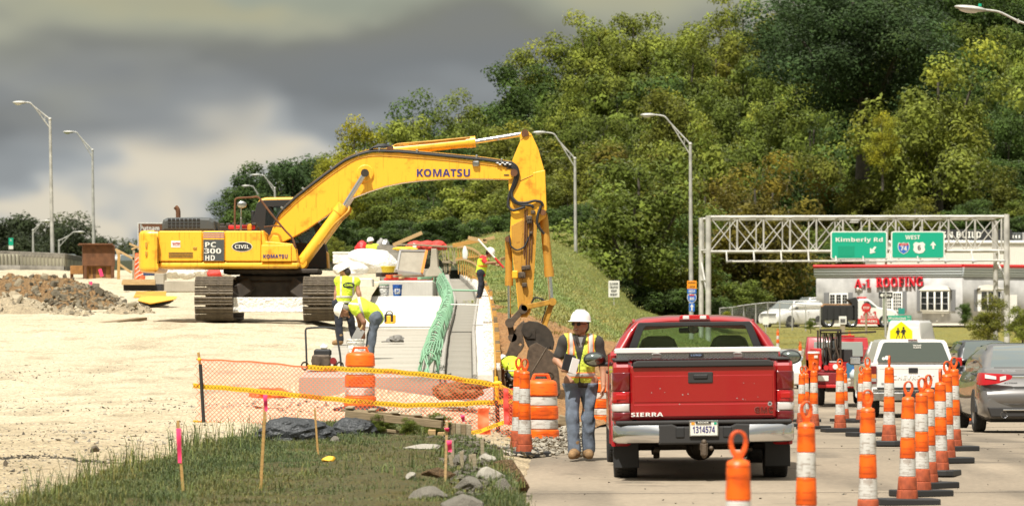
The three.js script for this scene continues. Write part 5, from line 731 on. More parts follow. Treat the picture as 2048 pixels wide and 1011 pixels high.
const pl=g_();pl.box(0.305,0.152,0.008,-0.005,0.607,0.145,0.002);const pp=T('number_plate',pl,m.signWhite,bp);const fr=g_();for(const y of[0.527,0.688])fr.box(0.325,0.014,0.014,-0.005,y,0.148,0.003);for(const x of[-0.163,0.153])fr.box(0.012,0.16,0.014,x,0.607,0.148,0.003);T('plate_frame',fr,m.chromeDull,pp);const t=g_();t.at(textGeo('1314574',0.25,0.075,0.003),-0.005,0.595,0.1495);T('plate_number',t,m.inkBlue,pp);const u=g_();u.box(0.17,0.028,0.005,-0.01,0.674,0.156,0.001);T('dealer_strip',u,m.black,pp);const du=g_();du.at(textGeo('ROCKER',0.12,0.018,0.003),-0.01,0.674,0.159);T('dealer_lettering',du,m.signWhite,pp);const st=g_();st.box(0.04,0.026,0.004,-0.125,0.662,0.151,0.001);T('plate_sticker',st,m.signOrange,pp);const s2=g_();s2.box(0.03,0.026,0.004,0.125,0.662,0.151,0.001);T('plate_sticker',s2,m.signGreen,pp);
const h=g_();h.box(0.09,0.09,0.3,-0.005,0.40,0.02,0.01);h.box(0.08,0.16,0.08,-0.005,0.37,0.16,0.02);h.sph(0.032,-0.005,0.455,0.17);h.cyl(0.02,0.024,0.05,-0.005,0.43,0.17,10);h.sph(0.026,0.075,0.385,0.15);h.sph(0.03,-0.005,0.30,0.15);T('tow_hitch',h,m.ironWorn);}
// underside
{const w=g_();for(const s of[-1,1]){w.box(0.09,0.16,4.6,s*0.46,0.52,-2.5,0.01);w.bar([s*0.52,0.36,-0.2],[s*0.52,0.3,-1.05],0.07,0.03);w.bar([s*0.52,0.3,-1.05],[s*0.52,0.42,-1.8],0.07,0.03);w.cyl(0.035,0.03,0.36,s*0.5,0.42,-1.15,10,0.2);w.box(0.07,0.14,0.07,s*0.5,0.32,-1.0,0.01);}w.cyl(0.05,0.05,1.6,0,0.385,-1.05,12,0,0,Math.PI/2);w.sph(0.17,0,0.375,-1.05,[1,0.95,0.9]);w.sph(0.11,0.0,0.36,-0.93);w.box(0.7,0.2,0.8,0.0,0.56,-0.75,0.05);w.box(1.6,0.14,0.1,0,0.56,-0.12,0.02);w.tube([[0.55,0.42,-0.6],[0.58,0.41,-1.4],[0.3,0.4,-2.4]],0.045,16,8);w.box(1.5,0.2,2.2,0,0.56,-3.4,0.04);T('chassis',w,m.iron);}
// cab
const zB=-2.06,zF=-3.75;
{const low=g_();for(const s of[-1,1]){sideExt(low,[[zB,0.5],[zB,1.42],[-2.12,1.47],[-3.72,1.44],[-3.78,1.35],[-3.78,0.5]],0.14,s*0.93,0.04);}low.box(1.8,0.92,0.05,0,0.98,zB-0.02,0.02);low.box(1.8,0.06,1.7,0,0.55,-2.9,0.02);T('cab_body',low,m.red);
for(const s of[-1,1]){const dr=g_();sideExt(dr,[[-2.5,0.56],[-2.5,1.43],[-3.7,1.41],[-3.7,0.56]],0.02,s*1.003,0.006);const d=T('door',dr,m.red);const h=g_();h.box(0.03,0.04,0.2,s*1.02,1.22,-2.66,0.012);T('handle',h,m.black,d);}
// roof as one shell: its ends roll down into the pillars
const rf=g_();const zs=[-2.20,-2.24,-2.34,-2.6,-3.1,-3.35,-3.5],hs=[1.800,1.832,1.85,1.865,1.865,1.85,1.80],ws=[0.665,0.68,0.69,0.695,0.69,0.675,0.645];rf.loft(zs.map((z,i)=>{const w2=ws[i],h=hs[i];return[[-w2-0.02,h-0.075,z],[-w2+0.01,h-0.03,z],[-w2+0.1,h-0.002,z],[-0.3,h+0.018,z],[0.3,h+0.018,z],[w2-0.1,h-0.002,z],[w2-0.01,h-0.03,z],[w2+0.02,h-0.075,z],[w2-0.06,h-0.09,z],[0,h-0.05,z],[-w2+0.06,h-0.09,z]];}));T('roof',rf,m.red);
const br=g_();br.ext([[-0.18,0],[0.18,0],[0.175,0.045],[0.15,0.055],[-0.15,0.055],[-0.175,0.045]],0.05,0,0.01);const b=br.build('brake_lamp',m.lens,o);b.position.set(-0.0,1.826,-2.185);for(const s of[-1,1]){const q=g_();q.box(0.075,0.04,0.012,s*0.1,0.027,0.027,0.006);q.build('cargo_lens',m.lensClear,b);}
// pillars and the frame round the back window
for(const s of[-1,1]){const p=g_();p.loft([[[s*0.945,1.42,zB+0.02],[s*0.985,1.42,zB-0.14],[s*0.985,1.42,zB-0.42],[s*0.945,1.42,zB-0.42],[s*0.80,1.42,zB+0.02]],[[s*0.84,1.62,zB-0.07],[s*0.875,1.62,zB-0.2],[s*0.865,1.62,zB-0.4],[s*0.82,1.62,zB-0.4],[s*0.71,1.62,zB-0.07]],[[s*0.69,1.80,zB-0.14],[s*0.715,1.79,zB-0.24],[s*0.71,1.79,zB-0.36],[s*0.66,1.79,zB-0.36],[s*0.62,1.80,zB-0.14]]]);p.bar([s*0.93,1.42,-3.72],[s*0.67,1.82,-3.42],0.06,0.1,0.015);p.bar([s*0.69,1.8,-2.5],[s*0.69,1.8,-3.45],0.05,0.06,0.015);T('pillar',p,m.red);}
const fr=g_(),out=[[-0.80,1.40],[0.80,1.40],[0.79,1.46],[0.665,1.785],[0.64,1.8],[-0.64,1.8],[-0.665,1.785],[-0.79,1.46]],inn=[[-0.70,1.45],[-0.595,1.735],[-0.57,1.755],[0.57,1.755],[0.595,1.735],[0.70,1.45]];const lean=new THREE.Matrix4().makeShear(0,0,0,0,0,0);fr.ext(out,0.03,0,0.006,[inn]);const sl=0.34;fr.l.forEach((q)=>{const a=q.attributes.position;for(let i=0;i<a.count;i++)a.setZ(i,a.getZ(i)+ zB+0.015 -(a.getY(i)- 1.42)*sl);});const bw=T('rear_window',fr,m.black);const gl=g_();gl.ext(inn,0.006,0,0);gl.l.forEach((q)=>{const a=q.attributes.position;for(let i=0;i<a.count;i++)a.setZ(i,a.getZ(i)+ zB+0.01 -(a.getY(i)- 1.42)*sl);});gl.build('pane',m.glass,bw);
const ws2=g_();ws2.loft([[[-0.88,1.42,-3.8],[0,1.4,-3.9],[0.88,1.42,-3.8]],[[-0.65,1.8,-3.48],[0,1.82,-3.54],[0.65,1.8,-3.48]]],false,false);T('windscreen',ws2,m.glass);for(const s of[-1,1]){const sw=g_();sw.loft([[[s*0.95,1.44,-2.5],[s*0.95,1.43,-3.7]],[[s*0.70,1.79,-2.5],[s*0.69,1.79,-3.45]]],false,false);T('side_window',sw,m.glass);}}
// inside the cab
{for(const x of[-0.42,0.42]){const w=g_();w.box(0.56,0.14,0.5,x,0.95,-2.75,0.05);w.ext([[-0.25,0],[0.25,0],[0.25,0.5],[0.19,0.64],[0.12,0.68],[-0.12,0.68],[-0.19,0.64],[-0.25,0.5]].map(([a,b])=>[a+x,b+0.96]),0.14,-2.45,0.05);w.l.at(-1).rotateX(0);T('seat',w,m.darkGrey);}
const s=g_();s.at(new THREE.TorusGeometry(0.185,0.017,8,26),-0.42,1.36,-3.25,-0.4);s.rod([-0.42,1.36,-3.25],[-0.42,1.22,-3.55],0.03);T('steering_wheel',s,m.black);const d=g_();d.box(1.7,0.26,0.35,0,1.29,-3.6,0.07);T('dashboard',d,m.darkGrey);const r=g_();r.box(0.24,0.065,0.03,-0.02,1.70,-3.42,0.02);r.rod([-0.02,1.72,-3.42],[-0.02,1.8,-3.46],0.01);T('rear_view_mirror',r,m.black);const c=g_();c.at(new THREE.CapsuleGeometry(0.05,0.05,4,10),0.03,1.735,-3.3);T('hanging_tag',c,m.bag);}
// hood and front end
{const w=g_();w.loft([[-3.72,1.36,0.9],[-4.2,1.33,0.93],[-4.9,1.27,0.94],[-5.3,1.2,0.9]].map(([z,h,x])=>[[-x-0.04,0.55,z],[-x-0.05,0.95,z],[-x,h-0.06,z],[-x+0.15,h,z],[x-0.15,h,z],[x,h-0.06,z],[x+0.05,0.95,z],[x+0.04,0.55,z]]));T('hood',w,m.red);const b=g_();b.box(1.96,0.25,0.2,0,0.58,-5.38,0.05);T('front_bumper',b,m.chrome);}
// the tool box lies across the bed
const tb=thing('tool_box','shiny checker plate tool box lying across the bed of the red pickup','tool box',[X(1409,D),roadY(D),-D]);tb.rotation.z=0.012;
{const w=g_();w.ext([[-0.93,1.36],[0.93,1.36],[0.93,1.435],[-0.93,1.435]],0.5,-1.6,0.006);w.box(1.5,0.4,0.46,0,1.15,-1.6,0.01);const b=w.build('box_body',m.plate,tb);const l=g_();l.ext([[-0.955,1.437],[0.955,1.437],[0.955,1.475],[0.93,1.492],[-0.93,1.492],[-0.955,1.475]],0.53,-1.6,0.006);l.build('lid',m.white,tb);
const g=new THREE.BoxGeometry(0.022,0.006,0.004),q=g_();for(let i=0;i<78;i++)for(let j=0;j<5;j++)q.at(g,-0.915+i*0.0236,1.368+j*0.0145,-1.348,0,0,(i+j)% 2?0.8:-0.8);tag(q.build('checker_ridge',m.chrome,b),null,null,null,'stuff');
for(const x of[-0.48,0.46]){const h=g_();h.box(0.11,0.06,0.025,x,1.4,-1.335,0.008);h.box(0.08,0.02,0.03,x,1.425,-1.33,0.006);h.build('latch',m.steel,tb);}const n=g_();n.box(0.17,0.045,0.01,-0.02,1.405,-1.34,0.004);const nb=n.build('name_badge',m.black,tb);const t=g_();t.at(textGeo('LUND',0.12,0.02,0.004),-0.02,1.407,-1.336);t.build('badge_lettering',M([0.2,0.3,0.45],0.4),nb);}
}
{
const D=106,o=thing('pickup_truck','white pickup truck with a white topper in the queue beyond the posts','pickup truck',[X(1827,D),roadY(D),-D]);const T=(n,w,mt,par=o)=>w.build(n,mt,par);
for(const s of[-1,1]){const w=g_();sideExt(w,[[-0.02,0.62],[-0.02,1.27],[-0.06,1.3],[-5.3,1.24],[-5.4,0.6],[-4.9,0.55],...arch(-4.4,0.45),[-3.8,0.5],[-1.8,0.5],...arch(-1.2,0.45),[-0.5,0.55]],0.2,s*0.89,0.045);T('body_side',w,m.whiteGloss);
const l=g_();l.box(0.14,0.42,0.05,s*0.93,1.02,0.0,0.015);const la=T('tail_lamp',l,m.lensDark);const a=g_();a.box(0.13,0.1,0.02,s*0.93,0.99,0.02,0.006);T('amber_lens',a,m.lensAmber,la);const c=g_();c.box(0.13,0.08,0.02,s*0.93,0.9,0.02,0.006);T('reversing_lens',c,m.grey,la);
const mr=g_();mr.box(0.3,0.2,0.1,s*1.13,1.33,-3.1,0.04);mr.box(0.12,0.05,0.05,s*0.97,1.28,-3.1,0.01);const mi=T('mirror',mr,m.black);const mg=g_();mg.box(0.24,0.15,0.01,s*1.13,1.33,-3.045,0.004);T('mirror_glass',mg,m.chrome,mi);for(const z of[-1.2,-4.4])wheel(o,s*0.84,0.37,z,0.375,0.25);}
{const w=g_();w.box(1.68,0.56,0.06,0,0.98,-0.01,0.02);w.box(1.6,0.1,0.03,0,1.2,0.01,0.01);const t=T('tailgate',w,m.whiteGloss);const h=g_();h.box(0.22,0.12,0.02,0.0,1.13,0.03,0.03);T('handle',h,m.black,t);const q=g_();q.at(textGeo('CHEVROLET',0.98,0.1,0.012),0,0.97,0.02);T('maker_lettering',q,m.white,t);const e=g_();e.at(textGeo('SILVERADO',0.26,0.035,0.01),-0.62,0.82,0.022);T('model_lettering',e,m.grey,t);}
{const w=g_();w.ext([[-0.97,0.48],[-0.9,0.42],[0.9,0.42],[0.97,0.48],[0.97,0.62],[-0.97,0.62]],0.2,0.05,0.03);w.box(1.9,0.05,0.2,0,0.67,0.04,0.01);const b=T('bumper',w,m.chromeDull);const q=g_();q.box(0.5,0.16,0.02,0,0.53,0.15,0.01);T('bumper_step',q,m.black,b);const u=g_();u.box(1.7,0.05,0.22,0,0.705,0.04,0.01);T('step_pad',u,m.black,b);const ch=g_();ch.box(1.3,0.25,4.8,0,0.5,-2.6,0.03);T('chassis',ch,m.iron);}
{const rows=[[0.0,1.3,0.93,0.93],[-0.12,1.83,0.78,0.78],[-1.9,1.86,0.8,0.8],[-2.05,1.86,0.8,0.8]];const w=g_();const R3=(z0,z1)=>[[-0.95,1.28,z0],[-0.93,1.36,z0-0.01],[-0.80,1.78,z0-0.1],[-0.74,1.84,z0-0.12],[-0.5,1.862,z0-0.12],[0.5,1.862,z0-0.12],[0.74,1.84,z0-0.12],[0.80,1.78,z0-0.1],[0.93,1.36,z0-0.01],[0.95,1.28,z0]];w.loft([R3(-0.02),R3(-2.0)].map((r,i)=>r.map(([x,y,z])=>[x,y,i?z:z])),true,true);const t=T('topper',w,m.whiteGloss);const g=g_();g.ext([[-0.83,1.32],[0.83,1.32],[0.845,1.38],[0.70,1.76],[0.66,1.79],[-0.66,1.79],[-0.70,1.76],[-0.845,1.38]],0.03,0,0.008);g.l.forEach((q)=>{const a=q.attributes.position;for(let i=0;i<a.count;i++)a.setZ(i,a.getZ(i)+ 0.005 -(a.getY(i)- 1.3)*0.2);});const rw=T('rear_window',g,m.glassDark,t);const st=g_();st.at(textGeo('TROUT',0.2,0.035,0.004),0.1,1.715,-0.055,-0.2);st.at(textGeo('SLAYER',0.18,0.035,0.004),0.1,1.665,-0.045,-0.2);for(const[x,y,r]of[[-0.7,1.405,0.035],[-0.62,1.425,0.05]])st.cyl(r,r,0.006,x,y,0.005,14,Math.PI/2-0.2);T('window_sticker',st,m.signWhite,rw);const br=g_();br.box(0.22,0.025,0.02,0,1.845,-0.11,0.005);T('brake_lamp',br,m.lensDark,t);}
{const w=g_();w.loft([[-2.3,0.9,1.25],[-2.35,0.74,1.78],[-3.3,0.74,1.8],[-3.9,0.88,1.25]].map(([z,x,h])=>[[-0.95,1.2,z],[-x,h,z],[x,h,z],[0.95,1.2,z]]));T('cab',w,m.whiteGloss);const h=g_();h.box(1.75,0.5,1.5,0,0.95,-4.6,0.06);T('hood',h,m.whiteGloss);}
}
// a rounded saloon or estate body, from cross sections
function carShell(o,paint,glassM,{L=4.8,W=0.9,belt=0.98,H=1.46,deck=1.05,zc=[0.55,1.35,3.0,3.75],wr=0.33,wz=[1.05,3.85],wagon=false}){
const T=(n,w,mt,par=o)=>w.build(n,mt,par),w=g_();
const sec=[[0,0.84,0.62,0.28],[0.04,0.93,0.75,0.24],[0.25,0.98,deck-0.06,0.22],[0.6,1,deck,0.2],[1.2,1,belt+0.02,0.2],[2.4,1,belt-0.02,0.2],[3.6,1,belt-0.03,0.2],[4.2,0.97,belt-0.1,0.22],[4.65,0.9,belt-0.24,0.24],[4.8,0.78,belt-0.36,0.3]].map(([z,k,h,b])=>[z/4.8*L,k*W,h,b]);
w.loft(sec.map(([z,x,h,b])=>[[-x*0.88,b,-z],[-x*0.97,b+0.1,-z],[-x,b +(h-b)*0.45,-z],[-x*0.975,b +(h-b)*0.75,-z],[-x*0.9,h-0.02,-z],[-x*0.8,h,-z],[0,h+0.015,-z],[x*0.8,h,-z],[x*0.9,h-0.02,-z],[x*0.975,b +(h-b)*0.75,-z],[x,b +(h-b)*0.45,-z],[x*0.97,b+0.1,-z],[x*0.88,b,-z]]));
T('body_shell',w,paint);
const[a,b,c,d]=zc,g=g_(),ring=(z,x,y,k)=>[[-x,belt-0.05,-z],[-x,y>belt+0.03?belt +(y-belt)*0.5:belt,-z],[-k,y-0.04,-z],[-k*0.8,y,-z],[k*0.8,y,-z],[k,y-0.04,-z],[x,y>belt+0.03?belt +(y-belt)*0.5:belt,-z],[x,belt-0.05,-z]];
const rows=[ring(a,W*0.86,belt+0.01,W*0.8),ring(lerp(a,b,0.5),W*0.86,lerp(belt,H,0.62),W*0.74),ring(b,W*0.87,H-0.03,W*0.68),ring((b+c)/ 2,W*0.88,H,W*0.67),ring(c,W*0.87,H-0.04,W*0.67),ring(lerp(c,d,0.6),W*0.88,lerp(H,belt,0.6),W*0.75),ring(d,W*0.86,belt,W*0.8)];
g.loft(rows);T('cabin',g,paint);
// panes lie just proud of the cabin
const pane=(n,q)=>{const u=g_();u.loft(q,false,false);return T(n,u,glassM);},up=0.012;
pane('rear_window',[[[-W*0.74,belt+0.05,-a+up-0.03],[0,belt+0.05,-a+up+0.0],[W*0.74,belt+0.05,-a+up-0.03]],[[-W*0.66,lerp(belt,H,0.62),-lerp(a,b,0.5)+ up+0.01],[0,lerp(belt,H,0.62)+ 0.01,-lerp(a,b,0.5)+ up+0.02],[W*0.66,lerp(belt,H,0.62),-lerp(a,b,0.5)+ up+0.01]],[[-W*0.6,H-0.05,-b+0.07],[0,H-0.03,-b+0.07],[W*0.6,H-0.05,-b+0.07]]]);
pane('windscreen',[[[-W*0.76,belt+0.03,-d-up+0.05],[W*0.76,belt+0.03,-d-up+0.05]],[[-W*0.64,H-0.05,-c-0.09],[W*0.64,H-0.05,-c-0.09]]]);
for(const s of[-1,1])for(const[z0,z1]of[[lerp(a,b,0.75),(b+c)/ 2-0.06],[(b+c)/ 2+0.04,lerp(c,d,0.45)]]){const t=z0<b?[b-0.0,z1]:[z0,Math.min(z1,c+0.05)];pane('side_window',[[[s*(W*0.885),belt+0.03,-z0],[s*(W*0.885),belt+0.03,-z1 -(z0>b?0.1:0)]],[[s*(W*0.70+0.012),H-0.07,-Math.max(t[0],z0)],[s*(W*0.70+0.012),H-0.07,-t[1]]]]);}
for(const s of[-1,1]){for(const z of wz){wheel(o,s*(W-0.1),wr,-z,wr,0.21);const ar=g_();const q=[];for(let i=0;i<=12;i++){const t=i/12*Math.PI;q.push([-z-Math.cos(t)*(wr+0.05),wr+Math.sin(t)*(wr+0.05)]);}sideExt(ar,q,0.03,s*(W-0.012),0.004);T('wheel_arch',ar,m.black);}
const mr=g_();mr.at(new THREE.SphereGeometry(1,14,10),s*(W+0.11),belt+0.08,-lerp(c,d,0.45),0,0,0,[0.12,0.08,0.09]);mr.box(0.12,0.03,0.05,s*W,belt+0.03,-lerp(c,d,0.45),0.01);T('mirror',mr,m.black);
for(const z of[lerp(b,c,0.0)+ 0.1,lerp(b,c,0.62)]){const h=g_();h.box(0.03,0.035,0.17,s*(W+0.0),belt-0.16,-z,0.012);T('handle',h,paint===m.grey_car?m.chromeDull:m.black);}}
return T;
}
{
const D=74,o=thing('sedan_car','dark grey sedan at the right edge of the road, cut off by the frame','car',[X(2073,D),roadY(D),-D]);
const T=carShell(o,m.grey_car,m.glassDark,{L:4.85,W:0.93,belt:1.02,H:1.475,deck:1.08,zc:[0.55,1.4,2.9,3.7]});
for(const s of[-1,1]){const l=g_();l.loft([[[s*0.42,0.885,0.055],[s*0.38,0.93,0.05],[s*0.45,0.965,0.045]],[[s*0.62,0.815,0.05],[s*0.6,0.9,0.045],[s*0.62,0.975,0.03]],[[s*0.82,0.79,0.02],[s*0.82,0.9,0.0],[s*0.82,0.985,-0.04]],[[s*0.915,0.785,-0.12],[s*0.915,0.9,-0.14],[s*0.9,0.99,-0.2]],[[s*0.945,0.8,-0.3],[s*0.945,0.9,-0.32],[s*0.92,0.98,-0.36]]],false,false);const la=T('tail_lamp',l,m.lens);const c=g_();c.loft([[[s*0.5,0.885,0.062],[s*0.5,0.945,0.055]],[[s*0.6,0.855,0.06],[s*0.6,0.925,0.052]]],false,false);c.loft([[[s*0.66,0.88,0.052],[s*0.66,0.93,0.045]],[[s*0.84,0.9,0.008],[s*0.84,0.965,-0.012]]],false,false);T('clear_lens',c,m.lensClear,la);const ex=g_();ex.lathe([[0.035,-0.06],[0.055,-0.06],[0.058,0],[0.052,0.004],[0.045,-0.05]],18,s*0.53,0.3,0.04,Math.PI/2);T('exhaust_pipe',ex,m.chrome);}
{const b=g_();b.ext([[-0.74,0.26],[0.74,0.26],[0.8,0.42],[-0.8,0.42]],0.08,0.0,0.02);const dif=T('bumper_insert',b,m.blackMatt);const c=g_();c.box(1.1,0.02,0.03,0,0.38,0.05,0.006);T('chrome_trim',c,m.chrome,dif);const bl=g_();bl.loft([[-0.8,-0.02],[-0.4,0.05],[0.4,0.05],[0.8,-0.02]].map(([x,z])=>[[x,0.72,z-0.06],[x,0.66,z+0.0],[x,0.58,z+0.01],[x,0.5,z-0.01],[x,0.45,z-0.06]]),false,false);T('bumper',bl,m.grey_car);const st=g_();st.box(0.8,0.045,0.03,0,0.92,0.055,0.012);T('chrome_strip',st,m.chrome);const t=g_();t.at(textGeo('ALTIMA',0.22,0.035,0.01),-0.45,1.02,0.01,-0.3);T('model_lettering',t,m.chrome);const pl=g_();pl.box(0.31,0.16,0.01,0,0.76,0.05,0.003);T('number_plate',pl,m.signWhite);const li=g_();li.box(1.36,0.016,0.03,0,1.075,-0.13,0.006);T('boot_lip',li,m.grey_car);const u=g_();u.box(1.5,0.16,4.2,0,0.25,-2.4,0.04);T('underbody',u,m.black);}
}
{const D=138,o=thing('estate_car','black estate car ahead of the grey sedan','car',[X(1972,D),roadY(D),-D]),T=carShell(o,m.darkCar,m.glassDark,{L:4.9,W:0.95,belt:1.1,H:1.72,deck:1.16,zc:[0.1,0.45,3.0,3.7],wr:0.37});for(const s of[-1,1]){const l=g_();l.box(0.2,0.26,0.06,s*0.82,1.05,0.02,0.02);T('tail_lamp',l,m.lens);}}
{const D=150,o=thing('white_car','white car half hidden behind the posts beside the red pickup','car',[X(1600,D),roadY(D)- 0.1,-D],0.5),T=carShell(o,m.whiteGloss,m.glassDark,{L:4.6,W:0.9,belt:0.95,H:1.42,deck:1.02});for(const s of[-1,1]){const l=g_();l.box(0.2,0.14,0.06,s*0.75,0.85,0.02,0.02);T('tail_lamp',l,m.lens);}}
{
const D=120,o=thing('work_truck','red flatbed work truck with rusty equipment rack, seen from behind','work truck',[X(1692,D),roadY(D)+ 0.05,-D]);const T=(n,w,mt,par=o)=>w.build(n,mt,par);
{const w=g_();w.box(1.5,0.3,0.08,0,0.72,0,0.02);w.box(1.56,0.06,2.6,0,0.9,-1.3,0.01);T('flat_bed',w,m.redDark);const b=g_();b.box(1.56,0.09,0.1,0,0.51,0.02,0.015);T('bumper',b,m.redPlain);for(const s of[-1,1]){const q=g_();q.box(0.16,0.62,2.3,s*0.72,1.2,-1.15,0.02);const sp=T('side_locker',q,m.redPlain);const r=g_();r.cyl(0.05,0.05,0.02,s*0.72,1.0,0.01,14,Math.PI/2);T('marker_lamp',r,m.lensClear,sp);for(const z of[-0.9,-3.9])wheel(o,s*0.66,0.36,z,0.37,0.3);}const pl=g_();pl.box(0.28,0.14,0.01,-0.6,0.72,0.05,0.003);T('number_plate',pl,m.signWhite);const p2=g_();p2.box(0.24,0.1,0.01,0.55,0.36,0.05,0.003);T('sticker',p2,m.signWhite);const ch=g_();ch.box(1.0,0.2,4.4,0,0.45,-2.3,0.03);T('chassis',ch,m.iron);}
{const w=g_();w.loft([[-2.75,0.86,0.9,0.9],[-2.8,0.8,1.78,1],[-3.6,0.8,1.82,1],[-4.1,0.86,1.3,1]].map(([z,x,h])=>[[-0.88,0.7,z],[-0.88,1.2,z],[-x,h,z],[x,h,z],[0.88,1.2,z],[0.88,0.7,z]]));const c=T('cab',w,m.red);const q=g_();q.ext([[-0.68,1.28],[0.68,1.28],[0.66,1.68],[-0.66,1.68]],0.04,-2.72,0.01);T('rear_window',q,M([0.3,0.36,0.32],0.1),c);const h=g_();h.box(1.7,0.5,1.2,0,0.95,-4.7,0.06);T('hood',h,m.red);const br=g_();br.box(0.5,0.06,0.04,0.2,1.83,-2.8,0.01);T('cab_lamp',br,m.lens,c);}
{const r=g_();for(const x of[-0.66,-0.12])for(const z of[-0.2,-1.2])r.bar([x,0.92,z],[x,2.0,z],0.05);r.bar([-0.68,2.0,-0.2],[-0.1,2.0,-0.2],0.06,0.16);r.bar([-0.68,1.92,-0.2],[-0.1,1.92,-0.2],0.03);r.bar([-0.1,1.92,-0.4],[0.85,1.96,-0.5],0.05);r.bar([-0.66,1.5,-0.2],[-0.1,1.5,-0.2],0.04);T('equipment_rack',r,m.iron);for(let i=0;i<9;i++){const h=g_(),x=-0.6+i*0.055,z=-0.12 -(i % 3)*0.1;h.tube([[x,1.9,z],[x+rr(-0.06,0.06),1.6,z+0.05],[x+rr(-0.1,0.1),1.25,z+0.04],[x+rr(-0.08,0.12),1.05,z]],0.024,14,6);T('hose',h,i % 3?m.iron:m.ironWorn);}const t=g_();t.cyl(0.11,0.11,0.75,-0.28,1.3,-0.35,16);t.sph(0.11,-0.28,1.68,-0.35);t.cyl(0.08,0.08,0.6,-0.5,1.25,-0.4,14);T('gas_bottle',t,m.darkGrey);
const e=g_();e.box(0.3,0.2,0.3,-0.3,1.02,-0.1,0.02);for(const x of[-0.52,-0.08])e.cyl(0.07,0.07,0.1,x,1.0,0,14,Math.PI/2);T('compressor',e,m.redPlain);const f=g_();f.cyl(0.07,0.07,0.02,-0.28,1.03,0.06,16,Math.PI/2);f.box(0.3,0.02,0.06,-0.28,1.16,0.02,0.004);T('compressor_gauge',f,m.white);const bx=g_();bx.box(0.3,0.34,0.3,0.06,1.32,-0.5,0.02);T('battery_box',bx,m.blackMatt);}
const put=(name,label,cat,px,py,dd,f)=>{const g=thing(name,label,cat,P(px,py,dd));f(g);return g;};
put('welding_machine','blue machine standing on the bed of the red work truck','machine',1701,757,119.6,(g)=>{const w=g_();w.box(0.2,0.42,0.3,0,0.21,0,0.02);w.build('housing',M([0.05,0.16,0.25],0.5),g);const k=g_();k.box(0.14,0.02,0.31,0,0.43,0,0.005);k.build('lid',m.darkGrey,g);});
put('drink_cooler','orange round cooler with white lid on the red work truck','cooler',1628,740,119.5,(g)=>{const w=g_();w.cyl(0.13,0.155,0.42,0,0.24,0,20);w.cyl(0.15,0.15,0.04,0,0.02,0,20);w.build('cooler_body',m.orangeBand,g);const l=g_();l.cyl(0.165,0.16,0.05,0,0.475,0,20);l.build('lid',m.white,g);const s=g_();s.box(0.1,0.07,0.01,0.05,0.36,0.148,0.004,0,0.3,0);s.build('label_patch',m.signWhite,g);});
for(const[px,k,lab]of[[1712,1,'cream bucket with blue rim on the bed of the red work truck'],[1699,0.62,'small white tub on the bed of the red work truck']])put('bucket',lab,'bucket',px,772,119.3,(g)=>{const w=g_();w.lathe([[0,0],[0.13*k,0],[0.15*k,0.34*k],[0.16*k,0.35*k],[0.14*k,0.35*k],[0.12*k,0.02],[0,0.02]],18);w.build('pail',m.bag,g);if(k===1){const r=g_();r.cyl(0.16,0.16,0.03,0,0.35,0,18);r.build('lid',m.signBlue,g);}});
put('water_bottle','clear water bottle with blue cap on the red work truck','bottle',1708,757,119.1,(g)=>{const w=g_();w.lathe([[0,0],[0.1,0],[0.11,0.15],[0.05,0.22],[0.04,0.26],[0,0.26]],16);w.build('bottle_body',M([0.5,0.58,0.6],0.2),g);const c=g_();c.cyl(0.045,0.045,0.05,0,0.28,0,12);c.build('cap',m.signBlue,g);});
}
{
const D=196,o=thing('cargo_van','white high roofed van behind the white pickup, yellow school sign before it','van',[X(1808,D),roadY(D)- 0.1,-D],-0.34);const T=(n,w,mt,par=o)=>w.build(n,mt,par);
const w=g_();w.loft([[0,0.66,2.02],[-0.15,0.72,2.1],[-2.2,0.72,2.1],[-2.5,0.66,2.0]].map(([z,x,h])=>[[-0.78,0.4,z],[-0.8,1.2,z],[-x,h-0.12,z],[-x+0.12,h,z],[x-0.12,h,z],[x,h-0.12,z],[0.8,1.2,z],[0.78,0.4,z]]));T('van_body',w,m.whiteGloss);const d=g_();for(const s of[-1,1])d.box(0.66,1.2,0.02,s*0.34,1.2,0.0,0.02);T('rear_door',d,m.whiteGloss);const q=g_();q.at(textGeo('OCK',0.5,0.13,0.01),-0.35,1.5,0.02);T('lettering',q,m.grey);const mr=g_();mr.box(0.16,0.3,0.1,-1.02,1.55,-2.2,0.04);mr.box(0.2,0.04,0.04,-0.88,1.5,-2.2,0.01);T('mirror',mr,m.black);const sd=g_();sd.box(0.02,0.55,1.5,-0.735,1.62,-1.2,0.01,0,0,-0.08);T('side_shade',sd,M([0.45,0.43,0.38],0.5));for(const s of[-1,1])for(const z of[-0.5,-2.0])wheel(o,s*0.7,0.33,z,0.33,0.2);  // grey sheet on the left flank paints that side of the white van as shaded
}
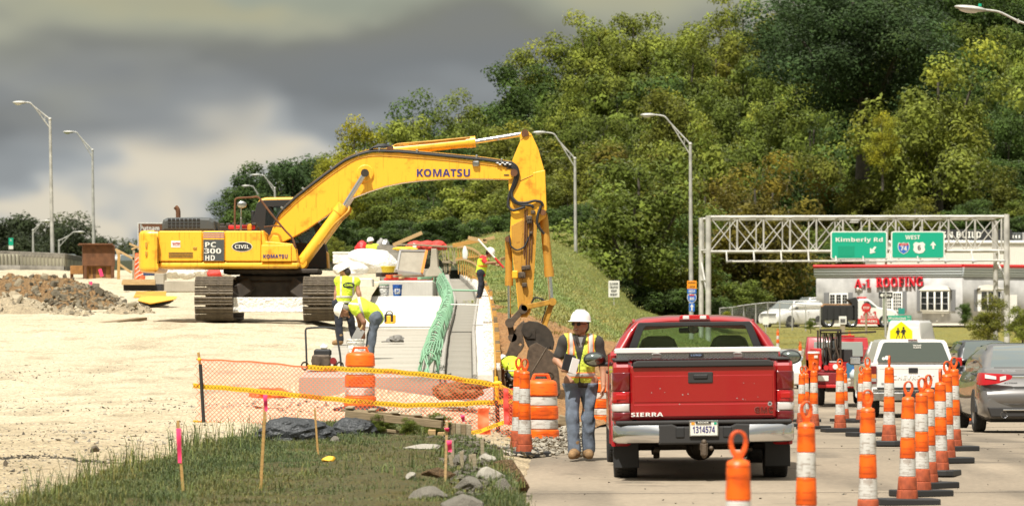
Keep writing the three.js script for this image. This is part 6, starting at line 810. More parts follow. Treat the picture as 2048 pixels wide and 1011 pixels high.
// motorway traffic beyond the parapet
for(const[px,py,d,paint,lab,turn]of[[140,528,300,m.darkCar,'black and white estate car on the motorway beyond the parapet',0.6],[42,526,330,m.redDark,'dark red car roof showing above the parapet at the far left',0.9],[258,527,340,m.whiteGloss,'small white car far away between the timber posts',0.4]]){const p=P(px,py,d);p.y -=1.0;const o=thing('motorway_car',lab,'car',p,turn),T=carShell(o,paint,m.glassDark,{L:4.8,W:0.95,belt:1.1,H:1.72,deck:1.16,zc:[0.1,0.45,3.0,3.7],wr:0.36});if(paint===m.darkCar){const b=g_();b.box(1.5,0.3,0.05,0,1.35,0.0,0.02);T('rear_panel',b,m.whiteGloss);}}
{
const D=276,s=F/D,o=thing('dump_truck','small dump truck with black bed and white cab outside the shop','truck',[X(1720,D),Y(654,D),-D]);const T=(n,w,mt,par=o)=>w.build(n,mt,par),e=(x,y)=>[(x-1720)/ s,(654-y)/ s],E=(a)=>a.map(([x,y])=>e(x,y));
{const w=g_();w.ext(E([[1643,640],[1643,614],[1646,610],[1708,610],[1708,640]]),2.0,0,0.03);for(let i=0;i<5;i++)w.box(0.06,0.7,0.06,e(1652+i*13,0)[0],e(0,626)[1],1.02,0.01);T('dump_bed',w,m.black);const l=g_();l.ext(E([[1642,613],[1650,607],[1690,608],[1706,606],[1707,613]]),1.8,0,0.05);T('load',l,m.dirt);const h=g_();h.ext(E([[1702,640],[1702,606],[1692,598],[1710,594],[1714,600],[1714,640]]),2.0,0,0.03);T('headboard',h,m.black);}
{const w=g_();w.ext(E([[1713,648],[1713,602],[1717,597],[1733,597],[1740,601],[1755,614],[1782,618],[1792,624],[1795,636],[1794,648]]),1.9,0,0.08);const c=T('cab',w,m.whiteGloss);const q=g_();q.ext(E([[1726,613],[1726,602],[1736,603],[1751,614]]),1.94,0,0.01);T('side_window',q,m.glassDark,c);const st=g_();st.ext(E([[1713,648],[1713,637],[1755,636],[1758,648]]),1.93,0,0.01);T('red_stripe',st,m.redPlain,c);const rf=g_();rf.box(0.5,0.1,1.7,e(1724,0)[0],e(0,595)[1],0,0.03);T('roof_lamp',rf,m.redPlain,c);const t=g_();let p=e(1737,629);t.at(textGeo('A-1',0.8,0.22),p[0],p[1]+ 0.1,0.975);p=e(1736,633);t.at(textGeo('ROOFING',1.0,0.14),p[0],p[1],0.975);T('door_lettering',t,m.redPlain,c);const r=g_();p=e(1736,642);r.at(textGeo('REPAIRS',1.0,0.16),p[0],p[1],0.985);T('stripe_lettering',r,m.signWhite,c);const hl=g_();p=e(1791,630);hl.sph(0.13,p[0],p[1],0.8);T('headlamp',hl,m.lensClear,c);const mr=g_();p=e(1733,607);mr.box(0.2,0.3,0.15,p[0],p[1],1.1,0.03);T('mirror',mr,m.black,c);}
for(const x of[1655,1702,1768])for(const z of[-0.85,0.85]){const g=wheel(o,1,0.36,0,0.38,0.28,m.chrome);g.position.set(e(x,0)[0],0.36,z);g.rotation.y=z>0?-Math.PI/2:Math.PI/2;}
{const u=g_();u.box(4.2,0.14,0.9,0,0.5,0,0.02);T('chassis',u,m.iron);}
for(const[px,py,d2,lab,h]of[[1600,652,292,'white van parked behind the chain link fence',1.9],[1634,655,286,'white pickup front parked at the left end of the chain link fence',1.75]]){const g=thing('parked_van',lab,'vehicle',P(px,py,d2),h>1.8?-1.15:2.4),TT=carShell(g,m.whiteGloss,m.glassDark,{L:4.9,W:0.98,belt:1.15,H:h,deck:1.2,zc:[0.1,0.45,3.0,3.8],wr:0.36});const gr=g_();gr.box(1.3,0.3,0.1,0,0.75,-4.85,0.02);TT('grille',gr,m.chromeDull);for(const s2 of[-1,1]){const hl=g_();hl.box(0.3,0.2,0.1,s2*0.66,0.8,-4.72,0.03);TT('headlamp',hl,m.lensClear);}}
}
// ---------------------------------------------------------------- overhead sign gantry
const beamBetween=(w,a,b,r,seg=8)=>w.rod(a,b,r,r,seg);
{
const D=250,S=F/D,o=thing('sign_gantry','cream steel truss gantry spanning the road, carrying two green signs','gantry',P(1412,690,D)),e=(x,y,z=0)=>[(x-1412)/ S,(690-y)/ S,z],zb=-1.5;
const rod=(n,a,b,r,mt=m.polePaint)=>{const w=g_();w.rod(a,b,r,r,10);return w.build(n,mt,o);};
for(const[x0,y0,x1,y1,z,r]of[[1417,700,1417,431,0,0.16],[1405,700,1405,434,zb,0.14],[2015,706,2014,428,0,0.17],[1998,700,1998,440,zb,0.14]])rod('column',e(x0,y0,z),e(x1,y1,z),r);
for(const[xa,xb,y]of[[1405,1417,500],[1405,1417,560],[1998,2014,500],[1998,2014,505],[1998,2014,578]])rod('column_tie',e(xa,y,zb),e(xb,y,0),0.06);for(const[a,b]of[[[1998,515,zb],[2013,560,0]],[[1998,640,zb],[2013,590,0]],[[1405,520,zb],[1417,600,0]]])rod('column_brace',e(...a),e(...b),0.06);
for(const[z,x0,x1,y0]of[[0,1417,2014,434],[zb,1405,1998,437]]){rod('top_chord',e(x0,y0,z),e(x1,y0-1,z),0.10);rod('bottom_chord',e(x0,503,z),e(x1,501,z),0.085);}
const N=11;for(let i=0;i<=N;i++){const x=lerp(1422,2004,i/N);if(i)rod('truss_post',e(x,502,0),e(x,434,0),0.055);rod('truss_post',e(x-12,503,zb),e(x-12,437,zb),0.04);rod('truss_tie',e(x,434,0),e(x-12,437,zb),0.04);if(i<N){const x2=lerp(1422,2004,(i+1)/ N);rod('truss_diagonal',e(x,436,0),e(x2,501,0),0.032);rod('truss_diagonal',e(x2,436,0),e(x,501,0),0.032);rod('truss_diagonal',e(i % 2?x-12:x2-12,438,zb),e(i % 2?x2-12:x-12,502,zb),0.028);}}
rod('walkway_rail',e(1452,523,0.9),e(2006,521,0.9),0.06);for(let i=0;i<11;i++){const x=1453+i*54.5;rod('hanger',e(x,502,0.1),e(x,526,0.9),0.045);const w=g_();w.box(0.34,0.1,0.16,...e(x+4,522.5,1.0),0.02,0,0,0.12);w.build('sign_lamp',m.grey,o);}
{const w=g_();w.box(0.5,0.1,0.3,...e(1712,440,-0.6),0.02);w.box(0.5,0.08,0.3,...e(1710,444,-0.6),0.02);w.build('junction_box',m.galv,o);}
const panel=(name,label,x0,y0,x1,y1,fn)=>{const q=thing(name,label,'road sign',P((x0+x1)/ 2,(y0+y1)/ 2,D-0.45)),W=(x1-x0)/ S,Hh=(y1-y0)/ S;const rc=(w,h,r)=>{const s=new THREE.Shape();s.moveTo(-w/2+r,-h/2);s.lineTo(w/2-r,-h/2);s.quadraticCurveTo(w/2,-h/2,w/2,-h/2+r);s.lineTo(w/2,h/2-r);s.quadraticCurveTo(w/2,h/2,w/2-r,h/2);s.lineTo(-w/2+r,h/2);s.quadraticCurveTo(-w/2,h/2,-w/2,h/2-r);s.lineTo(-w/2,-h/2+r);s.quadraticCurveTo(-w/2,-h/2,-w/2+r,-h/2);return s;};
const a=g_();a.ext(rc(W,Hh,0.14),0.05,0,0.004);a.build('sign_border',m.signWhite,q);const b=g_();b.ext(rc(W-0.13,Hh-0.13,0.1),0.02,0.028,0.003);b.build('sign_face',m.signGreen,q);const c=g_();for(const k of[-0.35,0.05,0.4])c.box(0.08,Hh+0.3,0.1,k*W,0.1,-0.1,0.01);c.build('sign_bracket',m.galv,q);
const at=(x,y)=>[(x -(x0+x1)/ 2)/ S,((y0+y1)/ 2-y)/ S];fn(q,at,rc);};
const put=(q,geos,mt,n)=>{const w=g_();for(const[g,x,y,z]of geos)w.at(g,x,y,z);return w.build(n,mt,q);},Z=0.04;
const arrow=(s)=>{const sh=new THREE.Shape([[-0.07,-0.36],[0.07,-0.36],[0.10,0.0],[0.24,-0.04],[0.26,0.02],[0,0.36],[-0.26,0.02],[-0.24,-0.04],[-0.10,0.0]].map((p)=>new THREE.Vector2(p[0]*s,p[1]*s)));return new THREE.ExtrudeGeometry(sh,{depth:0.012,bevelEnabled:false});};
panel('guide_sign','green overhead sign reading Kimberly Rd with a slanting arrow',1662,462,1775,518,(q,at)=>{put(q,[[textGeo('Kimberly Rd',94/S,11.5/S,0.012),...at(1719,480),Z]],m.signWhite,'lettering');const a=arrow(0.7);a.rotateZ(2.45);put(q,[[a,...at(1746,500),Z]],m.signWhite,'arrow');const w=g_();w.box(33/S,21/S,0.012,...at(1693,502),0.042,0.002);w.build('covered_patch',m.signGreenPatch,q);});
panel('guide_sign','green overhead sign reading WEST with two route shields and an upward arrow',1783,462,1890,517,(q,at)=>{put(q,[[textGeo('WEST',29/S,8.5/S,0.012),...at(1826,474),Z]],m.signWhite,'lettering');put(q,[[arrow(0.58),...at(1867,490),Z]],m.signWhite,'arrow');
const sh=(k)=>new THREE.Shape([[-0.27,0.3],[-0.12,0.24],[0,0.3],[0.12,0.24],[0.27,0.3],[0.33,0.12],[0.31,-0.08],[0.2,-0.25],[0,-0.36],[-0.2,-0.25],[-0.31,-0.08],[-0.33,0.12]].map((p)=>new THREE.Vector2(p[0]*k,p[1]*k))),X3=(s,d)=>new THREE.ExtrudeGeometry(s,{depth:d,bevelEnabled:false});let p=at(1808,495);put(q,[[X3(sh(1),0.01),...p,Z]],m.signWhite,'shield');put(q,[[X3(sh(0.9),0.01),...p,Z+0.005]],m.signBlue,'shield_field');const w=g_();w.box(0.5,0.13,0.012,p[0],p[1]+ 0.18,Z+0.013,0.002);w.build('shield_top',m.signRed,q);put(q,[[textGeo('74',0.36,0.26,0.01),p[0],p[1]- 0.03,Z+0.018]],m.signWhite,'shield_number');put(q,[[textGeo('INTERSTATE',0.34,0.045,0.006),p[0],p[1]+ 0.18,Z+0.02]],m.signWhite,'shield_lettering');
p=at(1839,495);const us=new THREE.Shape([[-0.2,0.32],[0,0.27],[0.2,0.32],[0.33,0.2],[0.29,0.05],[0.33,-0.12],[0.22,-0.27],[0,-0.33],[-0.22,-0.27],[-0.33,-0.12],[-0.29,0.05],[-0.33,0.2]].map((v)=>new THREE.Vector2(...v)));put(q,[[X3(us,0.012),...p,Z]],m.signWhite,'shield');put(q,[[textGeo('6',0.17,0.28,0.01),p[0],p[1],Z+0.013]],m.ink,'shield_number');});
}
// ---------------------------------------------------------------- lamp posts
function lampPost(label,d,base,top,arm,group){
const o=thing('street_light',label,'street light',P(...base,d),0,group),s=F/d,e=(x,y)=>[(x-base[0])/ s,(base[1]- y)/ s,0],w=g_();w.rod([0,-1,0],e(...top),0.13,0.075,12);w.cyl(0.2,0.16,0.3,0,0.05,0,12);w.sph(0.1,...e(...top));w.build('pole',m.galv,o);
const[h,k]=arm,t=e(...top),a=e(...h),c=e(...k),u=g_();u.tube([t,mix3(t,c,0.95),[lerp(c[0],a[0],0.35),lerp(c[1],a[1],0.8),0],a],0.045,26,8);const low=[t[0],t[1]- Math.abs(t[0]- c[0])*0.55,0];u.rod(low,mix3(c,t,0.04),0.035,0.035,8);for(const q of[0.3,0.6])u.rod(mix3(low,c,q),mix3(t,c,q),0.022,0.022,6);u.build('bracket_arm',m.galv,o);
const dir=Math.sign(a[0]- t[0]),l=g_();l.at(new THREE.SphereGeometry(1,16,10),a[0]+ dir*0.25,a[1]- 0.02,0,0,0,0,[0.42,0.1,0.17]);const hd=l.build('lamp_head',m.galv,o),b=g_();b.at(new THREE.SphereGeometry(1,14,8),a[0]+ dir*0.33,a[1]- 0.08,0,0,0,0,[0.22,0.1,0.13]);b.build('lamp_bowl',m.lensClear,hd);return o;
}
lampPost('tall light pole on the parapet at the far left of the picture',262,[105,530],[99,238],[[47,204],[66,212]]);
lampPost('slimmer light pole standing behind the rusty steel box',330,[187,500],[184,300],[[143,263],[158,272]]);
lampPost('small distant light pole beside the tall one, lantern to the right',410,[66,512],[65,460],[[88,441],[80,447]]);lampPost('small distant light pole with a long low arm, left of the rusty box',430,[118,516],[117,481],[[155,463],[140,469]]);
lampPost('light pole behind the raised arm of the excavator',266,[1153,622],[1150,317],[[1088,264],[1118,282]]);lampPost('light pole standing left of the sign gantry',240,[1383,640],[1381,288],[[1306,229],[1341,246]]);
lampPost('light pole over the excavator cab, in front of the dark trees',400,[551,430],[549,376],[[517,349],[532,357]]);lampPost('shorter light pole over the excavator cab, below its twin',420,[531,440],[523,398],[[497,371],[509,378]]);
{const d=128,o=thing('street_light','lantern reaching in at the upper right corner, its pole out of the picture','street light',P(2190,760,d)),s=F/d,e=(x,y)=>[(x-2190)/ s,(760-y)/ s,0],w=g_();w.rod(e(2190,790),e(2190,90),0.12,0.07,12);w.build('pole',m.galv,o);const a=g_();a.tube([e(2190,96),e(2110,66),e(2040,43),e(2000,24),e(1966,19)],0.035,30,8);a.cyl(0.045,0.045,0.12,...e(2037,42),8,0,0,0.4);a.build('bracket_arm',m.galv,o);const l=g_();l.at(new THREE.SphereGeometry(1,20,12),...e(1942,16.5),0,0,-0.12,[0.47,0.085,0.17]);const h=l.build('lamp_head',m.galv,o);const b=g_();b.at(new THREE.SphereGeometry(1,16,10),...e(1938,20),0,0,-0.12,[0.28,0.08,0.13]);b.build('lamp_bowl',m.lensClear,h);const c=g_();c.cyl(0.05,0.05,0.08,...e(1961,10),10);c.build('photo_cell',m.signGreen,h);}
// ---------------------------------------------------------------- small signs
const signPost=(o,x,y0,y1,mt=m.galv,r=0.03)=>{const w=g_();w.rod([x,y0,0],[x,y1,0],r,r,8);w.build('post',mt,o);};
const board=(o,w,h,y,mt,z=0.04,n='sign_face',x=0,rot=0)=>{const q=g_();q.box(w,h,0.02,x,y,z,0.004,0,0,rot);return q.build(n,mt,o);};
const letters=(o,s,w,h,x,y,z,mt,n='lettering',f)=>{const q=g_();q.at(textGeo(s,w,h,0.008,f),x,y,z);return q.build(n,mt,o);};
{const d=240,k=F/d,o=thing('road_sign','white sign reading slower traffic keep right on the mown bank','road sign',P(1228,652,d));signPost(o,0,-0.5,2.3);board(o,22/k,33/k,74.5/k,m.signWhite);const b=g_();b.box(20/k,31/k,0.01,0,74.5/k,0.05,0.002);b.box(0,0,0,0,0,0,0);['SLOWER','TRAFFIC','KEEP','RIGHT'].forEach((s,i)=>letters(o,s,[17,17,11,14][i]/ k,4.6/k,0,(85-i*7.2)/ k,0.056,m.ink));}
{const d=236,k=F/d,o=thing('route_marker','stack of orange and blue route markers at the foot of the light pole','road sign',P(1384,645,d));signPost(o,0,-0.4,2.2);const Yp=(y)=>(645-y)/ k;board(o,19/k,16/k,Yp(569),m.signOrange);letters(o,'BUSINESS',15/k,3/k,0,Yp(565),0.052,m.ink);letters(o,'LOOP',13/k,4/k,0,Yp(573),0.052,m.ink);board(o,18/k,9/k,Yp(582),m.signBlue);letters(o,'WEST',13/k,5/k,0,Yp(582),0.052,m.signWhite);
const sh=[[-0.27,0.3],[0,0.28],[0.27,0.3],[0.33,0.12],[0.31,-0.08],[0.2,-0.25],[0,-0.36],[-0.2,-0.25],[-0.31,-0.08],[-0.33,0.12]];const q=g_();q.ext(sh.map(([x,y])=>[x*0.75,y*0.72+Yp(596)]),0.02,0.04,0.003);q.build('shield',m.signWhite,o);const q2=g_();q2.ext(sh.map(([x,y])=>[x*0.68,y*0.64+Yp(596)]),0.02,0.046,0.003);q2.build('shield_field',m.signBlue,o);board(o,10/k,3/k,Yp(590),m.signRed,0.052,'shield_top');letters(o,'80',9/k,6/k,0,Yp(597),0.06,m.signWhite,'shield_number');board(o,11/k,16/k,Yp(614),m.signBlue);const a=g_();a.ext([[-0.035,-0.17],[0.035,-0.17],[0.035,0.03],[0.1,0.02],[0,0.18],[-0.1,0.02],[-0.035,0.03]].map(([x,y])=>[x,y+Yp(614)]),0.01,0.056,0);a.build('arrow',m.signWhite,o);}
{const d=300,k=F/d,o=thing('destination_sign','brown destination sign behind the tail of the excavator','road sign',P(308,520,d));board(o,66/k,52/k,48/k,m.signBrown,0,'sign_face');const w=g_();for(const[x,y,a,b]of[[0,74,66,1.6],[0,22,66,1.6]])w.box(a/k,b/k,0.02,x,y/k,0.015,0.003);for(const x of[-32.5,32.5])w.box(1.5/k,52/k,0.02,x/k,48/k,0.015,0.003);w.build('sign_border',m.signWhite,o);letters(o,'Putnam',38/k,9/k,-9/k,64/k,0.025,m.signWhite);letters(o,'and',22/k,8/k,-4/k,50/k,0.025,m.signWhite);for(const x of[-0.9,0.9])signPost(o,x,-3,2.4,m.galv,0.06);}
{const d=330,k=F/d,o=thing('exit_sign','small green and white sign on the motorway parapet at the far left','road sign',P(21,540,d));signPost(o,0,-0.4,1.6,m.iron,0.05);board(o,9/k,15/k,57/k,m.signGreen);board(o,9/k,7/k,45.5/k,m.signWhite);letters(o,'A',3.5/k,3.5/k,0,60/k,0.055,m.signWhite);const w=g_();for(const x of[-6,6])w.rod([x/k,0,0],[x/k,26/k,0],0.04,0.04,6);for(const y of[2,14,26])w.rod([-6/k,y/k,0],[6/k,y/k,0],0.04,0.04,6);w.build('mounting_frame',m.iron,o);}
{const d=160,k=F/d,o=thing('school_sign','yellow pentagon school crossing sign in front of the white van','road sign',P(1803,760,d));signPost(o,0,-0.6,2.0);const pt=(s,z,n,mt)=>{const w=g_();w.ext([[-22.5*s,-18*s],[22.5*s,-18*s],[22.5*s,2*s],[0,21*s],[-22.5*s,2*s]].map(([x,y])=>[x/k,(y+97)/ k]),0.015,z,0.002);w.build(n,mt,o);};pt(1,0.04,'sign_face',m.signYellow);
for(const[cx,s]of[[-6.5,0.85],[4.5,1.0]]){const w=g_(),q=(x,y)=>[(cx+x*s)/ k,(94+y*s)/ k,0.052];w.sph(2.2*s/k,...q(0,11),[1,1,0.25],10);w.ext([[-2.6,8],[2.6,8],[3.2,1],[2.2,-2],[-2.2,-2],[-3,1]].map(([x,y])=>q(x,y).slice(0,2)),0.008,0.052,0);for(const[a,b]of[[[-1,-2],[-3.6,-12]],[[1,-2],[4,-11]],[[-2.4,7],[-5,1]],[[2.4,7],[5,3]]])w.bar(q(...a),q(...b),1.7*s/k,0.008,0.001);w.build('child_figure',m.ink,o);}}
{const d=266,k=F/d,o=thing('stop_sign','red stop sign on a wooden post before the dump truck','road sign',P(1733,680,d));signPost(o,0,-0.4,62/k,m.lumberGrey,0.06);const w=g_();w.cyl(10/k,10/k,0.02,0,65/k,0.06,8,Math.PI/2,0,0);w.build('sign_face',m.signRed,o);letters(o,'STOP',12/k,5/k,0,65/k,0.072,m.signWhite);}
{const d=262,k=F/d,o=thing('one_way_sign','black and white one way arrow sign on a grey post before the shop door','road sign',P(1772,690,d));signPost(o,0,-0.4,108/k,m.galv,0.07);board(o,28/k,12/k,100/k,m.ink);const w=g_();w.ext([[-12,100],[-6,104.5],[-6,102],[11,102],[11,98],[-6,98],[-6,95.5]].map(([x,y])=>[x/k,y/k]),0.01,0.056,0);w.build('arrow',m.signWhite,o);letters(o,'ONE WAY',14/k,2.6/k,2/k,100/k,0.064,m.ink);board(o,8/k,44/k,72/k,M([0.25,0.27,0.2],0.6),0.03,'sign_back',-2/k);}
{const d=258,k=F/d,o=thing('street_name_sign','green street name sign reading Mississippi above the white van','road sign',P(1800,690,d));signPost(o,-8/k,-0.4,62/k);board(o,47/k,12/k,53.5/k,m.signGreen);letters(o,'Mississippi',35/k,7.5/k,-5/k,53.5/k,0.056,m.signWhite);letters(o,'Ave',6/k,3/k,18/k,56.5/k,0.056,m.signWhite);letters(o,'18',4/k,3/k,18/k,50.5/k,0.056,m.signWhite);board(o,13/k,12/k,68/k,m.signTeal,-0.06,'cross_sign',4/k);}
{const d=248,k=F/d,o=thing('route_sign','small white sign on a wide wooden post beyond the red work truck','road sign',P(1686,698,d));const w=g_();w.bar([0,-0.3,0],[0,54/k,0],0.26,0.1);w.build('post',m.lumberGrey,o);board(o,15/k,16/k,58/k,m.signWhite,0.08);const b=g_();b.box(11/k,9/k,0.01,0,57/k,0.093,0.002);b.build('number_field',m.grey,o);letters(o,'88',8/k,6/k,0,57/k,0.1,m.ink);}
{const d=262,k=F/d,o=thing('white_marker','small white marker plate in the grass beyond the red pickup','road sign',P(1532,655,d));signPost(o,0,-0.3,0.4);board(o,12/k,16/k,14/k,m.signWhite);}
// ---------------------------------------------------------------- roofing shop
{
const A=P(1633,655,291),B=P(1926,653,287),C=P(2150,656,293),base=1.62,H=4.15,o=thing('roofing_shop','grey single storey roofing shop with red roof edge and red lettering','building',[A.x,base,A.z]),part=(w,n,mt,par=o)=>w.build(n,mt,par);
const L=(t,y,out=0,P0=A,P1=B)=>{const x=lerp(P0.x,P1.x,t),z=lerp(P0.z,P1.z,t),dx=P1.x-P0.x,dz=P1.z-P0.z,l=Math.hypot(dx,dz);return[x-A.x-dz/l*out,y,z-A.z+dx/l*out];};
const wallBox=(w,P0,P1,t0,t1,y0,y1,o0,o1)=>{w.loft([[L(t0,y0,o0,P0,P1),L(t0,y0,o1,P0,P1),L(t0,y1,o1,P0,P1),L(t0,y1,o0,P0,P1)],[L(t1,y0,o0,P0,P1),L(t1,y0,o1,P0,P1),L(t1,y1,o1,P0,P1),L(t1,y1,o0,P0,P1)]]);return w;};
const px2t=(px,P0=A,P1=B)=>{const s=(px-1024)/ F,dx=P1.x-P0.x,dz=P1.z-P0.z;return(s*-P0.z-P0.x)/(dx+s*dz);},yOf=(py,t,P0=A,P1=B)=>Y(py,-lerp(P0.z,P1.z,t))- base;
part(wallBox(g_(),A,B,0,1,-0.4,H-0.4,-6,0),'front_wall',m.stucco);part(wallBox(g_(),B,C,0.002,1,-0.4,H-0.4,-8,0),'side_wall',m.stucco);
[[3.36,3.46,0.05],[3.48,3.62,0.09],[3.64,3.79,0.13],[3.81,3.96,0.17]].forEach(([y0,y1,out])=>{const w=g_();wallBox(w,A,B,-0.012,1.0,y0-0.12,y1-0.12,-0.1,out);wallBox(w,B,C,0,1,y0-0.12,y1-0.12,-0.1,out);part(w,'cornice',m.cornice);});
{const w=g_();wallBox(w,A,B,-0.014,1.0,3.82,4.03,-0.3,0.2);wallBox(w,B,C,0,1,3.82,4.03,-0.3,0.2);part(w,'roof_edge',m.redPlain);}
const win=(P0,P1,xa,xb,ya,yb,n,grid,shutters,bay)=>{const ta=px2t(xa,P0,P1),tb=px2t(xb,P0,P1),tm=(ta+tb)/ 2,y1=yOf(ya,tm,P0,P1),y0=yOf(yb,tm,P0,P1),out=bay?0.35:0.06,f=g_();wallBox(f,P0,P1,ta,tb,y0,y1,-0.05,out);const fr=part(f,'window',m.white);for(let i=0;i<n;i++){const g=g_(),a=lerp(ta,tb,(i+0.12)/ n),b=lerp(ta,tb,(i+0.88)/ n);wallBox(g,P0,P1,a,b,y0+0.09,y1-0.09,out-0.02,out+0.012);g.build('pane',m.pane,fr);const gm=g_();for(let k=1;k<grid[0];k++){const t=lerp(a,b,k/grid[0]),e=(b-a)*0.035;wallBox(gm,P0,P1,t-e,t+e,y0+0.09,y1-0.09,out+0.012,out+0.025);}for(let k=1;k<grid[1];k++){const y=lerp(y0+0.09,y1-0.09,k/grid[1]);wallBox(gm,P0,P1,a,b,y-0.018,y+0.018,out+0.012,out+0.027);}if(gm.l.length)gm.build('glazing_bar',grid[0]>2?m.white:m.grey,fr);}
for(const[sa,sb]of shutters){const s=g_();wallBox(s,P0,P1,px2t(sa,P0,P1),px2t(sb,P0,P1),y0 -(bay?0:0),y1+0.04,0,0.07);const sh=part(s,'shutter',m.shutter);}if(bay){const r=g_();r.loft([0,1].map((q)=>[L(ta-0.012,y1,out+0.06,P0,P1),L(lerp(ta,tm,0.25),y1+0.28,out*0.5,P0,P1),L(tm,y1+0.36,out*0.4,P0,P1),L(lerp(tb,tm,0.25),y1+0.28,out*0.5,P0,P1),L(tb+0.012,y1,out+0.06,P0,P1)].map((v)=>q?L(0,0,0,P0,P1).map((z,i)=>v[i]-(i===1?0:(L(0,0,out,P0,P1)[i]- z))):v)));part(r,'bay_roof',M([0.5,0.46,0.38],0.8));const bs=g_();wallBox(bs,P0,P1,ta+0.01,tb-0.01,y0-0.14,y0,0,out*0.8);part(bs,'bay_sill',m.white);}};
win(A,B,1660,1697,586,615,3,[2,4],[[1649,1659],[1698,1706]],false);win(A,B,1766,1806,583,622,2,[4,5],[[1760,1765],[1806,1814]],false);win(A,B,1845,1902,580,622,4,[1,3],[[1835,1844],[1903,1912]],true);win(B,C,1955,1996,580,622,3,[1,3],[[1949,1954],[1997,2002]],true);
{const ta=px2t(2018,B,C),tb=px2t(2034,B,C),w=g_();wallBox(w,B,C,ta,tb,-0.05,2.1,0,0.06);part(w,'door',m.white);}
{const t0=px2t(1780),w=g_(),c=L(t0,yOf(565,t0),0.06),ang=-Math.atan2(B.z-A.z,B.x-A.x);w.at(textGeo('A-1',34/30.6,0.56,0.16,serif),...L(px2t(1727),yOf(566,0.3),0.03),0,ang,0);w.at(textGeo('ROOFING',98/30.6,0.6,0.16,serif),...L(px2t(1801),yOf(563.5,0.55),0.03),0,ang,0.02);part(w,'shop_lettering',M([0.62,0.015,0.03],0.4));}
{const t0=px2t(1720),w=g_(),c=L(t0,yOf(578,t0),0.1);for(const s of[-0.1,0.1])w.cyl(0.05,0.09,0.16,c[0]+ s,c[1],c[2],10,0.5,0,s*3);part(w,'flood_lamp',m.white);const v=g_(),c2=L(px2t(1887),yOf(630,0.9),0.08);v.sph(0.08,...c2);part(v,'wall_vent',m.white);for(const px of[1765,1812,1847,1880]){const r=g_(),q=L(px2t(px),yOf(643,0.5),0.5);r.sph(0.09,...q);part(r,'edge_stone',m.rockPale);}}
}
{
const D=308,s=F/D,a=X(1754,D),b=X(2190,D),o=thing('metal_building','tall cream metal building rising behind the roofing shop','building',[a,1.2,-D]),w=g_(),W=b-a,H=Y(484,D)- 1.2;w.box(W,H,10,W/2,H/2,-5,0.02);w.build('wall',m.corrugated,o);const h2=Y(504,D)- 1.2;for(let i=0;i<118;i++){const r=g_();r.box(0.045,H-0.02,0.05,i*0.13+0.06,H/2,0.01,0.008);const q=r.build('wall_rib',m.corrugated,o);}
const t=g_();t.box(W+0.1,0.18,0.3,W/2,H+0.02,0.0,0.03);t.build('roof_edge',m.white,o);const d=g_();d.cyl(0.06,0.06,H,X(1772,D)- a,H/2,0.12,8);d.build('downpipe',m.rust,o);
const sg=thing('roof_sign','black roof sign with white capital letters above the metal building','sign',P(1950,489,D+0.5));const g=g_();g.box(150/s,30/s,0.2,0,15/s,0,0.02);g.build('sign_face',m.ink,sg);letters(sg,'DESIGN BUILD',118/s,13/s,(1904-1950)/ s,20/s,0.1,m.signWhite);letters(sg,'GENERAL CONTRACTORS',108/s,5.5/s,(1885-1950)/ s,7/s,0.1,m.signWhite);
for(const[px,mt,lab]of[[2032,m.darkGrey,'dark roof unit on the metal building right of the black sign'],[2056,m.grey,'pale roof unit on the metal building at the edge of the picture']]){const u=thing('roof_unit',lab,'roof unit',P(px,483,D+1)),q=g_();q.box(0.8,0.62,0.8,0,0.31,0,0.03);q.build('unit_casing',mt,u);const k=g_();for(const x of[-0.22,0,0.22])k.box(0.1,0.2,0.01,x,0.34,0.405,0.003);k.build('louver',m.white,u);}
}
{
const o=thing('chain_link_fence','chain link fence with pipe posts in front of the parked white vans','fence'),d=268,pts=[[1440,642,616],[1465,640,614],[1488,642,610],[1512,644,607],[1536,650,604.5],[1560,653,605],[1585,656,607],[1612,658,609],[1641,661,611]];const q=(px,py)=>P(px,py,d).toArray();
pts.forEach(([x,b,t])=>{const w=g_();w.rod(q(x,b+4),q(x,t-1),0.035,0.035,7);w.build('post',m.galv,o);});for(let i=0;i+1<pts.length;i++){const[x0,b0,t0]=pts[i],[x1,b1,t1]=pts[i+1],w=g_();w.rod(q(x0,t0),q(x1,t1),0.028,0.028,6);w.build('top_rail',m.galv,o);const k=g_(),n=9;for(let j=0;j<=n;j++){k.bar(q(lerp(x0,x1,j/n),lerp(t0,t1,j/n)),q(lerp(x0,x1,clamp(j/n+0.5)),lerp(b0,b1,clamp(j/n+0.5))),0.007,0.007,0.001);k.bar(q(lerp(x0,x1,j/n),lerp(t0,t1,j/n)),q(lerp(x0,x1,clamp(j/n-0.5)),lerp(b0,b1,clamp(j/n-0.5))),0.007,0.007,0.001);}tag(k.build('wire_mesh',m.grey,o),null,null,null,'stuff');}
}
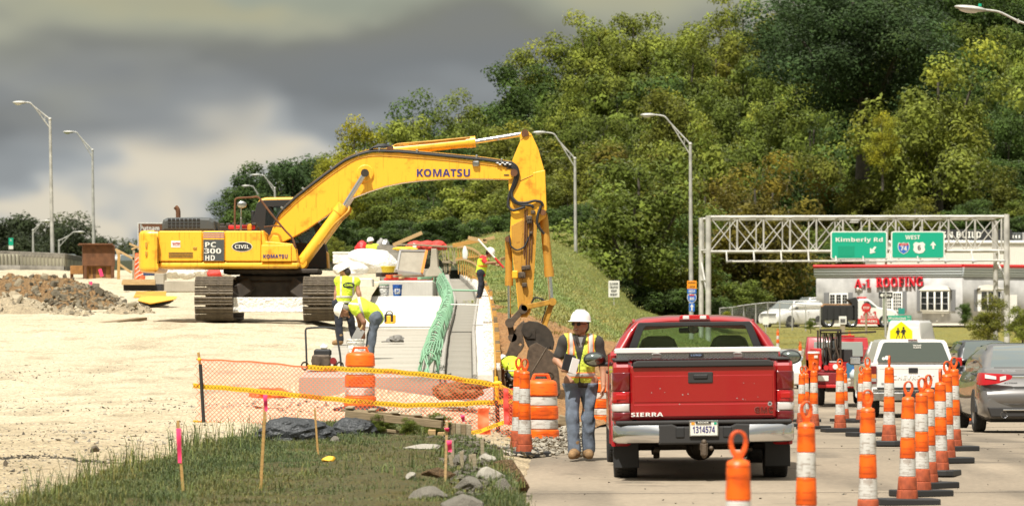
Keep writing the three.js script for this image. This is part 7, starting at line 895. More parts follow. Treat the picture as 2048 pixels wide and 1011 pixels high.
// bushes
const bush=(label,px,top,base,d,kind,leaf,wide)=>tree('bush',label,px,top,base,d,kind,leaf,wide,null,true);
bush('large loose bush in front of the right gantry leg',1978,592,702,205,3,LEAF.olive,1.25);bush('second bush beside the large one at the right edge',2046,612,704,200,0,LEAF.bright,1.2);bush('small dark conical bush at the shop corner',1930,598,656,280,2,LEAF.deep,1.0);bush('low green weed bush at the right end of the chain link fence',1622,634,664,262,4,LEAF.mid,1.2);
bush('pale weedy bush right of the excavator cab',664,470,530,170,5,LEAF.bright,1.2);bush('low leafy weeds behind the boom cylinder',692,488,535,185,4,LEAF.mid,1.3);bush('small yellowish shrub at the left foot of the gantry',1450,622,654,262,0,LEAF.yellow,1.5);
{
const[c]=crownGeo(77,{clumps:10,leaves:120,size:0.42});const N=420,r=rng(31),im=new THREE.InstancedMesh(c,LEAF.deep,N),M4=new THREE.Matrix4();for(let i=0;i<N;i++){const px=rr(470,2110,r),right=px>1610,d=(px<1190?rr(288,330,r):right?rr(322,332,r):px>1425?rr(302,314,r):rr(264,285,r)),py=foot(px)+ rr(-6,12,r),p=P(px,py,d),s=rr(0.22,0.4,r);M4.compose(p.add(new V3(0,-s*1.5,0)),new THREE.Quaternion().setFromAxisAngle(UPV,r()*6.28),new V3(s*1.3,s,s*1.3));im.setMatrixAt(i,M4);const b=rr(0.55,1.1,r);im.setColorAt(i,new THREE.Color(b,b,b));}im.name='undergrowth';im.castShadow=im.receiveShadow=true;scene.add(im);tag(im,'low green undergrowth along the foot of the wood','undergrowth',null,'stuff');
}
// ---------------------------------------------------------------- left: motorway parapet, spoil heap, trench box, timber
{
const o=thing('bridge_parapet','concrete motorway parapet with ribbed upper rail at the far left','wall'),pts=[[-60,548,506,262],[40,548,508,262],[128,548,512,258],[150,549,516,268],[190,546,522,300],[225,540,525,330]];
for(let i=0;i+1<pts.length;i++){const[x0,b0,t0,d0]=pts[i],[x1,b1,t1,d1]=pts[i+1],q=(t,y,z=0)=>{const d=lerp(d0,d1,t),v=P(lerp(x0,x1,t),y,d);v.z +=z;return v.toArray();};const w=g_(),lo=lerp(b0,t0,0.45),l1=lerp(b1,t1,0.45);w.loft([[q(0,b0+12,0.25),q(0,lo,0.25),q(0,lo,-0.25),q(0,b0+12,-0.25)],[q(1,b1+12,0.25),q(1,l1,0.25),q(1,l1,-0.25),q(1,b1+12,-0.25)]]);w.build('concrete_base',m.concreteOld,o);const u=g_();u.loft([[q(0,lo,0.05),q(0,t0,0.05),q(0,t0,-0.1),q(0,lo,-0.1)],[q(1,l1,0.05),q(1,t1,0.05),q(1,t1,-0.1),q(1,l1,-0.1)]]);u.build('upper_rail',M([0.3,0.28,0.2],0.8),o);const n=Math.max(3,Math.round((x1-x0)/ 7.5));for(let k=0;k<n;k++){const r=g_(),t=(k+0.5)/ n;r.bar(q(t,lerp(lo,l1,t),0.1),q(t,lerp(t0,t1,t),0.1),0.1,0.1,0.02);r.build('rib',M([0.22,0.2,0.15],0.85),o);}const c=g_();c.bar(q(0,t0-0.5,0),q(1,t1-0.5,0),0.3,0.08,0.02);c.build('top_rail',m.concreteOld,o);}
const b=g_();const v=P(105,540,260);b.box(0.7,0.7,0.5,v.x,v.y,v.z+0.3,0.04);b.build('pole_base',m.concrete,o);
}
const heapFn=(name,label,cx,cy,d,w,h,dp,mat,seed,rough=0.5)=>{const o=thing(name,label,'heap',[X(cx,d),yardY(d),-d]);const n=70,g=new THREE.PlaneGeometry(w,dp,n,n);g.rotateX(-Math.PI/2);const p=g.attributes.position;for(let i=0;i<p.count;i++){const x=p.getX(i),z=p.getZ(i),e=Math.max(0,1-Math.pow(Math.abs(x)/ w*2,2.2))*Math.max(0,1-Math.pow(Math.abs(z)/ dp*2,2.2));p.setY(i,-0.15+Math.pow(e,0.8)*h*(0.45+0.75*fbm(x*0.55+seed,z*0.5,0,4,seed))+ e*rough*(fbm(x*2.6,z*2.6,0,3,seed+3)- 0.4));}g.computeVertexNormals();const q=g_();q.add(g.toNonIndexed());const s=q.build('heap_surface',mat,o);return[o,g];};
{
const specs=[['spoil_heap','long dark heap of broken rubble below the motorway parapet',70,0,124,5.0,0.78,7,m.dirtDark,3],['spoil_heap','heap of dark broken clods left of the trench box foot',172,0,117,2.0,0.72,4,m.dirtDark,11],['spoil_heap','pale low heap of stone at the far left',25,0,113,2.6,0.5,4,m.gravelPlain??(m.gravelPlain=M([0.66,0.60,0.50],0.95,0,{map:rep(T.stone,5),bumpMap:rep(T.bump,1),bumpScale:0.06})),17],['spoil_heap','white mound of stone beside the yellow steel plate',258,0,110,1.5,0.34,2.6,m.gravelPlain,23],['spoil_heap','low mound of tan earth behind the thin stake on the left',150,0,109,1.4,0.32,2,m.gravelPlain,27]];
const rk=[0,1,2].map((i)=>{const r=rng(70+i),q=g_();q.hull([...Array(14)].map(()=>{const v=new V3(rr(-1,1,r),rr(-0.8,0.8,r),rr(-1,1,r)).normalize();return[v.x,v.y*0.75,v.z];}));return q.geo();});
for(const s of specs){const[o,g]=heapFn(...s),p=g.attributes.position,r=rng(s[9]*13),N=s[8]===m.dirtDark?620:120,im=new THREE.InstancedMesh(rk[s[9]% 3],s[8]===m.dirtDark?m.rock:m.rockPale,N),M4=new THREE.Matrix4();for(let i=0;i<N;i++){const k=Math.floor(r()*p.count),sc=rr(0.025,0.075,r)*(r()<0.07?2.2:1);M4.compose(new V3(p.getX(k),p.getY(k)+ sc*0.2,p.getZ(k)),new THREE.Quaternion().setFromEuler(new THREE.Euler(r()*6,r()*6,r()*6)),new V3(sc*1.3,sc,sc));im.setMatrixAt(i,M4);const b=rr(0.4,1.5,r);im.setColorAt(i,new THREE.Color(b,b*0.93,b*0.78));}im.name='rubble';im.castShadow=true;o.add(im);tag(im,null,null,null,'stuff');}
{
const d=165,k=F/d,o=thing('trench_box','rusty steel trench box standing beyond the rubble','steel box',P(188,575,d),0.12),w=g_();const e=(x,y)=>[(x-188)/ k,(575-y)/ k];const bx=(n,x0,y0,x1,y1,dp,mt,z=0)=>{const q=g_(),a=e(x0,y0),b=e(x1,y1);q.box(b[0]- a[0],b[1]- a[1],dp,(a[0]+ b[0])/ 2,(a[1]+ b[1])/ 2,z,0.01);return q.build(n,mt,o);};bx('upper_panel',164,532,228,490,1.2,m.rust);bx('lower_panel',166,580,227,532,1.1,m.rustLight,-0.1);bx('top_plate',156,490,224,487,1.5,m.rust);bx('side_shelf',140,548,165,531,0.8,m.rustLight);bx('side_leg',140,570,146,548,0.5,m.rust);bx('corner_post',166,580,172,532,0.2,m.rust,0.5);bx('corner_post',220,580,226,532,0.2,m.rust,0.5);for(const[x,h,wd]of[[187,40,8],[206,34,10],[178,20,5]]){const q=g_(),a=e(x,534),b=e(x,534+h);q.ext([[a[0]- wd/k/2,a[1]],[a[0]+ wd/k/2,a[1]],[a[0]+ wd/k/3,lerp(a[1],b[1],0.7)],[a[0],b[1]],[a[0]- wd/k/3,lerp(a[1],b[1],0.6)]],0.006,0.455,0.001);q.build('rust_stain',m.rust,o);}}
{const o=thing('timber_brace','timber posts and braces holding the red netting beside the trench box','timber frame'),d=160,br=(a,b,w,mt=m.lumber)=>{const q=g_();q.bar(P(...a,d).toArray(),P(...b,d).toArray(),w,w*0.7);q.build('timber',mt,o);};br([236,575],[237,506],0.1,m.stake);br([230,498],[268,518],0.08);br([238,528],[262,545],0.08);br([266,560],[267,500],0.08,m.lumberGrey);br([258,487],[285,498],0.07);br([262,498],[272,494],0.06);br([270,520],[284,515],0.05,m.lumberGrey);br([232,505],[240,503],0.12,m.lumber);}
{const o=thing('safety_netting','red plastic netting draped behind the tail of the excavator','netting'),g=new THREE.PlaneGeometry(1,1,16,24),p=g.attributes.position;for(let i=0;i<p.count;i++){const u=p.getX(i)+ 0.5,v=0.5-p.getY(i),q=P(lerp(268,290,u)-(1-v)*-2,lerp(506,562,v),158);p.setXYZ(i,q.x,q.y,q.z+0.2*fbm(u*5,v*4,0,3,5));}g.computeVertexNormals();const w=g_();w.add(g);w.build('netting_sheet',m.netOrange,o);for(let k=0;k<5;k++){const q=g_();q.tube([P(270,520+k*9,157.7).toArray(),P(278,514+k*9,157.6).toArray(),P(289,510+k*9,157.7).toArray()],0.012,10,4);q.build('netting_cord',m.white,o);}}
{const o=thing('barrel','dark blue drum beside the red netting','drum',P(298,568,156)),w=g_();w.cyl(0.22,0.22,0.6,0,0.6,0,18);w.build('drum_wall',M([0.03,0.05,0.12],0.5),o);}
const blk=(name,label,x0,y0,x1,y1,d,dp,mat)=>{const k=F/d,o=thing(name,label,'concrete block',P((x0+x1)/ 2,y1,d)),w=g_();w.box((x1-x0)/ k,(y1-y0)/ k,dp,0,(y1-y0)/ k/2,-dp/2,0.03);w.build('block',mat,o);};
blk('concrete_block','pale concrete block under the tail of the excavator',308,545,328,585,138,1,m.concrete);blk('concrete_block','long low concrete wall behind the left track',328,560,408,584,134,0.5,m.concrete);blk('concrete_block','pale slab seen between the two tracks',462,545,500,570,140,1,m.slab);blk('concrete_block','wide flat concrete slab right of the tracks',600,556,745,582,142,1.5,m.slab);
{const o=thing('timber_platform','flat timber platform on dark legs under the excavator tail','platform'),d=136;for(let i=0;i<6;i++){const q=g_();q.bar(P(243+i*0.5,566-i*0.9,d+i*0.25).toArray(),P(310,566-i*0.9,d+i*0.25).toArray(),0.1,0.2,0.004,[0,0,1]);q.build('plank',m.lumber,o);}const s=g_();const a=P(245,574,d),b=P(322,574,d);s.box(b.x-a.x,0.2,0.9,(a.x+b.x)/ 2,a.y,-d-0.6,0.01);s.build('dark_frame',m.blackMatt,o);}
{const d=115.5,o=thing('steel_plate','yellow folded steel plate lying on the white stone','steel plate'),q=(x,y,z)=>P(x,y,d+z).toArray(),w=g_();w.loft([[q(266,594,1),q(272,582,3.4),q(332,582,3.4),q(331,594,1)],[q(266,595.5,1),q(272,583.5,3.4),q(332,583.5,3.4),q(331,595.5,1)]]);w.build('top_sheet',m.yellowDeep,o);const u=g_();u.loft([[q(274,600,0.2),q(282,591,1.2),q(354,592,1.0),q(352,597,0.4),q(300,606,-0.2)],[q(276,602,0.2),q(283,593,1.2),q(353,594,1.0),q(350,599,0.4),q(300,608,-0.2)]]);u.build('folded_sheet',m.yellow,o);const k=g_();k.loft([[q(276,603,0.3),q(283,596,1.2),q(348,597,1.0),q(346,602,0.4),q(302,611,-0.1)],[q(280,609,0.3),q(285,602,1.2),q(340,603,1.0),q(338,607,0.4),q(304,616,-0.1)]]);k.build('dark_base',m.black,o);}
const plank=(label,a,b,d0,d1,w,t,mat,yy=0.04)=>{const A=P(...a,d0),B=P(...b,d1),o=thing('plank',label,'plank',A),q=g_();q.bar([0,0,0],B.clone().sub(A).toArray(),t,w,0.005,[0,1,0]);q.build('timber',mat,o);};
plank('long weathered plank lying on the white stone left of the excavator',[168,652],[284,637],101.5,104,0.07,0.25,m.lumberOld);plank('pale plank lying against the weathered one',[128,656],[232,644],100.5,103.3,0.05,0.2,m.lumber);plank('short dark plank end at the left of the lying planks',[123,649.5],[165,645.5],101.9,103,0.06,0.12,m.lumberOld);plank('thin tan lath lying on the ground at the far left',[-10,673],[70,659],98,100.5,0.035,0.09,m.lumber);plank('broken strip of wood between the planks and the left edge',[34,665],[70,660],99,100,0.05,0.1,m.lumberOld);
plank('dark offcut of board lying left of the stake',[100,638],[150,634],110,112,0.05,0.3,m.stake);
const stk=(label,x,y0,y1,d,mat=m.lumber,lean=0,r=0.03)=>{const A=P(x,y1,d),o=thing('stake',label,'stake',A),q=g_();q.bar([0,-0.1,0],[lean,(y1-y0)*d/F,0],r,r*0.8,0.003);q.build('lath',mat,o);return o;};stk('thin distant stake standing before the rubble heap',131,570,633,120,m.lumber);stk('thin distant stake by the dark clods',177,562,600,132);stk('pinkish distant stake at the far left',39,600,626,118,m.rustLight);
for(const[px,py,lab]of[[182,570,'scrap of pink ribbon on the stake by the dark clods'],[201,545,'red ribbon hanging on the trench box']]){const o=thing('marking_ribbon',lab,'ribbon',P(px,py,131)),w=g_();w.box(0.1,0.22,0.01,0,0,0,0.003,0,0.3,0.3);w.build('ribbon_strip',m.pink,o);}
{const o=thing('rock','dark lump of rock standing for a hole shadow at the foot of the thin stake','rock',P(137,633,119)),q=new THREE.Mesh(rk[0],m.rockDark);q.name='rock_body';q.scale.set(0.22,0.16,0.2);q.castShadow=true;o.add(q);const q2=q.clone();q2.position.set(-0.18,0.05,0);q2.scale.setScalar(0.1);o.add(q2);}  // dark lumps put in to give the shadow of a hole
for(let i=0;i<9;i++){const px=340+i*30+rr(-8,8),d=145;lumpAt(px,552-rr(0,6),d,i);}
function lumpAt(px,py,d,i){const o=thing('white_sack',['rolled','slumped','flat','round','creased','small','tied','half buried','torn'][i]+ ' white sack in the row seen under the excavator, number from the left','sack',P(px,py,d));o.userData.label=['first','second','third','fourth','fifth','sixth','seventh','eighth','ninth'][i]+ ' sack from the left in the row behind the tracks';const g=new THREE.IcosahedronGeometry(1,4),p=g.attributes.position;for(let k=0;k<p.count;k++){const x=p.getX(k),y=p.getY(k),z=p.getZ(k),q=0.75+0.5*fbm(x*1.6+i*3,y*1.6+z,0,3,i);p.setXYZ(k,x*q*0.36,y*q*0.22+0.06,z*q*0.3);}g.computeVertexNormals();const w=g_();w.add(g);w.build('sack_cloth',i===3?m.netRed:m.bag,o);}
}
// ---------------------------------------------------------------- channelizer posts and drums
{
const proto=(px,d,turn,label)=>{const o=thing('channelizer_post',label,'traffic post',[X(px,d),roadY(d),-d],turn,'orange and white posts along the lane'),b=g_();b.ext([[-0.27,-0.2],[0.27,-0.2],[0.31,-0.12],[0.31,0.12],[0.27,0.2],[-0.27,0.2],[-0.31,0.12],[-0.31,-0.12]],0.07,0,0.012,[],new THREE.Matrix4().makeRotationX(Math.PI/2).setPosition(0,0.035,0));b.build('rubber_base',m.black,o);
const st=(n,y0,y1,r0,r1,mt)=>{const w=g_();w.lathe([[0,y0],[r0-0.006,y0],[r0,y0+0.008],[r1,y1-0.008],[r1-0.006,y1],[0,y1]],20);return w.build(n,mt,o);};
st('lower_sleeve',0.06,0.155,0.108,0.102,m.orangeFaded);st('lower_sleeve',0.155,0.285,0.098,0.090,m.orangeFaded);st('white_band',0.285,0.465,0.083,0.078,m.reflect);st('orange_band',0.465,0.67,0.079,0.073,m.orangeBand);st('white_band',0.67,0.855,0.073,0.068,m.reflect);st('orange_band',0.855,1.04,0.069,0.064,m.orangeBand);
const c=g_();c.lathe([[0.064,1.04],[0.058,1.065],[0.03,1.075],[0,1.076]],18);c.build('cap',m.orangeBand,o);const h=g_(),oval=(w,hh,y)=>seq(0,1,18).slice(0,-1).map((t)=>{const a=t*6.283;return[Math.cos(a)*w,y+Math.sin(a)*hh*(1-0.15*Math.sin(a))];});h.ext(oval(0.052,0.078,1.165),0.028,0,0.006,[oval(0.029,0.052,1.172)]);h.box(0.05,0.06,0.03,0,1.09,0,0.008);h.build('handle',m.orange,o);return o;};
const L=[[1477,24,0.1,'post nearest to us, only its top standing before the red pickup bumper'],[1613,33,0.5,'second nearest post, at the right rear wheel of the red pickup'],[1737,38.8,0.3,'third post from the nearest, standing free to the right of the pickup'],[1815,44.5,0.2,'post with wide open loop at the front of the cluster before the white pickup'],[1843,46.6,0.5,'post right behind the front one of the cluster, its black base showing at right'],[1858,48.6,0.7,'slim looking post half hidden in the middle of the cluster'],[1881,51.6,1.3,'post with its loop turned edge on at the right of the cluster'],[1895,54.4,0.4,'post behind the cluster with two loops side by side, left one'],[1909,58.8,0.3,'post behind the cluster with two loops side by side, right one'],[1779,61.5,1.35,'upright post with faded skirt before the white pickup tailgate'],[1734,70,0.4,'post before the left tail lamp of the white pickup'],[1681,75.5,0.3,'post before the red work truck with a long black foot'],[1690,100,0.4,'distant post peeping out behind the one at the work truck'],[1628,82,0.9,'post left of the red work truck, below the orange cooler'],[1604,91,0.5,'post next to the right mirror of the red pickup'],[1613,99,0.4,'distant post hidden behind the one by the pickup mirror'],[1722,98,0.5,'distant post at the mirror of the white pickup'],[1049,56.4,0.35,'post before the orange drum, left of the walking man'],[1036,58,0.6,'post directly behind the one before the orange drum']];
const p0=proto(L[0][0],L[0][1],L[0][2],L[0][3]);for(const[px,d,t,lab]of L.slice(1)){const o=dup(p0,[X(px,d),roadY(d),-d],t,lab);o.rotation.z=rr(-0.018,0.018);if(px<1100)o.rotation.x=0.02;}
for(const[px,d,lab]of[[1601,185,'tiny distant post on the pale ground right of the red pickup roof'],[1700,225,'tiny distant post beyond the red work truck rack'],[1556,235,'tiny distant post at the grass edge right of the red pickup roof'],[1952,112,'distant post before the black estate car']])dup(p0,[X(px,d),roadY(d),-d],0.4,lab);
const drum=(label,px,d,y)=>{const o=thing('traffic_drum',label,'traffic drum',[X(px,d),y,-d],0.25,'orange and white drums'),st=(n,y0,y1,r,mt)=>{const w=g_();w.lathe([[r-0.025,y0],[r-0.004,y0+0.006],[r,y0+0.02],[r-0.004,y1-0.02],[r-0.01,y1-0.006],[r-0.03,y1]],30);w.build(n,mt,o);};const b=g_();b.lathe([[0,0],[0.43,0],[0.45,0.03],[0.40,0.05],[0.27,0.075],[0,0.08]],26);b.build('rubber_base',m.black,o);st('orange_ring',0.07,0.24,0.262,m.orangeBand);st('white_ring',0.24,0.385,0.246,m.reflect);st('orange_ring',0.385,0.575,0.25,m.orangeBand);st('white_ring',0.575,0.715,0.236,m.reflect);{const w=g_();w.lathe([[0.21,0.715],[0.24,0.72],[0.242,0.74],[0.232,0.885],[0.21,0.925],[0.17,0.94],[0,0.945]],30);w.build('drum_top',m.orangeBand,o);}const h=g_(),q=[[-0.15,0.93],[0.15,0.93],[0.115,1.02],[0.1,1.035],[-0.1,1.035],[-0.115,1.02]];h.ext(q,0.06,0,0.012,[[[-0.1,0.955],[0.1,0.955],[0.082,1.0],[-0.082,1.0]]]);h.build('handle',m.orange,o);return o;};
const d0=drum('orange drum with white bands behind the two posts, left of the walking man',1082,64,0.03);dup(d0,[X(720,72.5),yardY(72.5)+ 0.03,-72.5],0.0,'orange drum behind the orange mesh fence on the white stone');dup(d0,[X(1204,93),roadY(93)- 0.02,-93],0.4,'orange drum between the walking man and the red pickup mirror');dup(d0,[X(1929,96),roadY(96),-96],0.2,'orange drum between the white pickup and the grey sedan');dup(d0,[X(1914,104),roadY(104),-104],0.2,'orange drum right behind the white pickup mirror');
}
// ---------------------------------------------------------------- orange mesh fence
{
const o=thing('mesh_fence','orange plastic mesh fence with yellow bands on thin posts','fence'),top=[[392,718],[398,718],[520,724],[615,734],[780,742],[882,752],[997,770],[1034,790]],bot=[[386,848],[470,853],[560,859],[700,868],[880,878],[997,886],[1034,892]],mid=[[386,771],[470,777],[556,786],[700,801],[808,810],[900,808],[997,803],[1034,803]],dd=(px)=>interp([[386,68],[997,65.5],[1034,61]],px),pt=(px,v,off=0)=>{const t=interp(top,px),b=interp(bot,px),q=P(px,lerp(t,b,v),dd(px));q.z +=off+0.05*Math.sin(px*0.021)*v+0.03*Math.sin(px*0.05+v*5);return q;};
const net=g_(),H=130,sp=8.6;for(const s of[-1,1])for(let k=-H;k<1034-386+H;k +=sp){const pts=[];for(let i=0;i<=9;i++){const v=i/9,px=386+k +(s>0?v:1-v)*H;if(px<386||px>1034)continue;pts.push(pt(px,v));}if(pts.length>1)net.tube(pts,0.0043,(pts.length-1)*2,3);}tag(net.build('mesh_net',m.netOrange,o),null,null,null,'stuff');
const strip=(name,rows,h,mat,off=0.02)=>{const w=g_();w.loft([0,1].map((j)=>rows.map(([px,py])=>{const d=dd(px),q=P(px,py +(j?h:-h)+ 0.6*Math.sin(px*0.11),d);return[q.x,q.y,q.z+off];})),false,false);return w.build(name,mat,o);},dense=(rows,a,b)=>seq(a,b,50).map((px)=>[px,interp(rows,px)]);
strip('top_band',dense(top,615,1034),5,m.tapeYellow);strip('top_cord',dense(top,392,616),1.6,m.netOrange);strip('middle_band',dense(mid,386,1034),4.8,m.tapeYellow);strip('bottom_band',dense(bot.map(([x,y])=>[x,y-4]),386,560),4,m.tapeYellow);strip('bottom_band',dense(bot.map(([x,y])=>[x,y-12]),960,1034),4,m.tapeYellow);
const wv=g_();for(const[rows,a,b,h]of[[top,615,1030,5],[mid,388,1030,4.8],[bot.map(([x,y])=>[x,y-4]),388,556,4]])for(let px=a;px<b;px +=7)for(const s of[-1,1]){const y=interp(rows,px),A=P(px-4,y+s*h,dd(px)),B=P(px+4,y-s*h,dd(px));A.z=B.z=A.z+0.03;wv.bar(A.toArray(),B.toArray(),0.006,0.004,0.001);}tag(wv.build('band_weave',m.tapeInk,o),null,null,null,'stuff');
const post=(n,a,b,d,r,mt)=>{const w=g_();w.rod(P(...a,d).toArray(),P(...b,d).toArray(),r,r,8);w.build(n,mt,o);};post('post',[400,728],[408,864],67.85,0.026,m.black);post('post_top',[396,704],[400,730],68,0.02,m.stake);post('post',[994,800],[998,900],65.4,0.03,m.iron);post('post_top',[992,752],[995,802],65.4,0.028,m.tapeYellow);{const k=g_();k.sph(0.028,...P(398,718,67.9).toArray());k.sph(0.045,...P(995,766,65.2).toArray(),[1.5,0.8,0.6]);k.build('knot',m.tapeYellow,o);}
const tp=thing('caution_tape','yellow caution tape hanging slack at the right end of the mesh fence','tape'),w=g_(),ty=[[935,866],[960,862],[985,852],[1010,843],[1036,834]];w.loft([-4,4].map((h)=>seq(935,1036,24).map((px)=>P(px,interp(ty,px)+ h,63.5).toArray())),false,false);w.build('tape_strip',m.tapeYellow,tp);const tl=g_();for(const px of[952,985,1015])tl.at(textGeo('CAUTION',0.16,0.035,0.004),...P(px,interp(ty,px),63.4).toArray(),0,0,0.3);tl.build('tape_lettering',m.ink,tp);
const fold=(name,label,cat,c,w2,h,d,mat,seed)=>{const q=thing(name,label,cat,P(...c,d)),g=new THREE.PlaneGeometry(w2,h,22,22),p=g.attributes.position;for(let i=0;i<p.count;i++){const x=p.getX(i),y=p.getY(i);p.setXYZ(i,x+0.08*fbm(y*6,x*3,0,2,seed),y+0.12*(fbm(x*5,y*5,0,2,seed+1)- 0.5),0.22*(fbm(x*4+3,y*4,0,3,seed+2)- 0.5));}g.computeVertexNormals();const e=g_();e.add(g.toNonIndexed());e.build('sheet',mat,q);};
fold('netting_heap','red netting bunched up at the right end of the mesh fence','netting',[1014,812],0.2,0.5,63,m.netRed,4);fold('netting_heap','orange netting hanging in front of the right fence post','netting',[962,850],0.16,0.5,64.3,m.netOrange,9);
{const q=thing('orange_sheet','crumpled orange plastic lying on the stone behind the mesh fence','plastic sheet',P(545,795,73)),g=new THREE.IcosahedronGeometry(1,4),p=g.attributes.position;for(let i=0;i<p.count;i++){const x=p.getX(i),y=p.getY(i),z=p.getZ(i),k=0.6+0.8*fbm(x*3+4,y*3+z*2+4,0,3,3);p.setXYZ(i,x*k*0.33,Math.max(0,y*k*0.13+0.03),z*k*0.4);}g.computeVertexNormals();const e=g_();e.add(g);e.build('sheet',m.orange,q);}
{const q=thing('earth_heap','brown clods of earth below the front end of the grey footing','heap',P(935,790,74)),r=rng(8);for(let i=0;i<9;i++){const g=new THREE.IcosahedronGeometry(1,2),p=g.attributes.position,s=rr(0.1,0.24,r);for(let k=0;k<p.count;k++){const f=0.7+0.6*fbm(p.getX(k)*2+i*5,p.getY(k)*2+p.getZ(k),0,3,i);p.setXYZ(k,p.getX(k)*f*s*1.3,p.getY(k)*f*s*0.6,p.getZ(k)*f*s);}g.computeVertexNormals();const e=g_();e.at(g,rr(-0.4,0.45,r),rr(0.0,0.2,r),rr(-0.4,0.3,r));e.build('clod',m.dirtDark,q);}}
}
// ---------------------------------------------------------------- grass verge, stakes, pallet, bags, stones
const vy=(x,d)=>vergeY(d)+ 0.03+0.14*(fbm(x*0.9+50,-d*0.9+90,0,4,61)- 0.5)+ 0.05*(fbm(x*6.3,-d*6.3,0,3,70)- 0.5),yy=(x,d)=>yardY(d)+ 0.16*(fbm(x*0.45+50,-d*0.45+90,0,4,12)- 0.5)+ 0.05*(fbm(x*3.15,-d*3.15,0,3,21)- 0.5);
const ground=(px,py,d,fn)=>{for(let i=0;i<12;i++)d=lerp(d,clamp((EYE-fn(X(px,d),d))*F /(py-650),30,90),0.6);return[X(px,d),fn(X(px,d),d),-d];};
const vergeY=(d)=>interp([[30,0.24],[40,0.26],[54,0.3],[60,0.3],[66,0.29]],d),VL=[[30,-260],[40,120],[48,310],[54.7,455],[60.7,570],[66,660]],VR=[[30,1110],[40,1045],[48,1015],[54,985],[60,930],[66,800]];
sheet('grass_verge',m.verge,[30,36,40,44,48,54,60,66].map((d)=>{const a=interp(VL,d),b=interp(VR,d),y=vergeY(d);return[d,[a-10,y-0.2],[a+25,y-0.03],[lerp(a,b,0.35),y+0.02],[lerp(a,b,0.7),y+0.05],[b-40,y],[b+8,0.08],[b+34,-0.1]];}),{nx:120,nd:90,amp:0.14,freq:0.9,fine:0.05,seed:61});
{
const tuft=(seed,n,h0,h1,sp)=>{const r=rng(seed),pos=[],c=[];for(let i=0;i<n;i++){const x=rr(-sp,sp,r),z=rr(-sp,sp,r),h=rr(h0,h1,r),a=r()*6.28,l=rr(0.15,0.7,r)*h,w=rr(0.0025,0.005,r),cx=Math.cos(a),sz=Math.sin(a),A=[x-sz*w,-0.02,z+cx*w],B=[x+sz*w,-0.02,z-cx*w],mx=x+cx*l*0.35,mz=z+sz*l*0.35,C=[mx-sz*w*0.7,h*0.6,mz+cx*w*0.7],D=[mx+sz*w*0.7,h*0.6,mz-cx*w*0.7],E=[x+cx*l,h*(1-0.3*l/h),z+sz*l];pos.push(...A,...B,...C,...B,...D,...C,...C,...D,...E);const k=rr(0.7,1.3,r),st=r()<0.16?1:0;for(let v=0;v<9;v++)c.push(k*(1+1.1*st),k*(1+0.55*st),k*(1+0.8*st));}const g=new THREE.BufferGeometry();g.setAttribute('position',new THREE.Float32BufferAttribute(pos,3));g.setAttribute('color',new THREE.Float32BufferAttribute(c,3));g.computeVertexNormals();return g;};
const mat=M([0.095,0.14,0.027],0.8,0,{vertexColors:true,transmission:0.25,thickness:0}),matB=M([0.225,0.26,0.06],0.85,0,{vertexColors:true,transmission:0.25,thickness:0}),r=rng(12),M4=new THREE.Matrix4();
const field=(g,N,name,pick,s0,s1)=>{const im=new THREE.InstancedMesh(g,mat,N);for(let i=0;i<N;i++){const[px,d]=pick();const s=rr(s0,s1,r);M4.compose(new V3(X(px,d),vy(X(px,d),d)- 0.02,-d),new THREE.Quaternion().setFromAxisAngle(UPV,r()*6.28),new V3(s,s*rr(0.7,1.2,r),s));im.setMatrixAt(i,M4);const b=rr(0.6,1.25,r),y=vnoise(px*0.012,d*0.35,0,5);im.setColorAt(i,new THREE.Color(b*(0.75+0.85*y),b*(0.85+0.35*y),b*(0.8+0.3*y)));}im.name=name;im.castShadow=im.receiveShadow=true;scene.add(im);return im;};
tag(field(tuft(1,18,0.025,0.07,0.1),10500,'verge_grass',()=>{const d=33+33*Math.pow(r(),0.9);return[lerp(interp(VL,d)+ rr(-12,14,r),interp(VR,d)- 15,Math.pow(r(),1.25)),d];},0.6,1.25),'short mixed green and straw grass on the verge at the bottom left','grass',null,'stuff');
tag(field(tuft(2,12,0.1,0.22,0.12),240,'tall_grass',()=>{const d=rr(37,64,r);return[r()<0.62?interp(VL,d)+ rr(-25,70,r):lerp(interp(VL,d),interp(VR,d),r()),d];},0.7,1.2),'tall grass tufts along the stony edge of the verge','grass',null,'stuff');
for(const[i,N,s0]of[[0,12000,1.7],[1,6000,1.4]]){const g=tuft(7,14,0.05,0.16,0.16),p=banks[i].geometry.attributes.position,im=new THREE.InstancedMesh(g,matB,N);for(let k=0;k<N;k++){const a=Math.floor(r()*(p.count-130)),t=r(),s=s0*rr(0.6,1.3,r),nb=a +(r()<0.5?1:(i?41:61));M4.compose(new V3(lerp(p.getX(a),p.getX(nb),t),lerp(p.getY(a),p.getY(nb),t)- 0.03,lerp(p.getZ(a),p.getZ(nb),t)),new THREE.Quaternion().setFromAxisAngle(UPV,r()*6.28),new V3(s*1.6,s*0.38,s*1.6));im.setMatrixAt(k,M4);const y=vnoise(p.getX(a)*0.25,p.getZ(a)*0.12,0,6),b=rr(0.75,1.25,r);im.setColorAt(k,new THREE.Color(b*(0.8+0.7*y),b,b*0.9));}im.name='bank_grass';im.receiveShadow=true;scene.add(im);tag(im,i?'dry mown grass of the field before the shop':'mown grass growing on the bank below the wood','grass',null,'stuff');}
const fl=tuft(4,3,0.22,0.4,0.06);tag(field(fl,120,'weed_stalks',()=>{const d=rr(40,62,r);return[interp(VL,d)+ rr(-70,20,r),d];},0.7,1.2),'thin weed stalks standing on the stone in front of the verge','weeds',null,'stuff');
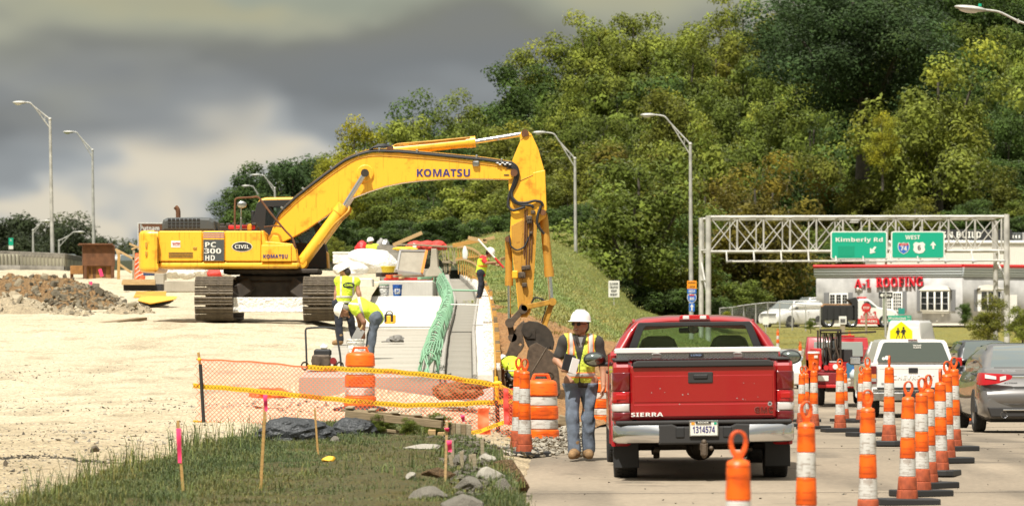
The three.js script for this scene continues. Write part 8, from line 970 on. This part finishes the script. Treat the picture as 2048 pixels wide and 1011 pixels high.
{const g=KINDS[5][0],im=new THREE.InstancedMesh(g,LEAF.mid,9);for(let i=0;i<9;i++){const px=rr(690,880,r),d=rr(57,60,r),s=rr(0.025,0.05,r);M4.compose(new V3(X(px,d),vy(X(px,d),d)- 0.05,-d),new THREE.Quaternion().setFromAxisAngle(UPV,r()*6),new V3(s,s*0.8,s));im.setMatrixAt(i,M4);}im.name='broadleaf_weeds';scene.add(im);tag(im,'leafy green weeds growing against the pallet','weeds',null,'stuff');}
// stone lying about: fine crumbs everywhere, larger along the wheel ruts
const rk=(s)=>{const q=rng(s),h=g_();h.hull([...Array(10)].map(()=>{const v=new V3(rr(-1,1,q),rr(-1,1,q),rr(-1,1,q)).normalize();return[v.x*1.2,v.y*0.7,v.z];}));return h.geo();},base=rk(3);
const crumbs=(n,N,mt,pick,name,label)=>{const im=new THREE.InstancedMesh(base,mt,N);for(let i=0;i<N;i++){const[x,y,z,s,b]=pick();M4.compose(new V3(x,y,z),new THREE.Quaternion().setFromEuler(new THREE.Euler(rr(-0.4,0.4,r),r()*6,rr(-0.4,0.4,r))),new V3(s,s,s));im.setMatrixAt(i,M4);im.setColorAt(i,new THREE.Color(b,b*0.97,b*0.92));}im.name=name;im.castShadow=im.receiveShadow=true;scene.add(im);tag(im,label,'stones',null,'stuff');};
crumbs(0,9000,m.rockPale,()=>{const d=38+50*Math.pow(r(),1.4),px=rr(-60,1030,r),n=vnoise(px*0.006,d*0.5,0,8);return[X(px,d),yy(X(px,d),d)+ 0.003,-d,rr(0.006,0.024,r)*(n>0.6?1.7:1),rr(0.55,1.3,r)];},'loose_stone','loose crushed stone strewn over the white yard');
crumbs(1,900,m.rock,()=>{const d=rr(40,76,r),px=rr(-40,900,r),rut=interp([[0,54],[520,53]],px);const q=r()<0.75?rut+rr(-0.35,0.35,r)+ 0.8*Math.sin(px*0.02):d;return[X(px,q),yy(X(px,q),q)+ 0.005,-q,rr(0.01,0.04,r),rr(0.35,0.95,r)];},'dark_crumbs','darker crumbs of soil along the wheel ruts of the yard');
crumbs(2,260,m.rock,()=>{const d=rr(40,100,r),px=rr(1060,2050,r);return[X(px,d),roadY(d)+ 0.004,-d,rr(0.006,0.018,r)*(r()<0.06?2:1),rr(0.25,1.0,r)];},'road_grit','scattered grit on the road between the posts');
crumbs(3,1500,m.rockPale,()=>{const d=rr(56,74,r),px=rr(1000,1175,r);return[X(px,d),0.12+rr(0,0.06,r),-d,rr(0.015,0.06,r),rr(0.6,1.2,r)];},'shoulder_stone','pale stones on the shoulder around the orange drum');
crumbs(4,420,m.rock,()=>{const d=rr(38,56,r),px=interp([[38,1010],[46,985],[56,950]],d)+ rr(-95,45,r),x=X(px,d),s=rr(0.012,0.06,r);return[x,lerp(vy(x,d),roadY(d),sst(960,1045,px))+ s*0.25,-d,s,rr(0.55,1.35,r)];},'kerb_rubble','broken grey rubble along the right edge of the verge');
// single rocks
const rockGeo=(i)=>{const r2=rng(40+i),pl=[...Array(15)].map(()=>[new V3(rr(-1,1,r2),rr(-1,1,r2),rr(-1,1,r2)).normalize(),rr(0.62,0.95,r2)]),g=new THREE.IcosahedronGeometry(1,7),p=g.attributes.position,v=new V3();for(let k=0;k<p.count;k++){v.fromBufferAttribute(p,k).normalize();let q=1.05;for(const[n,h]of pl){const t=n.dot(v);if(t>0.1)q=Math.min(q,h/t);}q*=0.95+0.12*fbm(v.x*4+i,v.y*4+v.z*3,0,3,i);p.setXYZ(k,v.x*q,v.y*q,v.z*q);}g.computeVertexNormals();return metreUV(g.index?g.toNonIndexed():g);},RG=[0,1,2,3].map((i)=>rockGeo(i+2));
[[982,951,46,0.170,0.115,m.rockPale,'pale rounded rock at the road edge below the brown clod'],[857,984,41,0.255,0.092,m.rock,'long pale slab of rock in the grass near the bottom'],[920,1000,40.5,0.230,0.115,m.rock,'broad grey rock at the bottom beside the crossed stakes'],[1005,985,44,0.128,0.196,m.rock,'upright grey rock at the bottom right corner of the verge'],[976,915,49,0.145,0.081,m.rockPale,'small pale rock above the brown clod at the verge edge'],[848,893,52,0.306,0.057,m.rockPale,'thin long pale stone lying in the grass below the pallet'],[918,914,48,0.136,0.103,m.rock,'grey rock among the short stakes'],[1016,942,47,0.306,0.207,m.dirtDark,'brown clod of earth and roots at the road edge'],[669,872,58,0.119,0.086,m.rock,'grey stone in front of the black bags'],[1040,968,45.5,0.051,0.046,m.rockPale,'small white stone on the road edge beside the clod'],[190,894,53,0.085,0.069,m.rockDark,'dark clod on the white stone at the left'],[10,923,47,0.043,0.052,m.rockDark,'single dark stone at the far left edge'],[373,891,53.5,0.051,0.057,m.rock,'brown stone just right of the nearest pink ribbon'],[940,965,43,0.204,0.103,m.rock,'flat rock behind the crossed stakes'],[880,941,45.5,0.221,0.092,m.dirtDark,'earthy lump in the grass left of the short stakes'],[823,951,44.5,0.068,0.046,m.rockPale,'small pale stone in the middle of the grass']].forEach(([px,py,d,w,h,mt,lab],i)=>{const g=ground(px,py+h*F/d*0.75,d,px<400?yy:px>970?(x,q)=>lerp(vy(x,q),roadY(q),sst(960,1045,px)):vy);g[1]+=h*0.35;const o=thing('rock',lab,'rock',g,i*1.3),k=mesh('rock_body',RG[i % 4],mt,o);k.scale.set(w*0.8,h*0.95,w*0.7);});
{const o=thing('yellow_ball','crushed yellow ball lying in the grass','ball',ground(658,924,50,vy)),k=mesh('ball_skin',RG[1],M([0.8,0.45,0.02],0.6),o);k.scale.set(0.075,0.045,0.06);k.position.y=0.02;}
}
{
const stake=(label,a,b,d,w,mat,rib)=>{const A=P(...b,d),B=P(...a,d),o=thing('survey_stake',label,'stake',A),q=g_(),v=B.clone().sub(A);q.bar([0,-0.12,0],v.toArray(),w,0.012,0.002);q.build('lath',mat,o);for(const[x,y0,y1,wd,n]of rib??[]){const s=P(x,y0,d).sub(A),e=P(x+2,y1,d).sub(A),r=g_();r.loft([0,1].map((j)=>seq(0,1,6).map((t)=>[lerp(s.x,e.x,t)+(j-0.5)*wd*(1-0.3*t),lerp(s.y,e.y,t),0.02+0.015*Math.sin(t*5+j)])),false,false);r.build('ribbon',n??m.pink,o);}return o;};
stake('stake with bright pink ribbon at the lower left',[355,840],[372,1040],40,0.026,m.stake,[[357,856,925,0.045]]);stake('stake with pink ribbon at its top, second from the left',[531,788],[516,1040],41,0.028,m.stake,[[530,789,822,0.04]]);stake('thin bare stake in front of the black bags',[629,817],[640,945],49,0.022,m.stake,[[628,940,944,0.1,m.netOrange]]);stake('pale stake with two pink ribbons in front of the pallet end',[894,842],[887,1040],41.5,0.024,m.lumber,[[893,855,862,0.045],[898,880,903,0.05],[925,829,843,0.04]]);
[[[848,976],[855,1020],40],[[806,1000],[808,1020],39],[[923,902],[926,960],45],[[904,880],[906,912],48],[[941,908],[944,944],45.5],[[948,907],[952,942],45.5],[[964,878],[966,914],48.5],[[900,909],[909,940],46],[[911,962],[907,990],43],[[955,980],[922,1014],40.5],[[930,984],[950,1012],40.4]].forEach(([a,b,d],i)=>stake(['short grey stake at the bottom left of the rocks','stub of a stake at the bottom edge','tallest short grey stake among the rocks','short stake just behind the pale ribboned stake','short stake in the pair of stakes, left one','short stake in the pair of stakes, right one','short stake nearest the fence end','short leaning stake left of the rocks','leaning grey stub before the flat rock','grey lath lying crossed, rising to the right','grey lath lying crossed, rising to the left'][i],a,b,d,0.038,m.lumberGrey));
}
{
const d=58.2,o=thing('timber_pallet','weathered pallet of grey timbers lying behind the grass','pallet'),bm=(a,b,dz,w,h,mt=m.lumberOld)=>{const q=g_(),A=P(...a,d),B=P(...b,d);A.z +=dz;B.z +=dz+0.25;q.bar(A.toArray(),B.toArray(),h,w,0.006,[0,0,1]);q.build('timber',mt,o);};bm([694,826],[886,846],0.5,0.1,0.1,m.lumberOld);bm([690,824],[880,842],-0.4,0.1,0.09);bm([728,862],[894,880],0.45,0.1,0.08);bm([728,860],[890,876],-0.3,0.1,0.08);bm([690,819],[760,826],0.2,0.18,0.03);for(const[x,y]of[[742,848],[760,848],[819,858],[865,866],[884,871]]){const q=g_(),A=P(x,y,d);q.box(0.1,0.12,0.9,A.x,A.y,A.z+0.1,0.008);q.build('block',m.lumber,o);}for(let i=0;i<5;i++){const t=i/4,q=g_(),A=P(lerp(700,880,t),lerp(822,841,t)- 5,d);q.box(0.1,0.02,1.0,A.x,A.y+0.02,A.z,0.004);q.build('deck_board',m.lumberGrey,o);}
const c=thing('wooden_crate','small wooden crate end beside the right end of the pallet','crate',P(922,876,58));for(let i=0;i<4;i++){const q=g_();q.box(0.064,0.2,0.3,-0.1+i*0.067,0.1-i*0.006,0,0.005);q.build('plank',i % 2?m.lumberGrey:m.lumberOld,c);}const e=thing('post_stub','dark square post stub between pallet and crate','post',P(900,878,58));{const q=g_();q.box(0.05,0.22,0.1,0,0.11,0,0.005);q.build('stub',m.iron,e);}
for(const[px,py,w,h,dp,s,lab]of[[590,880,0.92,0.34,0.5,2,'large black plastic bag slumped behind the grass'],[702,868,0.6,0.27,0.4,9,'smaller black plastic bag under the pallet end']]){const kp=ground(px,py,58,vy),k=(kp[1]-=0.05,thing('plastic_bag',lab,'bag',kp)),g=new THREE.IcosahedronGeometry(1,6),p=g.attributes.position;for(let i=0;i<p.count;i++){const x=p.getX(i),y=p.getY(i),z=p.getZ(i),f=0.8+0.3*fbm(x*1.4+s,y*1.4+z+s,0,3,s)+ 0.22*Math.abs(fbm(x*2.2+y*1.5+9,y*9-x*4.5+z*3+9,0,3,s+4)- 0.5)*2,tip=x<-0.55?1 -(-0.55-x)*1.1:1;p.setXYZ(i,x*f*w*0.55,Math.max(-0.03,(y*f*h*0.6+h*0.38)*tip),z*f*dp*0.55*tip);}g.computeVertexNormals();const q=g_();q.add(g);q.build('bag_skin',m.tarp,k);}
for(const[a,b,lab,mt]of[[[1116,838],[1138,844],'dark timber block between the drum and the walking man',m.lumberOld],[[1118,862],[1136,866],'white bag on the stones behind the walking man',m.bag]]){const A=P(...a,70),B=P(...b,70),k=thing('shoulder_block',lab,'block',A),q=g_();q.bar([0,0,0],B.clone().sub(A).toArray(),0.16,0.3,0.02);q.build('block_body',mt,k);}
// tar joints and old seams in the road
const seam=g_();for(const[a,b,d0,d1]of[[1060,2400,47,47.6],[1080,2400,59.5,60],[1090,2400,72,72.5],[1120,2400,88,88.4]])for(let i=0;i<24;i++){const t0=i/24,t1=(i+1)/ 24,q=(t)=>{const d2=lerp(d0,d1,t);return[X(lerp(a,b,t),d2),roadY(d2)+ 0.012,-d2+0.06*Math.sin(t*40)];};seam.bar(q(t0),q(t1),0.022,0.004,0.001,[0,1,0]);}tag(seam.build('road_joint',M([0.12,0.1,0.08],0.9)),null,null,null,'structure');
}
renderer.render(scene,camera);
